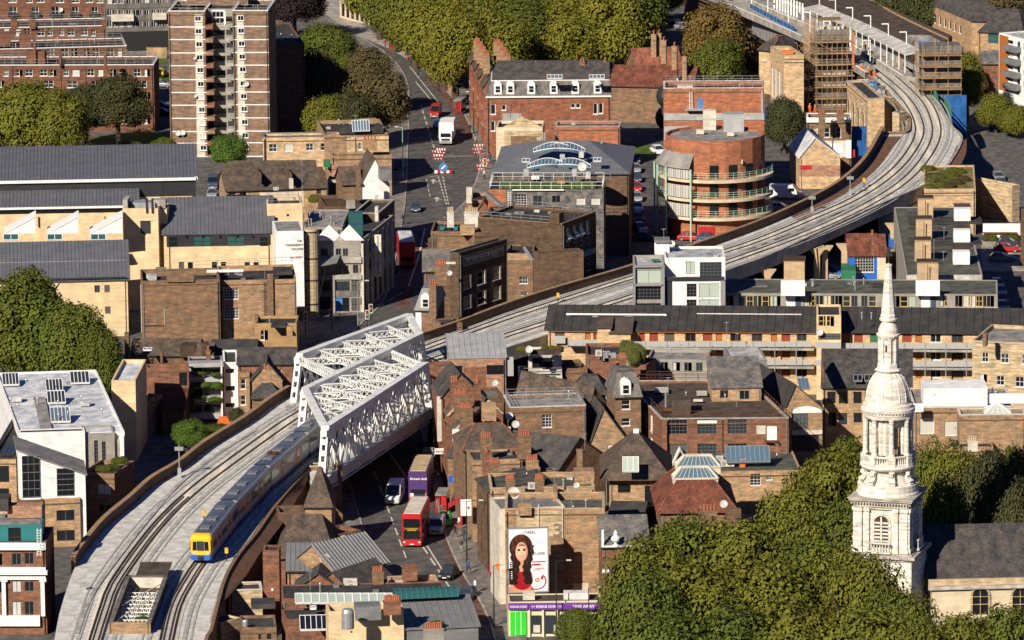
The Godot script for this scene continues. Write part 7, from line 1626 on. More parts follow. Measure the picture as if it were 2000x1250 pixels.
		"shedx":
			slab(rs,P.call(-eu,-ev,h-rise*eu+th),P.call(1+eu,-ev,h+rise*(1+eu)+th),P.call(1+eu,1+ev,h+rise*(1+eu)+th),P.call(-eu,1+ev,h-rise*eu+th),th)
			tri(st,P.call(0,0,h),P.call(1,0,h),P.call(1,0,h+rise))
			tri(st,P.call(1,1,h),P.call(0,1,h),P.call(1,1,h+rise))
			q(st,P.call(1,0,h),P.call(1,1,h),P.call(1,1,h+rise),P.call(1,0,h+rise))
		"none":
			pass
	dn(t,"wall",st,wall)
	if wall.begins_with("brick") or wall.begins_with("br_"):
		for u in [.25,w-.25]:
			if w>5 and rng.randf()>.35:bl(t,"drainpipe",u,y0,.14,.12,h-y0-.3,.12,"p_black" if rng.randf()>.4 else "lead")
		if kind in ["gx","hip"]:bl(t,"gutter",w/2,h-.12,.34,w+.3,.14,.16,"p_black")
		elif kind=="flat" and h>5:bl(t,"string_course",w/2,h-.75,.06,w,.16,.1,"br_grime")
	if kind=="flat" and w>5 and d>4 and roof[1].begins_with("f"):
		var ry:float=h-o.get("para",.5)
		for k in int(minf(w*d/22,7)):
			var p:Vector3=P.call(.12+.76*rng.randf(),.15+.7*rng.randf(),ry)
			match rng.randi() % 4:
				0:bl(t,"roof_patch",p.x,p.y+.004+.004*k,p.z,.8+2*rng.randf(),.02,.8+1.6*rng.randf(),["felt","f_grey","f_brown"][rng.randi() % 3])
				1:vent(t,p.x,p.y,p.z,.6+.2*(rng.randi() % 4),.08)
				2:bl(t,"roof_hatch",p.x,p.y,p.z,.7,.3,.9,["f_grey","concrete_light","lead"][rng.randi() % 3])
				3:mast(t,p.x,p.y,p.z,1.5+rng.randf())
	if kind!="none":
		var r:=dn(t,"roof",rs,roof[1])
		if rib>0:
			stuff(dn(r,"standing_seam",ribs,o.get("ribm",roof[1])))
func ridges(st:SurfaceTool,a:Vector3,b:Vector3,c:Vector3,d:Vector3,n:int):
	var up:=(b-a).cross(d-a).normalized()*.09
	var s:=(b-a).normalized()*.045
	for k in n+1:
		var p:=a.lerp(b,float(k)/n)
		var r:=d.lerp(c,float(k)/n)
		q(st,p-s,p+up,r+up,r-s)
		q(st,p+up,p+s,r+s,r+up)
		tri(st,p-s,p+s,p+up)
func chimney(t:Node,x:float,y:float,z:float,w:float,h:float,d:float,m:String,pots:int,pm:="pot"):
	var o:=bl(t,"chimney",x,y,z,w,h,d,m)
	bl(o,"cap",0,h,.06,w+.12,.14,d+.12,m)
	if not cache.has("pot"):
		var st:=T()
		lathe(st,ZERO,[[.15,0],[.13,.5],[.17,.56],[.16,.66],[.11,.66],[.10,.4]],8)
		cache.pot=fin(st)
	for k in pots:
		var along:=(k+.5)/pots-.5
		var p:=V(along*w*.9,h+.14,-d/2) if w>=d else V(0,h+.14,-d/2+along*d*.9)
		put(o,"chimney_pot",cache.pot,pm,p,Basis().scaled(Vector3.ONE*(.9+.25*rng.randf())))
func dish(t:Node,x:float,y:float,z:float,r:=.4,turn:=0.0):
	var st:=T()
	lathe(st,ZERO,[[0,0],[r*.5,.04],[r*.85,.12],[r,.19],[r,.22],[r*.8,.15],[r*.4,.08],[0,.05]],14)
	var o:=dn(t,"satellite_dish",st,"dish",V(x,y,z),Basis(UP,turn)*Basis(Vector3.RIGHT,1.25))
	var sb:=T()
	bar(sb,V(0,-.03,0),V(0,-.25,.6),.06)
	bar(sb,V(0,.15,r),V(0,.6,.1),.03)
	bx(sb,V(0,.6,.1),V(.1,.12,.1))
	dn(o,"bracket",sb,"p_grey")
func unit(t:Node,x:float,y:float,z:float,w:=.9,h:=.8,d:=.5,m:="offwhite"):
	var o:=bl(t,"cooling_unit",x,y,z,w,h,d,m)
	var st:=T()
	cyl(st,V(0,h/2,0),V(0,h/2,.03),minf(w,h)*.36,minf(w,h)*.36,10)
	dn(o,"fan",st,"p_grey")
func vent(t:Node,x:float,y:float,z:float,h:=1.0,r:=.12,m:="galvanised"):
	var key:="vent %.1f %.2f" % [h,r]
	if not cache.has(key):
		var st:=T()
		cyl(st,ZERO,V(0,h,0),r,r,8)
		cyl(st,V(0,h+.05,0),V(0,h+.2,0),r*1.7,r*.6,8)
		cache[key]=fin(st)
	put(t,"vent_pipe",cache[key],m,V(x,y,z))
func skylight(t:Node,x:float,y:float,z:float,w:float,d:float,pitch:=0.0,glass:="pane_blue",frame:="p_white",n:=2):
	var st:=T()
	bx(st,V(0,.05,-d/2),V(w,.18,d))
	for k in n+1:
		bx(st,V(w*k/n-w/2,.16,-d/2),V(.08,.08,d))
	bx(st,V(0,.157,-.04),V(w,.07,.08)); bx(st,V(0,.157,-d+.04),V(w,.07,.08))
	var o:=dn(t,"rooflight",st,frame,V(x,y,z),Basis(Vector3.RIGHT,pitch))
	var g:=T()
	q(g,V(-w/2,.146,0),V(w/2,.146,0),V(w/2,.146,-d),V(-w/2,.146,-d))
	dn(o,"pane",g,glass)
func railing(t:Node,pts:Array,y:float,h:=1.0,m:="p_grey",gap:=1.5):
	var p:=v3(pts,y)
	var st:=T()
	for i in p.size()-1:
		for k in [.5,1.0]:
			bar(st,p[i]+UP*h*k,p[i+1]+UP*h*k,.05)
		var n:=maxi(1,int(p[i].distance_to(p[i+1])/gap))
		for k in n+1:
			var a:=p[i].lerp(p[i+1],float(k)/n)
			bar(st,a,a+UP*h,.05)
	dn(t,"railing",st,m)
func mast(t:Node,x:float,y:float,z:float,h:float,tv:=true):
	var st:=T()
	bar(st,ZERO,V(0,h,0),.05)
	if tv:
		for k in 5:
			bar(st,V(-.35+.05*k,h-.1,-.3+.15*k),V(.35-.05*k,h-.1,-.3+.15*k),.02)
		bar(st,V(0,h-.1,-.35),V(0,h-.1,.4),.02)
	dn(t,"aerial",st,"p_grey",V(x,y,z))
func words(t:Node,text:String,pos:Vector3,size:float,m:String,b:=Basis(),bold:=true)->MeshInstance3D:
	var tm:=TextMesh.new()
	tm.text=text
	var f:=SystemFont.new()
	f.font_names=PackedStringArray(["Droid Sans"])
	if bold:f.font_weight=700
	tm.font=f
	tm.font_size=32
	tm.pixel_size=size/23.0
	tm.depth=.03
	return put(t,"lettering",tm,m,pos,b)
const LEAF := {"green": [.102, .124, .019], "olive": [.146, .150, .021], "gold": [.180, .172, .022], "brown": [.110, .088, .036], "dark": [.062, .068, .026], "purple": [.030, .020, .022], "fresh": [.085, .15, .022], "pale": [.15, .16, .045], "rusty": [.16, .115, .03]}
func crown(variant:int)->ArrayMesh:
	var key:="crown%d" % variant
	if cache.has(key):
		return cache[key]
	var r:=RandomNumberGenerator.new()
	r.seed=100+variant
	var lobes:=46+variant*7
	var pos:=PackedVector3Array()
	var nor:=PackedVector3Array()
	var col:=PackedColorArray()
	for i in lobes:
		var y:=1.0-1.62*(i+.5)/lobes
		var a:=i*2.39996+r.randf()*.9
		var dir:=V(sqrt(1-y*y)*cos(a),y,sqrt(1-y*y)*sin(a))
		var c:=dir*(.52+.26*r.randf())
		c.y*=.92
		var rad:=.24+.17*r.randf()
		var tone:=.70+.58*r.randf()
		var warm:=(r.randf()-.5)*.30
		for k in 460:
			var d:=V(r.randfn(),r.randfn()+.15,r.randfn()).normalized()
			var p:=c+d*rad*(.62+.46*pow(r.randf(),.6))*V(1,.9,1)
			if p.dot(dir)<.05 and k % 3:
				continue
			var n:=(d*.9+dir*.3+V(r.randf()-.5,r.randf()-.2,r.randf()-.5)*1.3).normalized()
			var u:=n.cross(V(r.randf()-.5,r.randf()-.5,r.randf()-.5)).normalized()
			var v:=n.cross(u)
			var s:=.014+.018*r.randf()
			u*=s*1.25; v*=s
			var bend:=n*s*.35
			var t:=tone*(.72+.56*r.randf())
			var cc:=Color(t*(1.0+warm),t,t*(1.0-warm*.5))
			for w in [-u-bend,v,u-bend,-u-bend,u-bend,-v]:
				pos.append(p+w); nor.append(n); col.append(cc)
	var arr:=[]
	arr.resize(Mesh.ARRAY_MAX)
	arr[Mesh.ARRAY_VERTEX]=pos
	arr[Mesh.ARRAY_NORMAL]=nor
	arr[Mesh.ARRAY_COLOR]=col
	var m:=ArrayMesh.new()
	m.add_surface_from_arrays(Mesh.PRIMITIVE_TRIANGLES,arr)
	cache[key]=m
	return m
func leaf(key:String)->StandardMaterial3D:
	if not mats.has("leaf "+key):
		var m:=StandardMaterial3D.new()
		var c:Array=LEAF[key]
		m.resource_name="leaf_"+key
		m.albedo_color=Color(c[0],c[1],c[2]).linear_to_srgb()
		m.vertex_color_use_as_albedo=true
		m.roughness=.75
		m.metallic_specular=.3
		m.backlight_enabled=true
		m.backlight=Color(c[0]*.5,c[1]*.6,c[2]*.3).linear_to_srgb()
		mats["leaf "+key]=m
	return mats["leaf "+key]
func tree(called:String,label:String,group:String,x:float,z:float,h:float,rx:float,low:float,key:String,variant:int,y:=0.0):
	var t:=thing(called,label,"tree",group,V(x,y,z),variant*1.7+x)
	if not cache.has("trunk"):
		var r:=RandomNumberGenerator.new()
		r.seed=5
		var st:=T()
		cyl(st,ZERO,V(.01,.55,0),.045,.032,8,false)
		for k in 7:
			var a:=TAU*k/7+r.randf()
			var b:=V(cos(a),0,sin(a))
			var p:=V(.01,.34+.03*k,0)
			var e:=p+b*.16+V(0,.16+.05*r.randf(),0)
			cyl(st,p,e,.022,.014,6,false)
			cyl(st,e,e+b*.12+V(.05*r.randf(),.18,0),.014,.004,6,false)
			cyl(st,e,e+b.rotated(UP,.8)*.14+V(0,.1,0),.011,.003,5,false)
		cache.trunk=fin(st)
	put(t,"trunk",cache.trunk,"bark",ZERO,Basis().scaled(V(h*.85,h,h*.85)))
	var ry:=h*(1-low)/2/.93
	var o:=MeshInstance3D.new()
	o.name="crown"
	o.mesh=crown(variant % 5)
	o.material_override=leaf(key)
	o.transform=Transform3D(Basis().scaled(V(rx,ry,rx)/.93),V(0,h-ry*.93,0))
	t.add_child(o,true)
func park_row(row:String,p:Array,k:int):
	var nth:=["first","second","third","fourth","fifth","sixth","seventh","eighth","ninth","tenth"]
	for i in range(0,p.size(),4):
		var j:=i/4
		tree("plane_tree","yellow green plane tree, %s from the street in the %s park row from the back" % [nth[j],row],"park plane trees",p[i],p[i+1],p[i+2],p[i+3],.14,["gold","olive","gold","gold","green"][(j*3+k*2) % 5],j+k*3)
func bush(parent:Node,called:String,x:float,y:float,z:float,r:Vector3,key:String,variant:=0)->Node3D:
	var o:=MeshInstance3D.new()
	o.name=called
	o.mesh=crown(variant % 5)
	o.material_override=leaf(key)
	o.transform=Transform3D(Basis(UP,x).scaled(r),V(x,y,z))
	parent.add_child(o,true)
	return o
func wheel(t:Node,x:float,z:float,r:float):
	var key:="wheel %.2f" % r
	if not cache.has(key):
		var st:=T()
		cyl(st,V(-.11,0,0),V(.11,0,0),r,r,14)
		var h:=T()
		cyl(h,V(-.115,0,0),V(.115,0,0),r*.6,r*.6,10)
		cache[key]=[fin(st),fin(h)]
	var o:=put(t,"wheel",cache[key][0],"tyre",V(x,r,z))
	put(o,"rim",cache[key][1],"silver")
func wheels(t:Node,x:float,zs:Array,r:float):
	for z in zs:
		for s in [-1,1]:
			wheel(t,x*s,z,r)
func car(called:String,label:String,x:float,z:float,turn:float,m:String,group:="",y:=0.0,tall:=1.45)->Node3D:
	var t:=thing(called,label,"car",group,V(x,y,z),turn)
	var key:="car %.2f" % tall
	if not cache.has(key):
		var b:=T()
		loft(b,[[-2.1,.72,.34,.70,.12],[-2.0,.84,.26,.86,.16],[-1.2,.88,.22,.92,.14],[.7,.88,.22,.92,.14],[1.5,.86,.22,.82,.14],[2.0,.80,.26,.70,.16],[2.12,.66,.34,.58,.12]])
		var g:=T()
		loft(g,[[-1.75,.74,.86,.90,.02,.04],[-1.25,.79,.86,tall-.06,.1,.2],[.05,.79,.86,tall-.03,.1,.2],[.95,.76,.86,.90,.02,.04]])
		var r:=T()
		loft(r,[[-1.28,.61,tall-.09,tall-.03,.03],[-.9,.64,tall-.06,tall,.05],[-.2,.64,tall-.06,tall,.05],[.12,.60,tall-.09,tall-.02,.03]])
		for s in [-1,1]:
			bar(r,V(.72*s,.90,.80),V(.61*s,tall-.05,.08),.06)
			bar(r,V(.72*s,.90,-1.62),V(.61*s,tall-.06,-1.22),.07)
			bar(r,V(.775*s,.90,-.45),V(.64*s,tall-.05,-.45),.07)
		var l:=T()
		bx(l,ZERO,V(.34,.14,.1))
		var p:=T()
		bx(p,ZERO,V(.5,.11,.03))
		cache[key]=[fin(b),fin(g),fin(r),fin(l),fin(p)]
	var c:Array=cache[key]
	put(t,"body",c[0],m)
	put(t,"glasshouse",c[1],"pane_mid")
	put(t,"roof",c[2],m)
	wheels(t,.78,[-1.3,1.3],.31)
	for s in [-1,1]:
		put(t,"headlight",c[3],"dish",V(.56*s,.62,2.03))
		put(t,"tail_light",c[3],"p_red",V(.6*s,.72,-2.04))
	put(t,"number_plate",c[4],"p_white",V(0,.44,2.11))
	return t
func van(called:String,label:String,x:float,z:float,turn:float,m:String,length:=5.4,w:=1.0,h:=2.4,group:="",y:=0.0)->Node3D:
	var t:=thing(called,label,"van",group,V(x,y,z),turn)
	var e:=length/2
	var st:=T()
	loft(st,[[-e,w*.95,.35,h-.08,.1,.05],[-e+.12,w,.28,h,.14,.06],[e-2.0,w,.28,h,.16,.06],[e-1.75,w,.28,h-.04,.18,.06],[e-.85,w,.28,1.22,.12,.02],[e-.15,w*.95,.30,1.02,.16],[e,w*.84,.36,.88,.12]])
	dn(t,"body",st,m)
	var g:=T()
	var lean:=V(0,h-1.30,-.92)
	q(g,V(-w*.85,1.24,e-.80),V(w*.85,1.24,e-.80),V(w*.80,1.24,e-.80)+lean*.9,V(-w*.80,1.24,e-.80)+lean*.9)
	dn(t,"windscreen",g,"pane_dark",V(0,.035,.04))
	for s in [-1,1]:
		var d:=T()
		bx(d,V(w*s*.985,h-.75,e-1.95),V(.05,.55,.9))
		dn(t,"side_window",d,"pane_dark")
		var l:=T()
		loft(l,[[-.06,.17,-.12,.12,.06],[.06,.13,-.10,.10,.05]])
		dn(t,"headlight",l,"dish",V(w*.68*s,.80,e-.06))
		var k:=T()
		bx(k,V(w*s*1.1,1.35,e-1.0),V(.2,.3,.12))
		dn(t,"mirror",k,"p_black")
		bl(t,"tail_light",w*.86*s,.8,-e+.08,.14,.5,.12,"p_red")
	bl(t,"grille",0,.58,e+.02,w*.9,.16,.1,"p_black")
	bl(t,"bumper",0,.3,e+.04,w*1.7,.2,.15,"p_grey")
	bl(t,"number_plate",0,.42,e+.06,.5,.11,.03,"p_white")
	wheels(t,w-.1,[-e+1.1,e-1.0],.34)
	return t
func truck(called:String,label:String,x:float,z:float,turn:float):
	var t:=thing(called,label,"truck","",V(x,0,z),turn)
	var st:=T()
	loft(st,[[2.0,1.1,.5,2.5,.1],[3.7,1.1,.5,2.4,.15],[3.95,1.05,.5,1.55,.15]])
	dn(t,"cab",st,"p_white")
	var b:=T()
	bx(b,V(0,2.35,-1.2),V(2.5,2.9,6.3))
	for s in [-1,1]:
		bx(b,V(1.25*s,2.35,1.96),V(.08,2.94,.08))
	dn(t,"cargo_box",b,"p_white")
	var g:=T()
	q(g,V(-.92,1.55,3.98),V(.92,1.55,3.98),V(.88,2.22,3.82),V(-.88,2.22,3.82))
	dn(t,"windscreen",g,"pane_dark")
	bl(t,"bumper",0,.45,4.05,2.2,.45,.2,"p_grey")
	bl(t,"grille",0,.95,3.99,1.5,.35,.1,"p_black")
	bl(t,"chassis",0,.55,2.0,1.0,.35,6.2,"p_black")
	for s in [-1,1]:
		bl(t,"headlight",.85*s,.6,4.07,.3,.18,.1,"dish")
		bl(t,"mirror",1.32*s,1.5,3.8,.22,.5,.15,"p_black")
	wheels(t,1.0,[-3.0,2.9],.46)
func bus(called:String,label:String,x:float,z:float,turn:float,m:String,roofm:String,decks:=2,rear:=false)->Node3D:
	var t:=thing(called,label,"bus","",V(x,0,z),turn)
	var h:=4.3 if decks==2 else 2.75
	var e:=5.2 if decks==2 else 3.4
	var st:=T()
	loft(st,[[-e,1.18,.38,h-.12,.16],[-e+.15,1.25,.30,h-.04,.2],[e-.35,1.25,.30,h-.04,.2],[e,1.17,.36,h-.22,.2]])
	dn(t,"body",st,m)
	var r:=T()
	loft(r,[[-e+.25,1.06,h-.06,h+.04,.05],[e-.4,1.06,h-.06,h+.04,.05]])
	dn(t,"roof",r,roofm)
	var rows:=[[1.15,1.05],[2.72,1.0]] if decks==2 else [[1.2,.95]]
	if not rear:
		for row in rows:
			for s in [-1,1]:
				var n:=7 if decks==2 else 4
				for k in n:
					var w:=(e*2-1.0)/n
					var g:=bl(t,"side_window",1.258*s,row[0],-e+.5+w*(k+.93),.02,row[1],w*.86,"pane_mid")
					g.name="side_window"
	for row in rows:
		var g:=T()
		var y:float=row[0]
		for k in 6:
			var a0:=-1.0+k/3.0
			var a1:=-1.0+(k+1)/3.0
			var zz:=func(_a:float)->float:return e+.035
			q(g,V(a0*1.08,y-.05,zz.call(a0)),V(a1*1.08,y-.05,zz.call(a1)),V(a1*1.04,y+row[1]-.02,zz.call(a1)),V(a0*1.04,y+row[1]-.02,zz.call(a0)))
		dn(t,"windscreen",g,"pane_dark")
		if not (rear and row[0]>2):
			bl(t,"rear_window",0,row[0]+.1,-e-.005,1.9,row[1]*.62,.03,"pane_dark")
	if decks==2 and not rear:
		bl(t,"destination_blind",0,2.20,e+.05,1.85,.46,.08,"p_black")
		words(t,"47 SHOREDITCH",V(0,2.44,e+.07),.15,"p_yellow")
		words(t,"BISHOPSGATE",V(0,2.24,e+.07),.12,"p_yellow")
	bl(t,"bumper",0,.3,e+.06,2.3,.28,.15,m)
	bl(t,"number_plate",0,.42,e+.085,.52,.11,.03,"p_yellow" if rear else "p_white")
	for s in [-1,1]:
		bl(t,"headlight",.95*s,.62,e+.02,.3,.2,.1,"dish")
		bl(t,"tail_light",1.02*s,.75,-e-.02,.16,.7 if rear else .4,.05,"p_orange" if rear else "p_red")
		var k:=T()
		bar(k,V(1.15*s,2.1,e-.1),V(1.4*s,1.95,e+.2),.05)
		bx(k,V(1.42*s,1.75,e+.2),V(.18,.4,.1))
		dn(t,"mirror",k,"p_black")
	bl(t,"rear_bumper",0,.3,-e+.02,2.3,.3,.1,"p_black")
	wheels(t,1.1,[-e+2.6,e-2.4],.48)
	return t
func person(label:String,x:float,z:float,y:float,turn:float,top:String,legs:String,helmet:="",pose:=0,group:="",called:="person"):
	var key:="person%d" % pose
	if not cache.has(key):
		var s:=.36 if pose==1 else .09
		var arm:=.30 if pose==1 else .08
		var bend:=.35 if pose==2 else 0.0
		var hip:=V(0,.93,0)
		var chest:=V(0,1.38,bend*.8)
		if bend>0:chest=V(0,1.30,.22)
		var head:=chest+V(0,.30,.04+bend*.25)
		var j:=[]
		j.append([hip,chest,.155,.17]); j.append([chest,head-V(0,.12,0),.08,.06])
		j.append([head,head+V(0,.07,.01),.095,.095])
		for e in [-1,1]:
			var k:=V(.10*e,.50,s*.45*e+.05)
			var f:=V(.11*e,.07,s*e)
			j.append([hip+V(.09*e,-.02,0),k,.095,.062]); j.append([k,f,.062,.045]); j.append([f,f+V(.01*e,-.02,.17),.045,.035])
			var sh:=chest+V(.19*e,.04,0)
			var el:=sh+V(.07*e,-.28,-arm*e*.5+bend*.3)
			var ha:=el+V(-.02*e,-.22,.12-arm*e*.4+bend*.3)
			j.append([sh,el,.062,.048]); j.append([el,ha,.046,.034]); j.append([ha,ha+V(0,-.10,.02),.036,.022])
		cache[key]=nets(j,.05)
	var m:ArrayMesh=cache[key]
	var id:="%s %s %s %s" % [key,top,legs,helmet]
	if not cache.has(id):
		var a:=m.surface_get_arrays(0)
		var p:PackedVector3Array=a[Mesh.ARRAY_VERTEX]
		var col:=PackedColorArray()
		for v in p:
			var c:Array=PAL[legs]
			if v.y>1.57:c=PAL[helmet] if helmet else ([.03,.02,.015] if v.y>1.70 or v.z<.0 else [.42,.25,.18])
			if v.y>1.57 and v.y<1.70 and v.z>.05 and helmet:c=[.42,.25,.18]
			elif v.y<=1.57 and v.y>.95:c=PAL[top] if not (absf(v.x)>.2 and v.y<.86) else [.42,.25,.18]
			elif v.y<.10:c=[.02,.018,.016]
			col.append(Color(c[0],c[1],c[2]))
		a[Mesh.ARRAY_COLOR]=col
		var n:=ArrayMesh.new()
		n.add_surface_from_arrays(Mesh.PRIMITIVE_TRIANGLES,a)
		cache[id]=n
	if not mats.has("skin"):
		var sm:=StandardMaterial3D.new()
		sm.vertex_color_use_as_albedo=true
		sm.roughness=.8
		mats.skin=sm
	var o:=MeshInstance3D.new()
	o.name=called
	o.mesh=cache[id]
	o.material_override=mats.skin
	add_child(o,true)
	o.position=V(x,y,z)
	o.rotation.y=turn
	tag(o,label,"person",group)
func nets(j:Array,cell:float)->ArrayMesh:
	var lo:=V(-.6,-.1,-.6)
	var n:=Vector3i(int(1.2/cell),int(2.05/cell),int(1.2/cell))
	var f:=PackedFloat32Array()
	f.resize(n.x*n.y*n.z)
	f.fill(1.0)
	for s in j:
		var a:Vector3=s[0]
		var b:Vector3=s[1]
		var pad:=Vector3.ONE*(maxf(s[2],s[3])+cell*2.5)
		var c0:=Vector3i(((a.min(b)-pad-lo)/cell).floor())
		var c1:=Vector3i(((a.max(b)+pad-lo)/cell).ceil())
		var ab:=b-a
		for z in range(maxi(c0.z,0),mini(c1.z,n.z)):
			for y in range(maxi(c0.y,0),mini(c1.y,n.y)):
				for x in range(maxi(c0.x,0),mini(c1.x,n.x)):
					var p:=lo+V(x,y,z)*cell
					var t:=clampf((p-a).dot(ab)/maxf(ab.length_squared(),1e-6),0,1)
					var d:float=p.distance_to(a+ab*t)-lerpf(s[2],s[3],t)
					var i:=(z*n.y+y)*n.x+x
					var e:=f[i]
					var h:=clampf(.5+.5*(e-d)/.04,0,1)
					f[i]=lerpf(e,d,h)-.04*h*(1-h)
	var at:={}
	var pts:=PackedVector3Array()
	var st:=SurfaceTool.new()
	st.begin(Mesh.PRIMITIVE_TRIANGLES)
	var idx:=func(x:int,y:int,z:int)->int:return (z*n.y+y)*n.x+x
	for z in n.z-1:
		for y in n.y-1:
			for x in n.x-1:
				var mask:=0
				var sum:=ZERO
				var cnt:=0
				var v:=[]
				for k in 8:
					var g:=f[idx.call(x+(k & 1),y+((k>>1) & 1),z+(k>>2))]
					v.append(g)
					if g<0:mask|=1<<k
				if mask==0 or mask==255:continue
				for e in [[0,1],[2,3],[4,5],[6,7],[0,2],[1,3],[4,6],[5,7],[0,4],[1,5],[2,6],[3,7]]:
					if (v[e[0]]<0)!=(v[e[1]]<0):
						var t:float=v[e[0]]/(v[e[0]]-v[e[1]])
						var p0:=V(e[0] & 1,(e[0]>>1) & 1,e[0]>>2)
						var p1:=V(e[1] & 1,(e[1]>>1) & 1,e[1]>>2)
						sum+=p0.lerp(p1,t)
						cnt+=1
				at[idx.call(x,y,z)]=pts.size()
				pts.append(lo+(V(x,y,z)+sum/cnt)*cell)
	for p in pts:
		st.add_vertex(p)
	for z in range(1,n.z-1):
		for y in range(1,n.y-1):
			for x in range(1,n.x-1):
				var a0:=f[idx.call(x,y,z)]<0
				for ax in 3:
					var d:=[Vector3i(1,0,0),Vector3i(0,1,0),Vector3i(0,0,1)]
					var o:Vector3i=d[ax]
					if (f[idx.call(x+o.x,y+o.y,z+o.z)]<0)==a0:continue
					var u:Vector3i=d[(ax+1) % 3]
					var w:Vector3i=d[(ax+2) % 3]
					var c:=[idx.call(x,y,z),idx.call(x-u.x,y-u.y,z-u.z),idx.call(x-u.x-w.x,y-u.y-w.y,z-u.z-w.z),idx.call(x-w.x,y-w.y,z-w.z)]
					if not c.all(func(i):return at.has(i)):continue
					var o4:=[0,1,2,0,2,3] if not a0 else [0,2,1,0,3,2]
					for i in o4:st.add_index(at[c[i]])
	st.generate_normals()
	return st.commit()
func lamp(label:String,x:float,z:float,h:float,y:=0.0,arm:=1.2,turn:=0.0,m:="p_grey"):
	var t:=thing("street_lamp",label,"street lamp","",V(x,y,z),turn)
	var st:=T()
	cyl(st,ZERO,V(0,h*.35,0),.11,.09,7)
	cyl(st,V(0,h*.35,0),V(0,h,0),.07,.045,7)
	dn(t,"post",st,m)
	var a:=T()
	bar(a,V(0,h-.05,0),V(arm,h+.1,0),.06)
	dn(t,"arm",a,m)
	var g:=T()
	loft(g,[[-.1,.3,-.08,.07,.06],[.1,.3,-.08,.07,.06]])
	dn(t,"lantern",g,"dish",V(arm+.2,h+.1,0))
func signal_post(label:String,x:float,z:float,turn:=0.0,h:=3.4):
	var t:=thing("traffic_light",label,"traffic light","",V(x,0,z),turn)
	var st:=T()
	cyl(st,ZERO,V(0,h,0),.07,.07,7)
	dn(t,"post",st,"p_black")
	bl(t,"signal_head",0,h-1.0,.25,.36,1.05,.2,"p_black")
	var f:=T()
	for s in [-1,1]:
		bx(f,V(.25*s,h-.5,.12),V(.08,1.3,.03)); bx(f,V(0,h-.5+.64*s,.12),V(.58,.08,.03))
	dn(t,"white_border",f,"p_white")
	for k in 3:
		var l:=T()
		cyl(l,V(0,h-.15-.33*k,.25),V(0,h-.15-.33*k,.30),.11,.11,10)
		dn(t,"lens",l,["p_red","lamp","p_green"][k])
func barrier(label:String,x:float,z:float,turn:=0.0,w:=1.6,group:=""):
	var t:=thing("road_barrier",label,"barrier",group,V(x,0,z),turn)
	for s in [-1,1]:
		bl(t,"foot",w/2*s,0,.3,.12,.9,.08,"p_red")
	for k in 7:
		bl(t,"stripe",w*(k+.5)/7-w/2,.62,.2,w/7-.005,.34,.05,"p_red" if k % 2 else "p_white")
		bl(t,"lower_stripe",w*(k+.5)/7-w/2,.14,.2,w/7-.005,.16,.05,"p_white" if k % 2 else "p_red")
func pole_sign(called:String,label:String,x:float,z:float,y0:float,w:float,h:float,m:String,turn:=0.0,post:=true,cat:="sign")->Node3D:
	var t:=thing(called,label,cat,"",V(x,0,z),turn)
	if post:
		var st:=T()
		cyl(st,ZERO,V(0,y0+h,0),.05,.05,6)
		dn(t,"post",st,"p_grey")
	bl(t,"panel",0,y0,.12,w,h,.06,m)
	return t
func signal_on_line(label:String,x:float,z:float,y:float,h:float,m:="lamp"):
	var t:=thing("trackside_marker",label,"track sign","",V(x,y,z),0)
	var st:=T()
	cyl(st,ZERO,V(0,h,0),.08,.08,7)
	dn(t,"post",st,"p_grey" if m!="lamp" else "p_black")
	if m=="lamp":
		var l:=T()
		loft(l,[[-.16,.22,h-.1,h+.6,.1],[.16,.2,h-.05,h+.5,.1]])
		dn(t,"lamp_head",l,m)
	else:
		bl(t,"cabinet",0,0,.2,.45,h*.3,.4,"galvanised")
		bl(t,"board",0,h-.7,.15,1.1,.5,.06,"p_grey")
func tracks(label:String,pts:Array,y:float,guard:=-1.0,guard_end:=-1.0):
	var t:=thing("railway_track",label,"railway track","tracks on the viaduct")
	var p:=smooth(v3(pts,y),4.0)
	for s in [-1,1]:
		var st:=T()
		course(st,shifted(p,.7175*s),.16,y,y+.22)
		dn(t,"running_rail",st,"rail")
	for s in [-1,1]:
		var sh:=T()
		course(sh,shifted(p,2.0*s),.5,y-.02,y+.05)
		course(sh,shifted(p,2.75*s),.22,y-.02,y+.04)
		stuff(dn(t,"stone_shoulder",sh,"ballast_dark"))
	var sl:=T()
	var total:=0.0
	for i in p.size()-1:total+=p[i].distance_to(p[i+1])
	var e:=evenly(p,int(total/.65))
	for i in e.size()-1:
		var d:=(e[i+1]-e[i]).normalized()
		bx(sl,e[i]+V(0,.03,0),V(2.5,.14,.27),Basis(UP.cross(d),UP,d))
	stuff(dn(t,"sleeper",sl,"sleeper"))
	if guard>=0:
		for s in [-1,1]:
			var g:=T()
			var a:=shifted(p,.32*s)
			var n:=int(guard*p.size())
			var m:=int(guard_end*p.size())
			course(g,a.slice(n,m),.13,y,y+.18)
			dn(t,"guard_rail",g,"rail")
func lattice(st:SurfaceTool,a:Vector3,b:Vector3,depth:float,n:int,bars:=.07):
	var dn:=Vector3.DOWN*depth
	bar(st,a,b,.30,.11); bar(st,a+dn,b+dn,.30,.11)
	for k in n:
		var p:=a.lerp(b,float(k)/n)
		var r:=a.lerp(b,float(k+1)/n)
		var m:=(p+r)/2
		bar(st,p+dn,m,bars,.09); bar(st,m,r+dn,bars,.09)
		bar(st,p,m+dn,bars,.08); bar(st,m+dn,r,bars,.08)
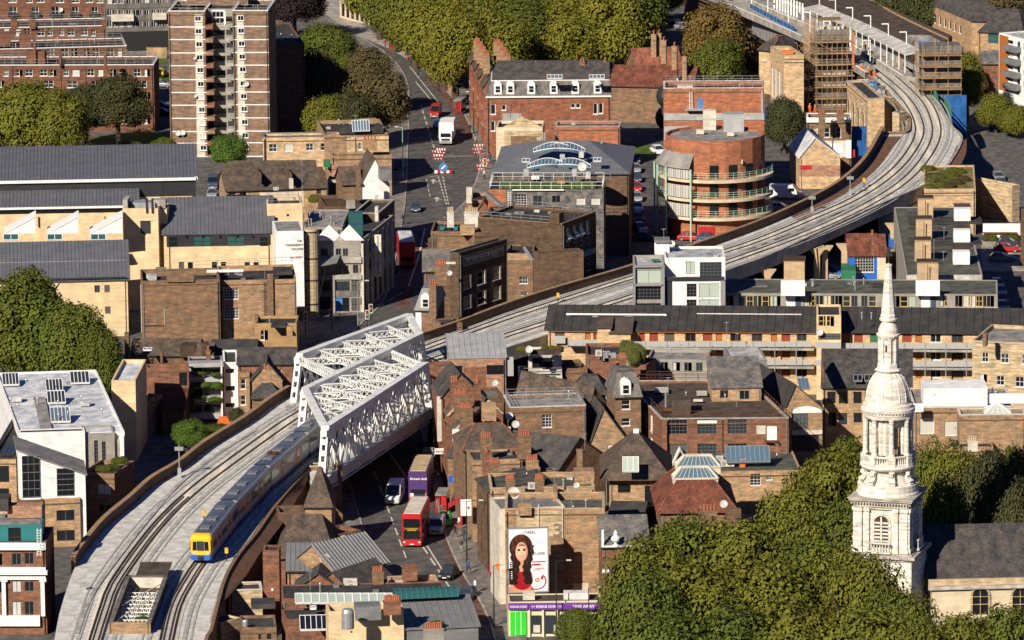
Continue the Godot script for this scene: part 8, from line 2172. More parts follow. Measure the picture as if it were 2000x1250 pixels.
func truss(t:Node,a:Vector3,b:Vector3,yb:float,over_a:float,over_b:float,n:int)->Array:
	var d:=(b-a).normalized()
	var st:=T()
	bar(st,a,b,1.0,.70)
	bar(st,a-UP*.36,b-UP*.36,.62,.3)
	dn(t,"top_chord",st,"bridge_white")
	var ba:=V(a.x,yb,a.z)-d*over_a
	var bb:=V(b.x,yb,b.z)+d*over_b
	var bc:=T()
	bar(bc,ba,bb,1.0,1.3)
	dn(t,"bottom_chord",bc,"bridge_grey")
	for e in [[a,ba],[b,bb]]:
		var s:=T()
		var side:=d.cross(UP).normalized()
		var dir:Vector3=(e[1]-e[0]).normalized()
		for k in [-1,1]:
			bar(s,e[0]+side*.36*k,e[1]+side*.36*k,.24,.55)
		var nn:=5
		for k in nn:
			var m0:Vector3=e[0].lerp(e[1],(k+.0)/nn)
			var m1:Vector3=e[0].lerp(e[1],(k+.48)/nn)
			bar(s,m0,m1,.52,.5)
		dn(t,"end_post",s,"bridge_white")
	var nodes:=[]
	for k in n+1:
		nodes.append(a.lerp(b,float(k)/n))
	var l:float=ba.distance_to(bb)
	for k in n+1:
		var top:Vector3=nodes[k]
		var foot:=V(top.x,yb,top.z)
		if k>0 and k<n:
			var vs:=T()
			bar(vs,top,foot,.42,.30)
			dn(t,"vertical",vs,"bridge_white")
		if k<n:
			var nx:Vector3=nodes[k+1]
			var nf:=V(nx.x,yb,nx.z)
			var side:=d.cross(UP).normalized()*.22
			for e in [[top+side,nf+side],[foot-side,nx-side]]:
				var ds:=T()
				bar(ds,e[0],e[1],.12,.42)
				dn(t,"diagonal",ds,"bridge_white")
			var mid:=(top+nx)/2
			var mf:=(foot+nf)/2
			for e in [[mid,foot],[mid,nf],[mf,top],[mf,nx]]:
				var ms:=T()
				bar(ms,e[0],e[1],.10,.26)
				dn(t,"lattice_bar",ms,"bridge_white")
			for e in [top,foot]:
				var gp:=T()
				bar(gp,e-d*.8-UP*.5,e+d*.8-UP*.5,.84,.8)
				dn(t,"gusset_plate",gp,"bridge_white")
			var hs:=T()
			bar(hs,mid,mf,.2,.2)
			dn(t,"hanger",hs,"bridge_white")
	return nodes
func arch(st:SurfaceTool,w:float,h:float,z:float,n:=8):
	var p:=[V(-w/2,0,z),V(w/2,0,z)]
	for k in n+1:
		p.append(V(cos(PI*k/n)*w/2,h-w/2+sin(PI*k/n)*w/2,z))
	for i in range(1,p.size()-1):
		tri(st,p[0],p[i],p[i+1])
func arch_ring(st:SurfaceTool,w:float,h:float,z:float,b:float,d:float,n:=10):
	var line:=[V(-w/2,0,z)]
	for k in n+1:
		line.append(V(-cos(PI*k/n)*w/2,h-w/2+sin(PI*k/n)*w/2,z))
	line.append(V(w/2,0,z))
	for k in line.size()-1:
		var a:Vector3=line[k]
		var c:Vector3=line[k+1]
		bx(st,(a+c)/2,V(b,a.distance_to(c)+b*.3,d),Basis(Vector3.BACK,atan2(-(c-a).x,(c-a).y)))
func steeple(t:Node):
	var m:="stone"
	var sq:=3.05
	var low:=T()
	bx(low,V(0,13.2,0),V(7.0,26.4,7.0))
	dn(t,"lower_stage",low,m)
	var c0:=T()
	for e in [[26.4,.30,3.85],[26.7,.35,4.15],[27.05,.12,3.7]]:
		bx(c0,V(0,e[0]+e[1]/2,0),V(e[2]*2-.4,e[1],e[2]*2-.4))
	dn(t,"lower_cornice",c0,"stone_grey")
	var be:=T()
	bx(be,V(0,29.7,0),V(sq*2-.5,5.2,sq*2-.5))
	dn(t,"belfry",be,m)
	for f in 4:
		var b:=Basis(UP,f*PI/2)
		for s in [-1,1]:
			for e in [2.55,1.6]:
				var p:=T()
				bx(p,b*V(e*s,29.6,sq-.15),V(.8 if e>2 else .55,5.0,.5),b)
				bx(p,b*V(e*s,27.45,sq-.1),V(.95 if e>2 else .7,.5,.62),b)
				bx(p,b*V(e*s,31.95,sq-.1),V(.92 if e>2 else .66,.4,.62),b)
				dn(t,"pilaster",p,m)
		var a:=T()
		arch(a,1.7,3.55,0)
		var o:=dn(t,"louvre_opening",a,"timber_dark",b*V(0,27.75,sq-.235),b)
		var r:=T()
		arch_ring(r,1.85,3.65,0,.26,.3)
		dn(o,"arch_moulding",r,m)
		var sl:=T()
		for k in 7:
			bx(sl,V(0,.3+k*.40,.08),V(1.66,.07,.26),Basis(Vector3.RIGHT,.55))
		bx(sl,V(0,1.7,.1),V(.16,3.4,.16))
		dn(o,"louvre_slats",sl,m)
		var bs:=T()
		bx(bs,b*V(0,28.35,sq+.55),V(2.3,.16,.26),b)
		bx(bs,b*V(0,27.32,sq+.5),V(2.4,.18,.5),b)
		for k in 7:
			cyl(bs,b*V(-.95+k*.32,27.4,sq+.55),b*V(-.95+k*.32,28.3,sq+.55),.09,.06,6)
		dn(t,"balustrade",bs,m)
		var en:=T()
		bx(en,b*V(0,32.05,sq-.12),V(2.6,.16,.3),b)
		dn(t,"architrave",en,"stone_grey")
	var c1:=T()
	for e in [[32.2,.5,3.05],[32.7,.22,3.25],[32.92,.22,3.5],[33.14,.14,3.62]]:
		bx(c1,V(0,e[0]+e[1]/2,0),V(e[2]*2,e[1],e[2]*2))
	for k in 21:
		for f in 4:
			var b:=Basis(UP,f*PI/2)
			bx(c1,b*V(-3.2+k*.32,32.62,3.24),V(.16,.18,.22),b)
	dn(t,"belfry_cornice",c1,"stone_grey")
	var rd:=T()
	lathe(rd,ZERO,[[3.42,33.1],[3.42,33.5],[3.3,33.6],[3.3,34.4],[3.15,34.5],[2.3,34.5]],32)
	dn(t,"round_plinth",rd,m)
	var dr:=T()
	lathe(dr,ZERO,[[2.75,34.4],[2.35,35.0],[2.25,35.8],[2.45,36.1],[2.9,36.15],[3.05,36.35],[3.05,36.5],[2.85,36.6]],32)
	dn(t,"scroll_drum",dr,m)
	for k in 8:
		var b:=Basis(UP,TAU*(k+.5)/8)
		var s:=T()
		var line:=[[2.5,36.0,.34],[2.75,35.95,.40],[2.72,35.6,.3],[2.62,35.25,.34],[2.85,34.95,.48],[3.1,34.75,.4],[2.9,34.55,.3]]
		for i in line.size()-1:
			bar(s,b*V(0,line[i][1],line[i][0]),b*V(0,line[i+1][1],line[i+1][0]),.62,line[i][2])
		dn(t,"scroll_bracket",s,m)
	for k in 8:
		var b:=Basis(UP,TAU*(k+.5)/8)
		var p:=T()
		bx(p,b*V(0,37.15,2.72),V(.72,1.2,.5),b)
		dn(t,"pedestal",p,m)
		var col:=T()
		lathe(col,b*V(0,37.75,2.48),[[.36,0],[.36,.14],[.28,.22],[.27,1.5],[.23,3.55],[.30,3.62],[.26,3.72],[.37,4.0],[.37,4.08],[0,4.08]],12)
		dn(t,"column",col,m)
		var b2:=Basis(UP,TAU*k/8)
		var bl:=T()
		bx(bl,b2*V(0,37.62,2.62),V(1.5,.16,.3),b2)
		bx(bl,b2*V(0,36.68,2.62),V(1.5,.16,.3),b2)
		for i in 5:
			cyl(bl,b2*V(-.52+i*.26,36.7,2.62),b2*V(-.52+i*.26,37.6,2.62),.085,.06,6)
		dn(t,"balustrade",bl,m)
	for k in 4:
		var b2:=Basis(UP,TAU*k/4+TAU/8)
		var pr:=T()
		for s in [-1,1]:
			bx(pr,b2*V(1.05*s,39.8,1.5),V(.55,4.2,.5),b2)
		bx(pr,b2*V(0,41.3,1.5),V(1.7,1.2,.48),b2)
		dn(t,"arched_pier",pr,m)
		var w:=T()
		bx(w,Basis(UP,TAU*k/4)*V(0,39.8,1.7),V(1.3,4.2,.35),Basis(UP,TAU*k/4))
		dn(t,"panel",w,m)
	var en:=T()
	lathe(en,ZERO,[[2.1,41.75],[2.72,41.75],[2.72,42.1],[2.8,42.15],[2.8,42.4],[2.95,42.5],[2.95,42.75],[2.75,42.85],[2.75,43.15],[2.62,43.25],[2.5,43.3],[2.5,43.55]],40)
	for k in 48:
		var b:=Basis(UP,TAU*k/48)
		bx(en,b*V(0,42.45,2.84),V(.17,.14,.2),b)
	dn(t,"entablature",en,m)
	var dm:=T()
	var prof:=[]
	for k in 13:
		var a:=PI/2*k/12*.84
		prof.append([2.42*pow(cos(a),.9),43.5+3.45*sin(a)])
	lathe(dm,ZERO,prof,40)
	dn(t,"dome",dm,m)
	var ribs:=T()
	for k in 16:
		var b:=Basis(UP,TAU*k/16)
		for i in prof.size()-1:
			bar(ribs,b*V(0,prof[i][1],prof[i][0]),b*V(0,prof[i+1][1],prof[i+1][0]),.14,.09)
	dn(t,"dome_ribs",ribs,"stone")
	var ul:=T()
	lathe(ul,ZERO,[[1.35,46.7],[1.5,46.85],[1.4,47.0],[1.2,47.1],[1.15,47.6],[.98,47.7]],8,PI/8)
	lathe(ul,ZERO,[[.98,47.6],[.98,50.4]],8,PI/8)
	dn(t,"upper_lantern",ul,m)
	for k in 8:
		var b:=Basis(UP,TAU*(k+.5)/8)
		var p:=T()
		bx(p,b*V(0,49.0,1.0),V(.3,2.8,.22),b)
		dn(t,"lantern_pilaster",p,m)
		var b2:=Basis(UP,TAU*k/8)
		if k % 2==0:
			bl(t,"slot_window",(b2*V(0,0,.915)).x,48.9,(b2*V(0,0,.915)).z,.22,.75,.02,"timber_dark",TAU*k/8)
	var sp:=T()
	lathe(sp,ZERO,[[1.05,50.3],[1.2,50.5],[1.3,50.7],[1.3,50.85],[1.05,50.9],[1.1,51.2],[.98,51.6],[.75,52.0],[.72,52.2],[.95,52.3],[.98,52.5],[.8,52.6]],16)
	dn(t,"bell_base",sp,m)
	var ob:=T()
	lathe(ob,ZERO,[[.86,52.55],[.86,52.9],[.78,53.0],[.36,58.1],[.42,58.2],[.42,58.4],[.2,58.5],[0,58.6]],8,PI/8)
	dn(t,"obelisk_spire",ob,m)
	var wv:=T()
	bar(wv,V(0,58.4,0),V(0,60.3,0),.12)
	bar(wv,V(-.3,59.4,0),V(.45,59.5,0),.1,.3)
	bar(wv,V(0,59.9,0),V(.12,60.3,0),.3)
	dn(t,"weathervane",wv,"p_black")
func wing(t:Node,x:float,z:float,turn:float,s:Array,wall:String,o:={}):
	var keep:Array=t.get_children()
	house_on(t,s[0],s[1],s[2],s[3],wall,o)
	var xf:=Transform3D(Basis(UP,turn),V(x,0,z))
	for c in t.get_children():
		if not c in keep:
			c.transform=xf*c.transform
func gable_top(t:Node,x:float,y:float,w:float,rise:float,m:String,z:=.05):
	var st:=T()
	for e in [[z,1],[z-.35,-1]]:
		var a:=V(x,y,e[0]); var b:=V(x+w,y,e[0]); var c:=V(x+w/2,y+rise,e[0])
		if e[1]>0:tri(st,a,b,c)
		else:tri(st,b,a,c)
	q(st,V(x+w,y,z),V(x+w,y,z-.35),V(x+w/2,y+rise,z-.35),V(x+w/2,y+rise,z))
	q(st,V(x,y,z-.35),V(x,y,z),V(x+w/2,y+rise,z),V(x+w/2,y+rise,z-.35))
	dn(t,"pointed_gable",st,m)
func sawtooth(t:Node,x:float,y:float,z:float,w:float,h:float):
	var st:=T()
	var d:=5.0
	var a:=V(x,y,z); var b:=V(x+w,y,z); var c:=V(x+w,y+h,z)
	var k:=V(0,0,-d)
	tri(st,a,b,c); tri(st,b+k,a+k,c+k)
	q(st,b,b+k,c+k,c)
	dn(t,"rooflight_cheek",st,"p_white")
	var r:=T()
	slab(r,a+V(-.1,.12,.1),c+V(.1,.12,.1),c+k+V(.1,.12,0),a+k+V(-.1,.12,0),.1)
	dn(t,"rooflight_roof",r,"p_white")
func ladder(t:Node,x:float,y:float,z:float):
	var st:=T()
	for s in [-1,1]:bar(st,V(x+.22*s,y,z),V(x+.22*s,y-3.2,z+.5),.06)
	for k in 10:bar(st,V(x-.22,y-.2-k*.31,z+.03+k*.048),V(x+.22,y-.2-k*.31,z+.03+k*.048),.05)
	dn(t,"ladder",st,"p_white")
func round_tower(x:float,z:float):
	var t:=thing("round_tower","slim cylindrical beige tower with dark ring joints beside the white sign wall","tower","",V(x,0,z))
	var st:=T()
	lathe(st,ZERO,[[1.15,0],[1.15,13.4],[1.05,13.45],[0,13.45]],20)
	dn(t,"shaft",st,"stone_buff")
	var r:=T()
	for y in [2.0,5.6,8.9,12.9]:lathe(r,V(0,y,0),[[1.15,0],[1.2,.05],[1.2,.2],[1.15,.25]],20)
	dn(t,"ring_joint",r,"metal_dark")
	var s:=T()
	for k in 20:
		var b:=Basis(UP,TAU*k/20)
		bx(s,b*V(0,6.7,1.15),V(.04,13,.05),b)
	stuff(dn(t,"panel_joints",s,"render_grey"))
func canopy_sail(t:Node,x:float,y:float):
	var st:=T()
	slab(st,V(x-2.4,y-.4,3.2),V(x+2.4,y+.5,3.2),V(x+2.8,y+1.2,.1),V(x-2.4,y+.6,.1),.12)
	dn(t,"entrance_canopy",st,"lead")
	for s in [0,1]:
		var p:=T()
		cyl(p,V(x-1.6+s*.6,0,4.2),V(x-.2+s*.9,y,1.6),.13,.10,8)
		dn(t,"raking_strut",p,"concrete")
func city_sign(x:float,z:float):
	var t:=thing("vertical_sign","tall vertical shop sign with blue letters hung on the brick street houses","sign","",V(x,0,z))
	bl(t,"board",0,4.4,.2,1.0,6.4,.2,"offwhite")
	for k in 12:
		var c:="CITY PLUMBIN".substr(k,1)
		if c!=" ":words(t,c,V(0,10.4-k*.50,.24),.40,"p_blue")
	bl(t,"bracket",-.6,9.0,.05,.5,.1,.1,"p_black")
func mansard(t:Node,w:float,d:float,h:float,r1:float,inset:float,r2:float):
	var st:=T()
	var e:=[V(-.15,h,.15),V(w+.15,h,.15),V(w+.15,h,-d-.15),V(-.15,h,-d-.15)]
	var i:=[V(inset,h+r1,-inset),V(w,h+r1,-inset),V(w,h+r1,-d+inset),V(inset,h+r1,-d+inset)]
	var g:=[V(w*.09,h+r1+r2,-d*.55),V(w,h+r1+r2,-d*.55),V(w,h+r1+r2,-d*.60),V(w*.09,h+r1+r2,-d*.60)]
	for k in 4:q(st,e[k],e[(k+1) % 4],i[(k+1) % 4],i[k])
	dn(t,"mansard_slope",st,"slate_grey")
	var u:=T()
	for k in 4:q(u,i[k],i[(k+1) % 4],g[(k+1) % 4],g[k])
	q(u,g[0],g[1],g[2],g[3])
	dn(t,"roof",u,"slate")
	var l:=T()
	for k in 2:bar(l,i[k+(2 if k else 0)]+V(0,.03,0),i[(k+1+(2 if k else 0)) % 4]+V(0,.03,0),.2,.14)
	bar(l,e[0]+V(0,-.05,.1),e[1]+V(0,-.05,.1),.3,.25)
	dn(t,"lead_roll",l,"p_white")
	var gw:=T()
	tri(gw,V(w+.02,h,-d),V(w+.02,h+r1+r2,-d*.57),V(w+.02,h,0))
	bx(gw,V(w,h+1.4,-d/2),V(.4,2.8,d-1))
	dn(t,"end_wall",gw,"br_red")
func dormer(t:Node,x:float,y:float):
	var st:=T()
	bx(st,V(x,y+.8,-.7),V(1.35,1.6,1.5))
	cyl(st,V(x,y+1.6,.07),V(x,y+1.6,-1.45),.68,.68,12)
	var o:=dn(t,"dormer",st,"p_white")
	bl(o,"pane",x,y+.35,.10,.75,1.05,.06,"pane_dark")
	bl(o,"glazing_bar",x,y+.85,.13,.75,.06,.04,"p_white")
func leaf_light(t:Node,x:float,y:float,z:float,flip:int):
	var st:=T()
	var f:=T()
	var n:=10
	var s:=-1.0 if flip else 1.0
	var lp:=[]
	for k in n+1:
		var u:=float(k)/n
		lp.append([x+s*(u-.5)*5.6,y+.55*sin(PI*u)+(.5*u),z+1.5*sin(PI*u),z-1.6*sin(PI*u)])
	for k in n:
		var a:Array=lp[k]
		var b:Array=lp[k+1]
		var p:=[V(a[0],a[1],a[2]),V(b[0],b[1],b[2]),V(b[0],b[1]+.5,b[3]),V(a[0],a[1]+.5,a[3])]
		if flip:q(st,p[1],p[0],p[3],p[2])
		else:q(st,p[0],p[1],p[2],p[3])
		q(st,p[0]-UP*.5,p[1]-UP*.5,p[1],p[0])
		bar(f,p[0],p[1],.12); bar(f,p[3],p[2],.12); bar(f,p[0]+UP*.03,p[3]+UP*.03,.05)
	var o:=dn(t,"leaf_rooflight",st,"pane_blue")
	dn(o,"frame",f,"p_white")
func duct(t:Node,a:Vector3,b:Vector3):
	var st:=T()
	bar(st,a,b,.8,.5)
	dn(t,"duct",st,"duct")
func flue(t:Node,x:float,y:float,z:float,h:float):
	var st:=T()
	cyl(st,V(x,y,z),V(x,y+h,z),.34,.34,12)
	dn(t,"flue_pipe",st,"galvanised")
func cask(t:Node,x:float,y:float,z:float,r:float,h:float):
	var st:=T()
	lathe(st,V(x,y,z),[[0,0],[r,0],[r,h*.85],[r*.8,h],[0,h]],14)
	dn(t,"cylinder_tank",st,"galvanised")
func cask_light(t:Node,x:float,y:float,z:float,w:float):
	var st:=T()
	var f:=T()
	for k in 6:
		var a:=PI*k/6
		var b:=PI*(k+1)/6
		q(st,V(x-w/2,y+sin(a)*.9,z+cos(a)*1.3),V(x+w/2,y+sin(a)*.9,z+cos(a)*1.3),V(x+w/2,y+sin(b)*.9,z+cos(b)*1.3),V(x-w/2,y+sin(b)*.9,z+cos(b)*1.3))
		for j in 12:
			var u:=x-w/2+w*j/11
			bar(f,V(u,y+.02+sin(a)*.92,z+cos(a)*1.32),V(u,y+.02+sin(b)*.92,z+cos(b)*1.32),.08)
	var o:=dn(t,"barrel_rooflight",st,"pane_green")
	dn(o,"frame",f,"p_teal")
func blind_arch(t:Node,x:float,y:float,w:float,h:float,z:=0.0):
	var st:=T()
	arch(st,w,h,0)
	var o:=dn(t,"arch_opening",st,"br_grime",V(x,y,z+.03))
	var r:=T()
	arch_ring(r,w+.2,h+.1,.04,.22,.2)
	dn(o,"arch_moulding",r,"stone_buff")
func white_arch(t:Node,x:float,y:float,w:float):
	var st:=T()
	for k in 8:
		var a:=PI*(.2+.6*k/8)
		var b:=PI*(.2+.6*(k+1)/8)
		for e in [[a,b]]:
			var p:=V(cos(a)*w*.55,sin(a)*w*.35-w*.15,0)
			var r:=V(cos(b)*w*.55,sin(b)*w*.35-w*.15,0)
			q(st,V(p.x,0,0),p,r,V(r.x,0,0))
	dn(t,"white_arch",st,"p_white",V(x,y,.06))
func zigzag(t:Node,w:float,h:float,d:float,rise:float,n:int):
	var r:=T()
	var wl:=T()
	var c:=T()
	for row in 2:
		var z0:=-d/2*row
		var y:=h+row*1.2
		for k in n:
			var a:=w*k/n
			var b:=w*(k+1)/n
			var m:=(a+b)/2
			var g:=V(0,0,-d/2+.3)
			tri(wl,V(a,y,z0),V(b,y,z0),V(m,y+rise,z0))
			slab(r,V(a,y,z0)+g,V(a,y,z0),V(m,y+rise,z0),V(m,y+rise,z0)+g,.1)
			slab(r,V(b,y,z0),V(b,y,z0)+g,V(m,y+rise,z0)+g,V(m,y+rise,z0),.1)
			bar(c,V(a,y+.12,z0),V(m,y+rise+.12,z0),.45,.2); bar(c,V(m,y+rise+.12,z0),V(b,y+.12,z0),.45,.2)
		if row:bx(wl,V(w/2,h+.6,z0-.15),V(w,1.25,.3))
	dn(t,"gable",wl,"br_red")
	dn(t,"roof",r,"slate_brown")
	dn(t,"gable_coping",c,"stone_buff")
func pyramid_light(t:Node,x:float,y:float,z:float,w:float):
	var st:=T()
	var f:=T()
	var p:=[V(-w/2,0,w/2),V(w/2,0,w/2),V(w/2,0,-w/2),V(-w/2,0,-w/2)]
	var top:=V(0,1.3,0)
	for k in 4:
		var a:Vector3=p[k]
		var b:Vector3=p[(k+1) % 4]
		tri(st,a,b,top)
		bar(f,a,b,.16); bar(f,a,top,.12)
		for j in [.25,.5,.75]:bar(f,a.lerp(b,j),top.lerp(a.lerp(b,j),.12),.07)
	var o:=dn(t,"pyramid_rooflight",st,"pane_pale",V(x,y,z))
	dn(o,"frame",f,"p_white")
func side_light(t:Node,x:float,y:float,z:float,tilt:float):
	var o:=Node3D.new()
	o.name="side_rooflight"
	t.add_child(o,true)
	o.transform=Transform3D(Basis(Vector3.BACK,-tilt)*Basis(Vector3.RIGHT,0),V(x,y,z))
	bl(o,"frame",0,0,1.3,1.4,.2,2.8,"galvanised")
	for k in 3:bl(o,"pane",-.42+k*.42,.2,1.2,.34,.03,2.6,"pane_blind")
func lantern_light(t:Node,x:float,y:float,z:float,w:float,d:float):
	var st:=T()
	var f:=T()
	var e:=[V(-w/2,0,d/2),V(w/2,0,d/2),V(w/2,0,-d/2),V(-w/2,0,-d/2)]
	var i:=[V(-w/3.4,1.3,.15),V(w/3.4,1.3,.15),V(w/3.4,1.3,-.15),V(-w/3.4,1.3,-.15)]
	for k in 4:
		q(st,e[k],e[(k+1) % 4],i[(k+1) % 4],i[k])
		bar(f,e[k],e[(k+1) % 4],.22); bar(f,e[k],i[k],.25); bar(f,i[k],i[(k+1) % 4],.25)
		for j in range(1,9):bar(f,e[k].lerp(e[(k+1) % 4],j/9.0),i[k].lerp(i[(k+1) % 4],j/9.0),.06)
	bx(f,V(0,-.5,0),V(w,.9,d))
	var o:=dn(t,"lantern_rooflight",st,"pane_blue",V(x,y,z))
	dn(o,"frame",f,"offwhite")
func urn(t:Node,x:float,y:float,z:float):
	var st:=T()
	lathe(st,V(x,y,z),[[.4,0],[.4,.2],[.15,.3],[.2,.5],[.5,.8],[.55,1.1],[.3,1.3],[.2,1.5],[.28,1.6],[.05,2.0],[0,2.0]],14)
	dn(t,"stone_urn",st,"p_white")
func drum(t:Node,x:float,z:float):
	var r:=8.0
	var st:=T()
	lathe(st,ZERO,[[r,0],[r,16.0],[r-.3,16.0],[r-.3,15.5],[0,15.5]],20,.2)
	var m:=dn(t,"drum_wall",st,"brick_orange",V(x,0,z))
	var rf:=T()
	lathe(rf,ZERO,[[r-.3,15.54],[0,15.54]],28)
	dn(t,"drum_roof",rf,"f_grey",V(x,0,z))
	for y in [3.3,6.3,9.4]:
		var g:=T()
		for k in 40:
			var a:=deg_to_rad(178+184.0*k/40)
			var b:=deg_to_rad(178+184.0*(k+1)/40)
			var da:=V(cos(a),0,-sin(a)); var db:=V(cos(b),0,-sin(b))
			var up:=V(0,.45,0); var o:=V(0,y,0)
			q(g,o+da*(r+1.3),o+db*(r+1.3),o+db*(r+1.3)+up,o+da*(r+1.3)+up)
			q(g,o+da*(r+1.3)+up,o+db*(r+1.3)+up,o+db*r+up,o+da*r+up)
			q(g,o+db*(r+1.3),o+da*(r+1.3),o+da*r,o+db*r)
		dn(t,"gallery",g,"cream_pale",V(x,0,z))
		var p:=T()
		for k in 20:
			var a:=deg_to_rad(180+180.0*k/20)
			var b:=deg_to_rad(180+180.0*(k+1)/20)
			var pa:=V(cos(a),0,-sin(a))*(r+1.2)+V(0,y+.5,0)
			var pb:=V(cos(b),0,-sin(b))*(r+1.2)+V(0,y+.5,0)
			bar(p,pa,pa+UP*1.1,.06)
			for e in [.4,.75,1.1]:bar(p,pa+UP*e,pb+UP*e,.05)
		dn(t,"gallery_railing",p,"mint",V(x,0,z))
		for k in 4:
			var a:=deg_to_rad(268+22.0*k)
			bl(t,"shadowed_opening",x+cos(a)*(r+.03),y+.7,z-sin(a)*(r+.03),1.4,2.0,.08,"pane_dark",a+PI/2)
	var c:=T()
	for k in 8:
		var a:=deg_to_rad(182+62.0*k/8)
		var b:=deg_to_rad(182+62.0*(k+1)/8)
		slab(c,V(cos(a),0,-sin(a))*(r+1.7)+V(0,11.6,0),V(cos(b),0,-sin(b))*(r+1.7)+V(0,11.6,0),V(cos(b),0,-sin(b))*(r-.1)+V(0,13.8,0),V(cos(a),0,-sin(a))*(r-.1)+V(0,13.8,0),.12)
	dn(t,"glazed_lean_to_roof",c,"f_grey",V(x,0,z))
	for y in [3.95,6.95,10.0]:
		for k in 10:
			var a:=deg_to_rad(218+26.0*k/9)
			bl(t,"stair_pane",x+cos(a)*(r+1.5),y,z-sin(a)*(r+1.5),.40,2.0 if y<9 else 1.4,.05,"pane_blind" if k % 3 else "panel_glass",a+PI/2)
	for k in [183,198,216,246]:
		var a:=deg_to_rad(k)
		var p:=T()
		cyl(p,V(cos(a),0,-sin(a))*(r+1.75),V(cos(a),0,-sin(a))*(r+1.75)+V(0,11.6,0),.14,.14,8)
		dn(t,"green_post",p,"mint",V(x,0,z))
	bl(t,"red_shutter",x-1.5,0,z+r+.05,2.6,2.2,.1,"p_red")
	for k in [2.6,4.2]:bl(t,"pale_plate",x+k,12.2,z+r*.90,.25,.7,.1,"offwhite",.3)
func sphere_tank(x:float,z:float):
	var t:=thing("dark_dome","dark grey half dome pair wedged beside the orange brick building","dome","",V(x,0,z))
	for y in [[6.6,2.2],[2.8,2.4]]:
		var st:=T()
		var prof:=[]
		for k in 9:prof.append([maxf(y[1]*sin(PI*k/8),.01),-y[1]*cos(PI*k/8)])
		lathe(st,V(1.8,y[0],0),prof,20)
		dn(t,"dome",st,"metal_dark")
	bl(t,"wall",2.2,0,1,3,4.5,2,"stone_buff")
func scaffold(label:String,x:float,z:float,w:float,d:float,h:float,decks:Array,net:="",turn:=0.0,timber:=1):
	var t:=thing("scaffolding",label,"scaffolding","",V(x,0,z),turn)
	var st:=T()
	var n:=maxi(2,int(w/2.0))
	for k in n+1:
		for e in [0.0,-1.2]:
			bar(st,V(w*k/n,0,e),V(w*k/n,h+.9,e),.07)
	for y in decks:
		for o in [0.0,.5,1.0]:bar(st,V(0,y+o,.03),V(w,y+o,.03),.06)
	bar(st,V(0,.2,.05),V(w*.5,h,.05),.07)
	dn(t,"scaffold_poles",st,"planks")
	for y in decks:
		bl(t,"scaffold_deck",w/2,y-.12,.15,w+.3,.12,1.5,"planks")
	if timber==2:
		bl(t,"inner_wall",w/2,0,-1.3,w,h-.5,d-1.3,"concrete_dark")
		for y in decks:bl(t,"scaffold_deck",-.1,y-.12,-1.0,1.4,.12,d-1,"planks")
		var s2:=T()
		for k in 5:
			bar(s2,V(-.7,0,-d*k/4),V(-.7,h+.8,-d*k/4),.07)
		dn(t,"side_poles",s2,"planks")
		bl(t,"blue_sheeting",w-1.2,0,.35,4.2,h*.45,.08,"net_blue")
		for y in decks:bl(t,"toe_board",w/2,y,.18,w,.35,.05,"wood")
	elif net:
		for k in decks.size()-1:
			bl(t,"debris_net",w/2,decks[k],.1,w,decks[k+1]-decks[k]-.35,.03,net)
		bl(t,"timber_legs",w/2,0,-.6,w,decks[0]*.9,.1,"planks")
func scaffold_tower(x:float,z:float):
	var t:=thing("scaffold_tower","half built stair tower wrapped in dense tube scaffolding with timber decks","scaffolding","",V(x,0,z),.08)
	var w:=6.4
	var h:=14.5
	bl(t,"inner_wall",w/2,0,-1.4,w-.8,h-1.2,6,"concrete_dark")
	for k in 3:bl(t,"white_block_wall",w/2+.2,.6+k*2.2,-1.35,w*.62,1.5,.2,"offwhite")
	for k in 2:bl(t,"glazing_strip",w/2,8.0+k*2.3,-1.33,w*.8,1.3,.2,"pane_mid")
	var r:=RandomNumberGenerator.new()
	r.seed=3
	for side in 2:
		var st:=T()
		for k in 8:
			for e in [0.0,-1.2]:
				var p:=V(w*k/7,0,e) if side==0 else V(e-.2,0,-8.0*k/7)
				bar(st,p,p+UP*(h+.6+1.6*r.randf()),.075)
		for y in 7:
			for o in [.5,1.0]:
				var p:=V(-.6,2.05*y+o,.05)
				if side==0:bar(st,p,p+V(w+1.2*r.randf(),0,0),.07)
				else:bar(st,p,p+V(0,0,-9.2),.07)
			if side==0:bar(st,V(w*r.randf(),2.05*y,.08),V(w*r.randf(),2.05*y+2,.08),.07)
		if side==1:
			for k in 150:
				var p:=V(-.6-3.0*r.randf(),h*.75*r.randf(),-9*r.randf()+.5)
				bar(st,p,p+V(2.4*(r.randf()-.5),1.6*(r.randf()-.3),3.0*(r.randf()-.5)),.07)
		stuff(dn(t,"scaffold_poles",st,"planks"))
	for y in 7:
		bl(t,"scaffold_deck",w/2,2.05*y-.1,.2,w+.8,.16,1.5,"planks")
		bl(t,"scaffold_deck",-.9,2.05*y-.1,-1,1.5,.16,8,"planks")
	bl(t,"sheeted_frame",w/2,h-1.1,-1.4,w-.6,1.0,.2,"lead")
	for k in 5:bl(t,"material_sack",1.2+k*.9,h-.2,-2.2-.8*(k % 3),.9,.6,.8,"tarp_white",k)
	bl(t,"plywood_roof",w*.45,h+1.2,-3.5,4.0,.25,3,"wood")
	bl(t,"orange_netting",w+.2,7.5,0,.3,6.5,.8,"p_orange")
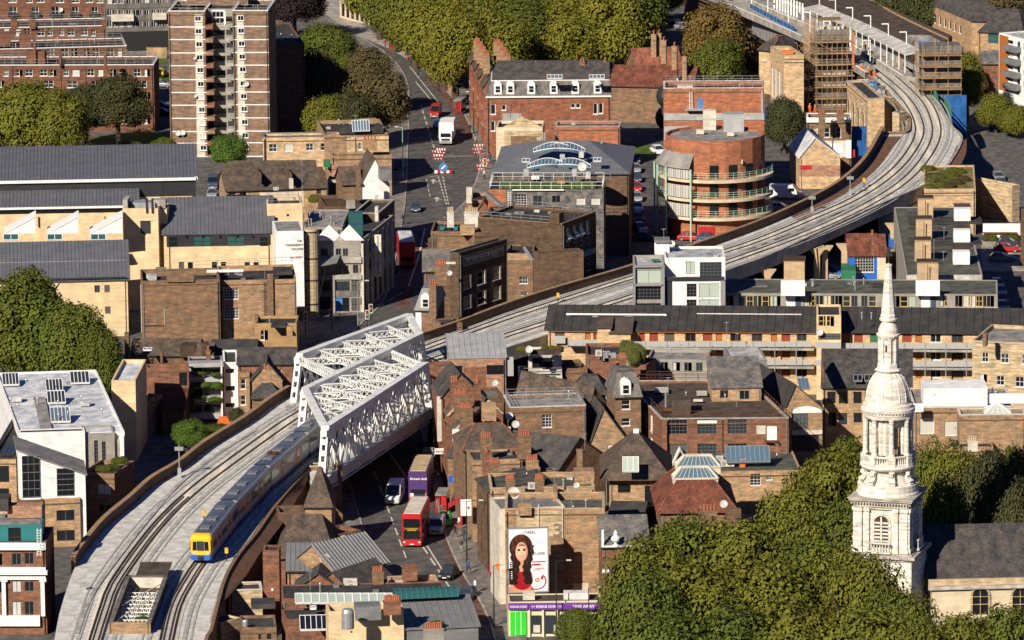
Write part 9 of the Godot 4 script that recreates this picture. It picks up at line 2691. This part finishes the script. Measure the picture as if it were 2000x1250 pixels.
func shaft(p:Array):
	var c:=v3(p,0)
	var t:=thing("lattice_shaft","open walled shaft between the two tracks, crossed by white lattice beams","shaft")
	var top:=8.3
	for k in 4:
		var a:=c[k]
		var b:=c[(k+1) % 4]
		var st:=T()
		var d:=(b-a).normalized()
		bx(st,(a+b)/2+V(0,7.4,0),V(.35,1.9,a.distance_to(b)+.35),Basis(UP.cross(d),UP,d))
		dn(t,"front_brick_wall" if k==0 else "side_wall",st,"br_tan" if k==0 else ("br_grime" if k!=2 else "offwhite"))
		if k!=0:
			var cp:=T()
			bx(cp,(a+b)/2+V(0,8.4,0),V(.5,.12,a.distance_to(b)+.5),Basis(UP.cross(d),UP,d))
			dn(t,"wall_coping",cp,"concrete_dark")
	var l:=(c[3]-c[0])
	for k in 9:
		var f:=.10+.085*k
		var a:=c[0]+l*f+V(.2,7.6,0)
		var b:=c[1]+(c[2]-c[1])*f+V(-.2,7.6,0)
		var st:=T()
		bar(st,a,b,.08); bar(st,a-UP*.55,b-UP*.55,.08)
		for j in 8:
			bar(st,a.lerp(b,j/8.0),a.lerp(b,(j+.5)/8)-UP*.55,.06); bar(st,a.lerp(b,(j+.5)/8)-UP*.55,a.lerp(b,(j+1)/8.0),.06)
		dn(t,"lattice_beam",st,"p_white")
	for e in [[.1,.8],[.45,.95]]:
		var st:=T()
		bar(st,c[0]+l*e[0]+V(.3,7.85,0),c[1]+(c[2]-c[1])*e[1]+V(-.3,7.85,0),.1)
		dn(t,"diagonal_tube",st,"p_white")
	var k0:=c[3]+(c[0]-c[3])*.02
	var cv:=T()
	slab(cv,c[3]+V(.9,8.55,0),c[2]+V(.2,8.55,0),c[2]+l*.30+V(.2,8.55,0),c[3]+l*.30+V(.9,8.55,0),.15)
	dn(t,"cover_plate",cv,"f_brown")
	var fl:=T()
	flat_poly(fl,v3(p,7.05))
	dn(t,"shaft_bed",fl,"earth")
	bush(t,"weed",(c[1].x+c[0].x)/2+1.0,7.3,c[1].z-6,V(.9,.4,2),"fresh",1)
func kebab_shop(t:Node,x:float,z:float):
	for k in 3:
		var x0:float=x+[.0,2.4,6.65][k]
		var ww:float=[2.35,4.2,4.3][k]
		bl(t,"fascia",x0+ww/2,3.35,z+.3,ww,.75,.3,"p_violet")
		words(t,["KEBAB ZONE","<< KEBAB ZONE >>","TAKE AWAY"][k],V(x0+ww/2,3.72,z+.33),[.24,.30,.34][k],"p_white")
	bl(t,"green_shutter",x+1.15,.25,z+.1,1.9,2.8,.12,"lime")
	for k in 2:bl(t,"shutter_joint",x+.82+k*.64,.25,z+.12,.06,2.8,.05,"p_white")
	for k in 5:
		bl(t,"shop_window",x+3.2+k*1.62,.5,z+.1,1.35,2.1,.1,"pane_mid")
		bl(t,"shop_pier",x+2.42+k*1.62,0,z+.15,.25,3.3,.2,"p_cream")
	for k in 3:bl(t,"poster_panel",x+3.3+k*2.4,.55,z+.16,.8,.9,.05,"offwhite")
func billboard(x:float,z:float,w:float,h:float):
	var t:=thing("billboard","large portrait advertising poster of a smiling long haired woman on a white panel","billboard","",V(x,0,z),.12)
	var y:=3.9
	bl(t,"frame",w/2,y-.15,-.03,w+.3,h+.3,.35,"galvanised")
	bl(t,"lower_plate",w/2,y-.65,.0,w,.45,.3,"window_blue")
	for k in 2:bl(t,"support",w*(.2+.6*k),3.4,-.3,.2,6,.2,"p_grey")
	var st:=SurfaceTool.new()
	st.begin(Mesh.PRIMITIVE_TRIANGLES)
	for p in [[0,0],[1,1],[1,0],[0,0],[0,1],[1,1]]:
		st.set_normal(Vector3.BACK)
		st.set_uv(Vector2(p[0],1-p[1]))
		st.add_vertex(V(p[0]*w,y+p[1]*h,.0))
	var o:=MeshInstance3D.new()
	o.name="poster"
	o.mesh=st.commit()
	var m:=StandardMaterial3D.new()
	m.albedo_texture=ImageTexture.create_from_image(poster_print(288,490))
	m.roughness=.5
	o.material_override=m
	t.add_child(o,true)
	words(t,"L'ORÉAL",V(w*.52,y+h*.945,.03),.30,"ink",Basis(),false)
	words(t,"ELVIVE",V(w*.78,y+h*.60,.03),.34,"ink",Basis(),false)
func poster_print(w:int,h:int)->Image:
	var im:=Image.create_empty(w,h,false,Image.FORMAT_RGB8)
	var lum:=FastNoiseLite.new()
	lum.frequency=.05
	lum.fractal_octaves=3
	var inside:=func(u:float,v:float,cx:float,cy:float,rx:float,ry:float)->float:return 1.0-sqrt(pow((u-cx)/rx,2)+pow((v-cy)/ry,2))
	for yy in h:
		for xx in w:
			var u:=float(xx)/w
			var v:=float(yy)/h
			var c:=Color(.93,.93,.95)
			var strand:=.5+.5*lum.get_noise_2d(u*350,v*95)
			var hair:=Color(.09,.045,.035).lerp(Color(.46,.25,.15),clampf(strand*1.5-.45+(.42-v)*.9-absf(u-.2)*.3,0,1))
			if v>.86 and inside.call(u,v,.30,1.0,.34,.17)>0:c=Color(.86,.64,.52).lerp(Color(.72,.48,.38),absf(u-.27)*2)
			if inside.call(u,v,.34,.80,.27,.17)>0:c=Color(.62,.05,.12)
			if inside.call(u,v,.31,.56,.11,.12)>0:c=Color(.84,.62,.50)
			if inside.call(u,v,.31,.29,.30,.21)>0:c=hair
			if v>.26 and v<.88:
				var k:=(v-.26)/.62
				if absf(u-(.13+.04*sin(k*5)))<.125+.015*sin(v*60):c=hair
				if absf(u-(.49+.03*sin(k*6+1)))<.125-.03*k+.015*sin(v*55):c=hair
			var f:float=inside.call(u,v,.325,.36,.160,.158)
			if f>0:
				c=Color(.95,.78,.67).lerp(Color(.76,.53,.42),clampf(.85-f*1.5+(u-.34)*1.6,0,1))
				if inside.call(u,v,.325,.285,.165,.065)>.35 and v<.262:c=hair
				for s in [-1,1]:
					if inside.call(u,v,.325+.068*s,.335,.036,.012)>0:c=Color(.12,.07,.05)
					if inside.call(u,v,.325+.070*s,.316,.045,.006)>0:c=Color(.25,.13,.08)
				if inside.call(u,v,.335,.378,.020,.010)>0:c=Color(.74,.50,.40)
				if inside.call(u,v,.327,.425,.060,.018)>0:c=Color(.72,.25,.27)
				if inside.call(u,v,.327,.424,.046,.008)>0:c=Color(.95,.92,.90)
			if (v>.52 and v<.535 and u>.60 and u<.95) or (v>.56 and v<.585 and u>.60 and u<.82):c=Color(.68,.05,.12)
			if v>.625 and v<.645 and u>.68 and u<.92:c=Color(.86,.55,.45)
			if v>.655 and v<.665 and u>.62 and u<.80:c=Color(.8,.3,.2)
			var ring:=sqrt(pow((u-.70)/.25,2)+pow((v-.84)/.13,2))
			if ring>.93 and ring<1.06 and (v>.82 or u>.86) and u>.55:c=Color(.62,.05,.16)
			if inside.call(u,v,.73,.82,.06,.034)>0:c=Color(.80,.34,.10)
			if inside.call(u,v,.73,.82,.03,.017)>0:c=Color(.95,.9,.8)
			if inside.call(u,v,.85,.785,.035,.028)>0:c=Color(.72,.1,.14)
			for row in [[.20,.62,.9],[.235,.66,.92],[.27,.74,.9]]:
				if v>row[0] and v<row[0]+.012 and u>row[1] and u<row[2] and sin(u*130)>-.3:c=Color(.66,.66,.70)
			if u>.045 and u<.085 and v>.50 and v<.80 and sin(v*190)>-.2:c=Color(.92,.9,.88)
			im.set_pixel(xx,yy,c)
	im.resize(96,163,Image.INTERPOLATE_LANCZOS)
	return im
func roundel(x:float,y:float,z:float,turn:float):
	var t:=thing("bridge_roundel","small orange ring emblem with a blue bar fixed to the bridge girder","sign","",V(x,y,z),turn)
	var st:=T()
	for k in 20:
		var a:=TAU*k/20
		var b:=TAU*(k+1)/20
		bar(st,V(cos(a),sin(a),0)*.62,V(cos(b),sin(b),0)*.62,.2,.22)
	dn(t,"ring",st,"p_orange")
	bl(t,"disc",0,-.5,-.02,1.0,1.0,.05,"p_white")
	bl(t,"bar",0,-.14,.14,1.7,.28,.1,"p_blue")
func train(p:Array):
	var c:=v3(p,0)
	var t:=thing("train","silver commuter train with a yellow and blue front running off the truss bridge","train")
	for k in c.size()-1:
		var a:=c[k]
		var b:=c[k+1]
		var mid:=(a+b)/2
		var d:=(a-b).normalized()
		var bs:=Basis(UP.cross(d)*.93,UP*.95,d)
		var e:=a.distance_to(b)/2-.18
		var at:=mid+V(0,7.25,0)
		var st:=T()
		if k==0:
			loft(st,[[-e,1.38,.55,3.55,.35],[e-1.1,1.38,.55,3.55,.35],[e-.35,1.36,.55,3.45,.45],[e,1.24,.6,3.0,.5]],5)
		else:
			loft(st,[[-e,1.38,.55,3.55,.35],[e,1.38,.55,3.55,.35]],5)
		var body:=dn(t,"carriage_body",st,"carriage_side",at,bs)
		var rf:=T()
		var prof:=[[1.375,3.0],[1.30,3.32],[1.05,3.58],[.6,3.70],[0,3.74]]
		for i in 4:
			for s in [-1,1]:
				var p0:Array=prof[i]
				var p1:Array=prof[i+1]
				var z1:=e-(.95 if k==0 else 0.0)
				var v:=[V(p0[0]*s,p0[1],-e),V(p0[0]*s,p0[1],z1),V(p1[0]*s,p1[1],z1),V(p1[0]*s,p1[1],-e)]
				if s>0:q(rf,v[1],v[0],v[3],v[2])
				else:q(rf,v[0],v[1],v[2],v[3])
		dn(body,"roof",rf,"carriage")
		for g in [-.55,.1,.6]:
			bl(body,"roof_vent",0,3.7,e*g+1.0,1.2,.13,1.8,"lead")
		var jn:=T()
		loft(jn,[[-e-.02,1.40,.6,3.66,.5],[-e+.14,1.40,.6,3.66,.5]],5)
		dn(body,"end_ring",jn,"offwhite")
		var gw:=T()
		loft(gw,[[-e-.4,1.05,.7,3.3,.3],[-e,1.05,.7,3.3,.3]],3)
		dn(body,"gangway",gw,"p_black")
		for s in [-1,1]:
			for j in 5:
				if j % 2==1:
					bl(body,"door",1.37*s,.75,-e+e*2*(j+.5)/5+.85,.07,2.2,1.7,"p_orange")
					bl(body,"door_window",1.39*s,1.75,-e+e*2*(j+.5)/5+.65,.07,.85,1.3,"pane_dark")
				else:
					bl(body,"window",1.375*s,1.6,-e+e*2*(j+.5)/5+1.8,.05,1.15,3.6,"pane_dark")
			bl(body,"blue_skirt_line",1.375*s,.62,e-.5,.05,.2,e*2-.8,"p_blue")
			for bz in [-e+2.6,e-2.6]:
				var bo:=T()
				bx(bo,V(1.0*s,.3,bz),V(.2,.5,2.6))
				for w in [-.9,.9]:cyl(bo,V(.7*s,.40,bz+w),V(.9*s,.40,bz+w),.42,.42,12)
				dn(body,"bogie",bo,"p_black")
		var ub:=T()
		bx(ub,V(0,.45,0),V(2.2,.4,e*1.1))
		dn(body,"underframe",ub,"metal_dark")
		if k==2:
			var pg:=T()
			bar(pg,V(-.5,3.8,3),V(.5,3.8,3),.3,.2); bar(pg,V(-.5,3.8,4.4),V(.5,3.8,4.4),.3,.2); bar(pg,V(-.5,3.95,3),V(-.5,3.95,4.6),.1); bar(pg,V(.5,3.95,3),V(.5,3.95,4.6),.1); bar(pg,V(-.8,4.05,3.8),V(.8,4.05,3.8),.12)
			dn(body,"folded_pantograph",pg,"rust")
		if k==0:
			var f:=T()
			loft(f,[[e-1.0,1.41,1.0,3.64,.55],[e-.35,1.40,1.0,3.5,.55],[e+.03,1.28,1.02,3.05,.5]],5)
			dn(body,"yellow_front",f,"p_yellow")
			var l:=T()
			loft(l,[[e-.9,1.40,.30,1.05,.2],[e-.2,1.36,.30,1.05,.25],[e+.04,1.15,.35,1.05,.25]],5)
			dn(body,"blue_valance",l,"p_blue")
			var g:=T()
			q(g,V(-1.05,1.62,e+.07),V(1.05,1.62,e+.07),V(1.0,2.75,e+.05),V(-1.0,2.75,e+.05))
			dn(body,"windscreen",g,"pane_dark")
			bl(body,"centre_door",0,1.60,e+.10,.85,1.2,.06,"metal_dark")
			for s in [-1,1]:
				var h:=T()
				loft(h,[[e-.05,.24,1.15,1.4,.1],[e+.07,.20,1.17,1.38,.1]])
				dn(body,"headlamp_cluster",h,"dish",V(.92*s,0,0))
				bl(body,"pillar_bar",.5*s,1.62,e+.09,.06,1.13,.04,"p_grey")
			bl(body,"front_emblem",0,2.92,e-.10,.5,.3,.2,"p_orange")
			var cp:=T()
			cyl(cp,V(0,.55,e),V(0,.55,e+.4),.2,.16,10)
			bx(cp,V(0,.6,e+.06),V(.8,.6,.1))
			dn(body,"coupler",cp,"p_black")
func bracing(t:Node,an:Vector3,af:Vector3,bn:Vector3,bf:Vector3,plain:int,step:=6.0):
	var u:=(af-an).normalized()
	var s:=func(p:Vector3)->float:return (p-bn).dot(u)
	var on:=func(p:Vector3,r:Vector3,v:float)->Vector3:return p.lerp(r,clampf((v-s.call(p))/(s.call(r)-s.call(p)),0,1))
	var left:=func(v:float)->Vector3:return on.call(bn,an,v) if v<s.call(an) else on.call(an,af,v)
	var right:=func(v:float)->Vector3:return on.call(bn,bf,v) if v<s.call(bf) else on.call(bf,af,v)
	var n:=int(s.call(af)/step)
	for k in range(0,n):
		var v0:float=1.5+(s.call(af)-2.0)*k/n
		var v1:float=1.5+(s.call(af)-2.0)*(k+1)/n
		for e in [[left.call(v0),right.call(v1)],[right.call(v0),left.call(v1)]]:
			var l:float=e[0].distance_to(e[1])
			if l<2.5:continue
			var st:=T()
			lattice(st,e[0]-UP*.05,e[1]-UP*.05,.85,int(l/1.35))
			dn(t,"lattice_girder",st,"bridge_white")
	for e in [[an,bn,plain==0],[af,bf,plain==1]]:
		var st:=T()
		if e[2]:bar(st,e[0],e[1],.8,.75)
		else:lattice(st,e[0],e[1],1.1,9)
		dn(t,"portal_beam",st,"bridge_white")
func patch(called:String,m:String,p:Array,y:float):
	var st:=T()
	flat_poly(st,v3(p,y))
	setting(dn(self,called,st,m))
func setting_sheets(l:Array,r:Array):
	var st:=T()
	for i in 40:
		for k in 60:
			var a:=V(-700+i*35,0,700-k*35)
			q(st,a,a+V(35,0,0),a+V(35,0,-35),a+V(0,0,-35))
	setting(dn(self,"ground",st,"asphalt_pale"))
	var pl:=smooth(v3(l,.008),6.0)
	var pr:=smooth(v3(r,.008),6.0)
	var a:=evenly(pl,90)
	var b:=evenly(pr,90)
	var rd:=T()
	sheet(rd,a,b)
	setting(dn(self,"road",rd,"asphalt"))
	for e in [[a,-1],[b,1]]:
		var pv:=T()
		course(pv,shifted(e[0],2.0*e[1]),3.7,0,.12)
		setting(dn(self,"pavement",pv,"pavement"))
		var kb:=T()
		course(kb,shifted(e[0],.12*e[1]),.2,0,.135)
		setting(dn(self,"kerb",kb,"concrete"))
func road_line(p:Array,w:float,dash:float):
	var a:=V(p[0],.022,p[1])
	var b:=V(p[2],.022,p[3])
	var st:=T()
	var d:=(b-a).normalized()
	var s:=V(-d.z,0,d.x)*w/2
	var l:=a.distance_to(b)
	var at:=0.0
	while at<l:
		var e:=minf(l,at+(dash if dash>0 else l))
		q(st,a+d*at-s,a+d*at+s,a+d*e+s,a+d*e-s)
		at=e+(dash*.6 if dash>0 else 1.0)
	setting(dn(self,"road_marking",st,"offwhite"))
func arrow(x:float,z:float):
	var st:=T()
	q(st,V(-.12,.024,2),V(.12,.024,2),V(.12,.024,-1),V(-.12,.024,-1))
	tri(st,V(-.55,.024,-.8),V(.55,.024,-.8),V(0,.024,-2.6))
	q(st,V(.1,.0245,.6),V(.9,.0245,.2),V(.9,.0245,-.2),V(.1,.0245,.2))
	setting(dn(self,"road_arrow",st,"offwhite",V(x,0,z)))
func slope(called:String,m:String,l:Array,r:Array):
	var a:=v3(l,7.03)
	var b:=v3(r,6.3 if called=="embankment" else 7.035)
	var st:=T()
	sheet(st,evenly(smooth(a,3.0),30),evenly(smooth(b,3.0),30))
	setting(dn(self,called,st,m))
func viaduct(called:String,l:Array,r:Array):
	var n:=110
	var a:=evenly(smooth(v3(l,7.0),3.0),n)
	var b:=evenly(smooth(v3(r,7.0),3.0),n)
	var st:=T()
	for i in n:
		for k in 3:
			var u:=[0.0,.33,.67,1.0]
			q(st,a[i].lerp(b[i],u[k]),a[i].lerp(b[i],u[k+1]),a[i+1].lerp(b[i+1],u[k+1]),a[i+1].lerp(b[i+1],u[k]))
	setting(dn(self,called+"_ballast",st,"ballast"))
	var w:=T()
	var wa:=shifted(a,-.2).slice(36 if called=="viaduct_south" else 0)
	course(w,wa,.5,0,8.25 if called!="viaduct_station" else 7.3)
	setting(dn(self,called+"_left_wall",w,"br_grime"))
	var cp:=T()
	course(cp,wa,.62,8.25 if called!="viaduct_station" else 7.3,8.37 if called!="viaduct_station" else 7.4)
	setting(dn(self,called+"_coping",cp,"br_tan"))
	var e:=T()
	course(e,shifted(b,.15),.4,5.2 if called=="viaduct_bend" else 0.0,7.28)
	setting(dn(self,called+"_right_edge",e,"concrete" if called!="viaduct_south" else "br_brown"))
	var u:=T()
	for i in n:
		var d:=V(0,-1.6,0)
		q(u,a[i+1]+d,b[i+1]+d,b[i]+d,a[i]+d)
	setting(dn(self,called+"_soffit",u,"concrete_dark"))
	if called=="viaduct_bend":
		var rl:=T()
		var s:=shifted(b,.15)
		for k in range(20,n,3):
			bar(rl,s[k]+V(0,.28,0),s[k]+V(0,1.3,0),.05)
			if k+3<=n:
				bar(rl,s[k]+V(0,1.3,0),s[mini(k+3,n)]+V(0,1.3,0),.04)
		setting(dn(self,"edge_handrail",rl,"galvanised"))
func cable_trough(p:Array):
	var st:=T()
	course(st,smooth(v3(p,7),3.0),.5,7.0,7.14)
	setting(dn(self,"cable_trough",st,"cable_trough"))
func column(label:String,x:float,z:float):
	var t:=thing("column",label,"column","columns under the railway",V(x,0,z))
	var st:=T()
	for k in 2:
		var y0:float=[0.0,4.2][k]
		var y1:float=[4.2,5.35][k]
		var w0:float=[.45,.45][k]
		var w1:float=[.45,1.3][k]
		var p:=[]
		for s in [[-1,1],[1,1],[1,-1],[-1,-1]]:
			p.append([V(w0*s[0],y0,.45*s[1]),V(w1*s[0],y1,.45*s[1])])
		for i in 4:q(st,p[i][0],p[(i+1) % 4][0],p[(i+1) % 4][1],p[i][1])
	dn(t,"shaft",st,"brown_panel")
func truss_bridge(p:Array):
	var t:=thing("truss_bridge","white steel lattice truss railway bridge of two skewed bays across the road","bridge")
	var e:=v3(p,13.0)
	for k in 3:truss(t,e[k*2],e[k*2+1],6.2,1.9,1.9,[5,7,7][k])
	bracing(t,e[0],e[1],e[2].lerp(e[3],.27),e[3],1)
	bracing(t,e[2],e[2].lerp(e[3],.73),e[4],e[5],0)
	for k in 2:
		var a:=e[k*2]
		var b:=e[k*2+1]
		var c:=e[k*2+2]
		var d:=e[k*2+3]
		var u:=(b-a).normalized()
		var v:=[a-u*4,c-u*4,d+u*4,b+u*4]
		for i in 4:v[i].y=7.0
		var st:=T()
		slab(st,v[0],v[1],v[2],v[3],1.0)
		dn(t,"deck",st,"ballast")
		var n:=8
		for i in n+1:
			var cb:=T()
			var l:Vector3=v[0].lerp(v[3],float(i)/n)
			var r:Vector3=v[1].lerp(v[2],float(i)/n)
			bar(cb,l-UP*1.1,r-UP*1.1,.35,.7)
			dn(t,"cross_beam",cb,"bridge_grey")
	for k in 3:
		var a:=e[k*2]
		var b:=e[k*2+1]
		var rs:=T()
		for i in 24:
			var m:=a.lerp(b,i/23.0)
			m.y=5.45
			bar(rs,m,m+UP*1.4,.16,.7)
		bar(rs,V(a.x,5.3,a.z),V(b.x,5.3,b.z),1.3,.16)
		bar(rs,V(a.x,6.95,a.z),V(b.x,6.95,b.z),1.2,.14)
		dn(t,"stiffened_flange",rs,"bridge_grey")
func platforms(a:Array,b:Array,c:Array,d:Array):
	for e in [[a,b,"right platform of the far station, paved and edged in white"],[c,d,"left platform of the far station beside the scaffold tower"]]:
		var t:=thing("station_platform",e[2],"platform")
		var l:=evenly(smooth(v3(e[0],8.0),5),40)
		var r:=evenly(smooth(v3(e[1],8.0),5),40)
		var st:=T()
		sheet(st,l,r)
		for i in 40:
			q(st,l[i+1]-UP*1.2,l[i]-UP*1.2,l[i],l[i+1])
			q(st,r[i]-UP*1.2,r[i+1]-UP*1.2,r[i+1],r[i])
		q(st,l[0]-UP*1.2,r[0]-UP*1.2,r[0],l[0])
		dn(t,"paving",st,"paving_pale")
		var w:=T()
		course(w,shifted(l,.2),.4,8.0,8.03)
		dn(t,"white_edge",w,"p_white")
func canopy_range(p:Array):
	var t:=thing("platform_canopy","long pale canopy with dark window slots along the far platform","canopy")
	var c:=smooth(v3(p,11.4),4)
	var l:=shifted(c,-1.6)
	var r:=shifted(c,1.6)
	var st:=T()
	for i in c.size()-1:
		slab(st,l[i],r[i]+UP*.5,r[i+1]+UP*.5,l[i+1],.3)
	dn(t,"roof",st,"concrete_light")
	var b:=T()
	course(b,shifted(c,.9),.25,8.0,11.4)
	dn(t,"back_wall",b,"metal_pale")
	var e:=evenly(shifted(c,.74),46)
	for i in 46:
		if i in [14,15,16,30,31,40]:continue
		var d:=(e[i+1]-e[i]).normalized()
		var w:=T()
		bx(w,(e[i]+e[i+1])/2-UP*1.5,V(.06,1.5,e[i].distance_to(e[i+1])*.55),Basis(UP.cross(d),UP,d))
		dn(t,"window_slot",w,"pane_green")
	var f:=evenly(l,16)
	for i in 17:
		var k:=T()
		bar(k,f[i]-UP*3.4,f[i],.14)
		dn(t,"post",k,"p_white")
func platform_lamp(label:String,x:float,z:float,y:=8.0,h:=3.8):
	var t:=thing("platform_lamp",label,"lamp","platform lamps",V(x,y,z),0)
	var st:=T()
	bar(st,ZERO,V(0,h,0),.16)
	dn(t,"post",st,"p_white")
	bl(t,"lamp_arm",-.6,h-.1,.1,1.3,.18,.25,"p_white")
func fence_row(label:String,p:Array,y:float,h:float,m:String):
	var t:=thing("fence",label,"fence" if m!="brick_stock" else "wall")
	var c:=smooth(v3(p,y),4)
	var l:=0.0
	for i in c.size()-1:l+=c[i].distance_to(c[i+1])
	var e:=evenly(c,int(l/2.4))
	for i in e.size()-1:
		var st:=T()
		bar(st,e[i]+UP*h/2,e[i+1].lerp(e[i],.02)+UP*h/2,.12 if m!="brick_stock" else .4,h)
		dn(t,"panel",st,m)
		bl(t,"fence_post",e[i].x,y,e[i].z+.1,.14,h+.15,.14,"galvanised" if m!="brick_stock" else "br_brown")
func pale_posts(p:Array):
	var a:=V(p[0],8,p[1])
	var b:=V(p[2],8,p[3])
	for k in 11:
		var m:=a.lerp(b,k/10.0)
		var t:=bl(self,"canopy_column",m.x,8.0,m.z,.3,3.2,.3,"p_white")
		tag(t,"bare white canopy column standing in a row on the unfinished platform","column","bare platform columns")
func viaduct_shed(p:Array):
	var t:=thing("goods_yard_roof","wide flat brown roof stretching behind the station","roof")
	var st:=T()
	flat_poly(st,v3(p,6.8))
	dn(t,"roof",st,"f_brown")
	var w:=T()
	var c:=v3(p,0)
	for i in c.size():
		var j:=(i+1) % c.size()
		q(w,c[i],c[j],c[j]+UP*6.75,c[i]+UP*6.75)
	dn(t,"wall",w,"br_grime")
func site_clutter(p:Array):
	var r:=RandomNumberGenerator.new()
	r.seed=9
	var names:=["white builders sack on the debris heap by the scaffold tower","blue tarpaulin bundle on the arcade top","grey stone block on the debris heap","second white sack beside the debris heap","blue wrapped pallet near the tracks","pile of broken concrete on the arcade top","pale plank stack on the debris heap","dark rubble heap beside the workers"]
	for k in p.size()/2:
		var st:=T()
		for j in 5:
			bx(st,V(r.randf()-.5,.3+.3*r.randf(),r.randf()-.5)*1.2,V(1.0+r.randf(),.5,.8),Basis(UP,r.randf()*3)*Basis(Vector3.RIGHT,r.randf()*.6-.3))
		var o:=dn(self,"rubble_heap",st,["tarp_white","sheet_blue","concrete","tarp_white","sheet_blue","concrete_light","planks","concrete_dark"][k],V(p[k*2],7.05,p[k*2+1]))
		tag(o,names[k],"rubble","site clutter on the arcade")
func digger(x:float,z:float):
	var t:=thing("excavator","yellow excavator with a raised arm beside the station cottage","excavator","",V(x,0,z),.6)
	bl(t,"cab",0,1.1,1.0,2.2,1.8,2.6,"p_yellow")
	bl(t,"cab_window",-.3,1.9,1.04,1.2,.8,.06,"pane_dark")
	for s in [-1,1]:bl(t,"crawler",.9*s,0,1.6,.6,.9,3.4,"p_black")
	var b:=T()
	bar(b,V(.5,2,1.0),V(1.0,5.0,2.6),.5,.6)
	dn(t,"boom",b,"p_yellow")
	var a:=T()
	bar(a,V(1.0,5.0,2.6),V(1.6,2.6,5.0),.4,.5)
	dn(t,"dipper_arm",a,"p_yellow")
	bl(t,"bucket",1.7,1.9,5.6,1.1,.9,.9,"p_grey")
func church_window(t:Node,x:float,y:float):
	var st:=T()
	arch(st,1.9,3.2,0)
	var o:=dn(t,"arched_window",st,"pane_dark",V(x,y-.9,.03))
	var r:=T()
	arch_ring(r,2.05,3.3,.05,.25,.25)
	bx(r,V(0,1.4,.03),V(.06,2.8,.06)); bx(r,V(0,1.2,.03),V(1.8,.06,.06)); bx(r,V(0,2.1,.03),V(1.8,.06,.06))
	dn(o,"arch_moulding",r,"stone_buff")
func keep_sign(x:float,z:float):
	var t:=thing("direction_sign","round blue keep left sign on a red and white road works board","sign","",V(x,0,z))
	var st:=T()
	cyl(st,V(0,1.2,.1),V(0,1.2,.16),.75,.75,20)
	dn(t,"disc",st,"p_sky")
	var a:=T()
	bx(a,V(0,1.2,.18),V(.9,.22,.03),Basis(Vector3.BACK,.75))
	dn(t,"white_arrow",a,"p_white")
	for k in 6:bl(t,"stripe",-1.25+k*.5,.15,.02,.49,.5,.08,"p_red" if k % 2 else "p_white")
	bl(t,"post",0,0,-.02,.15,2.2,.1,"p_grey")
func bus_back():
	var b:Node=get_node("bus2")
	words(b,"Dream deli",V(-.1,3.3,-5.28),.3,"p_white",Basis(UP,PI))
	bl(b,"white_notice",.75,.9,-5.24,.4,.5,.03,"p_white")
func sale_print(o:Node):
	for k in 4:bl(o,"red_print",0,3.6+k*.42,.15,1.45-.2*(k % 2),.26,.03,"p_red")
func grid_back(o:Node):
	for k in 4:bl(o,"bracing_bar",-.6+k*.4,3.0,.16,.08,1.2,.04,"p_black")
	for k in 3:bl(o,"bracing_rail",0,3.1+k*.45,.17,1.6,.08,.04,"p_black")
func shelter(label:String,x:float,z:float,turn:float):
	var t:=thing("bus_shelter",label,"bus shelter","",V(x,.12,z),turn)
	bl(t,"roof",0,2.5,2.2,1.5,.14,4.4,"f_grey")
	for s in [-1,1]:
		for k in 3:bl(t,"post",.65*s,0,2.1-k*2.0,.1,2.5,.1,"p_red")
	bl(t,"glass_wall",.68,.3,2.1,.04,2.1,4.2,"pane_mid")
	bl(t,"advert_panel",0,.3,-2.15,1.3,2.0,.12,"p_red")
	bl(t,"bench",.35,.5,1.5,.35,.08,3,"p_red")
func phone_box(x:float,z:float):
	var t:=thing("phone_box","red phone box on the pale pavement up the street","phone box","",V(x,0,z),.3)
	bl(t,"body",0,0,.45,.9,2.3,.9,"p_red")
	var st:=T()
	lathe(st,V(0,2.3,0),[[.62,0],[.62,.1],[.5,.2],[.2,.32],[0,.34]],8,PI/8)
	dn(t,"domed_top",st,"p_red")
	for s in 4:
		for k in 3:
			var b:=Basis(UP,s*PI/2)
			var p:=b*V(0,.5+k*.55,.46)
			bl(t,"pane",p.x,p.y,p.z,.6,.42,.02,"pane_mid",s*PI/2)
func awning(label:String,x:float,z:float,w:=1.8,d:=2.6):
	var t:=thing("awning",label,"awning","",V(x,0,z),0)
	var st:=T()
	slab(st,V(-1.1,2.5,d/2),V(.6,3.4,d/2),V(.6,3.4,-d/2),V(-1.1,2.5,-d/2),.08)
	dn(t,"sloping_cloth",st,"p_red")
	bl(t,"valance",-1.1,2.15,d/2,.06,.36,d,"p_red")
	bl(t,"side_panel",.5,0,d/2,.3,2.4,d,"p_red")
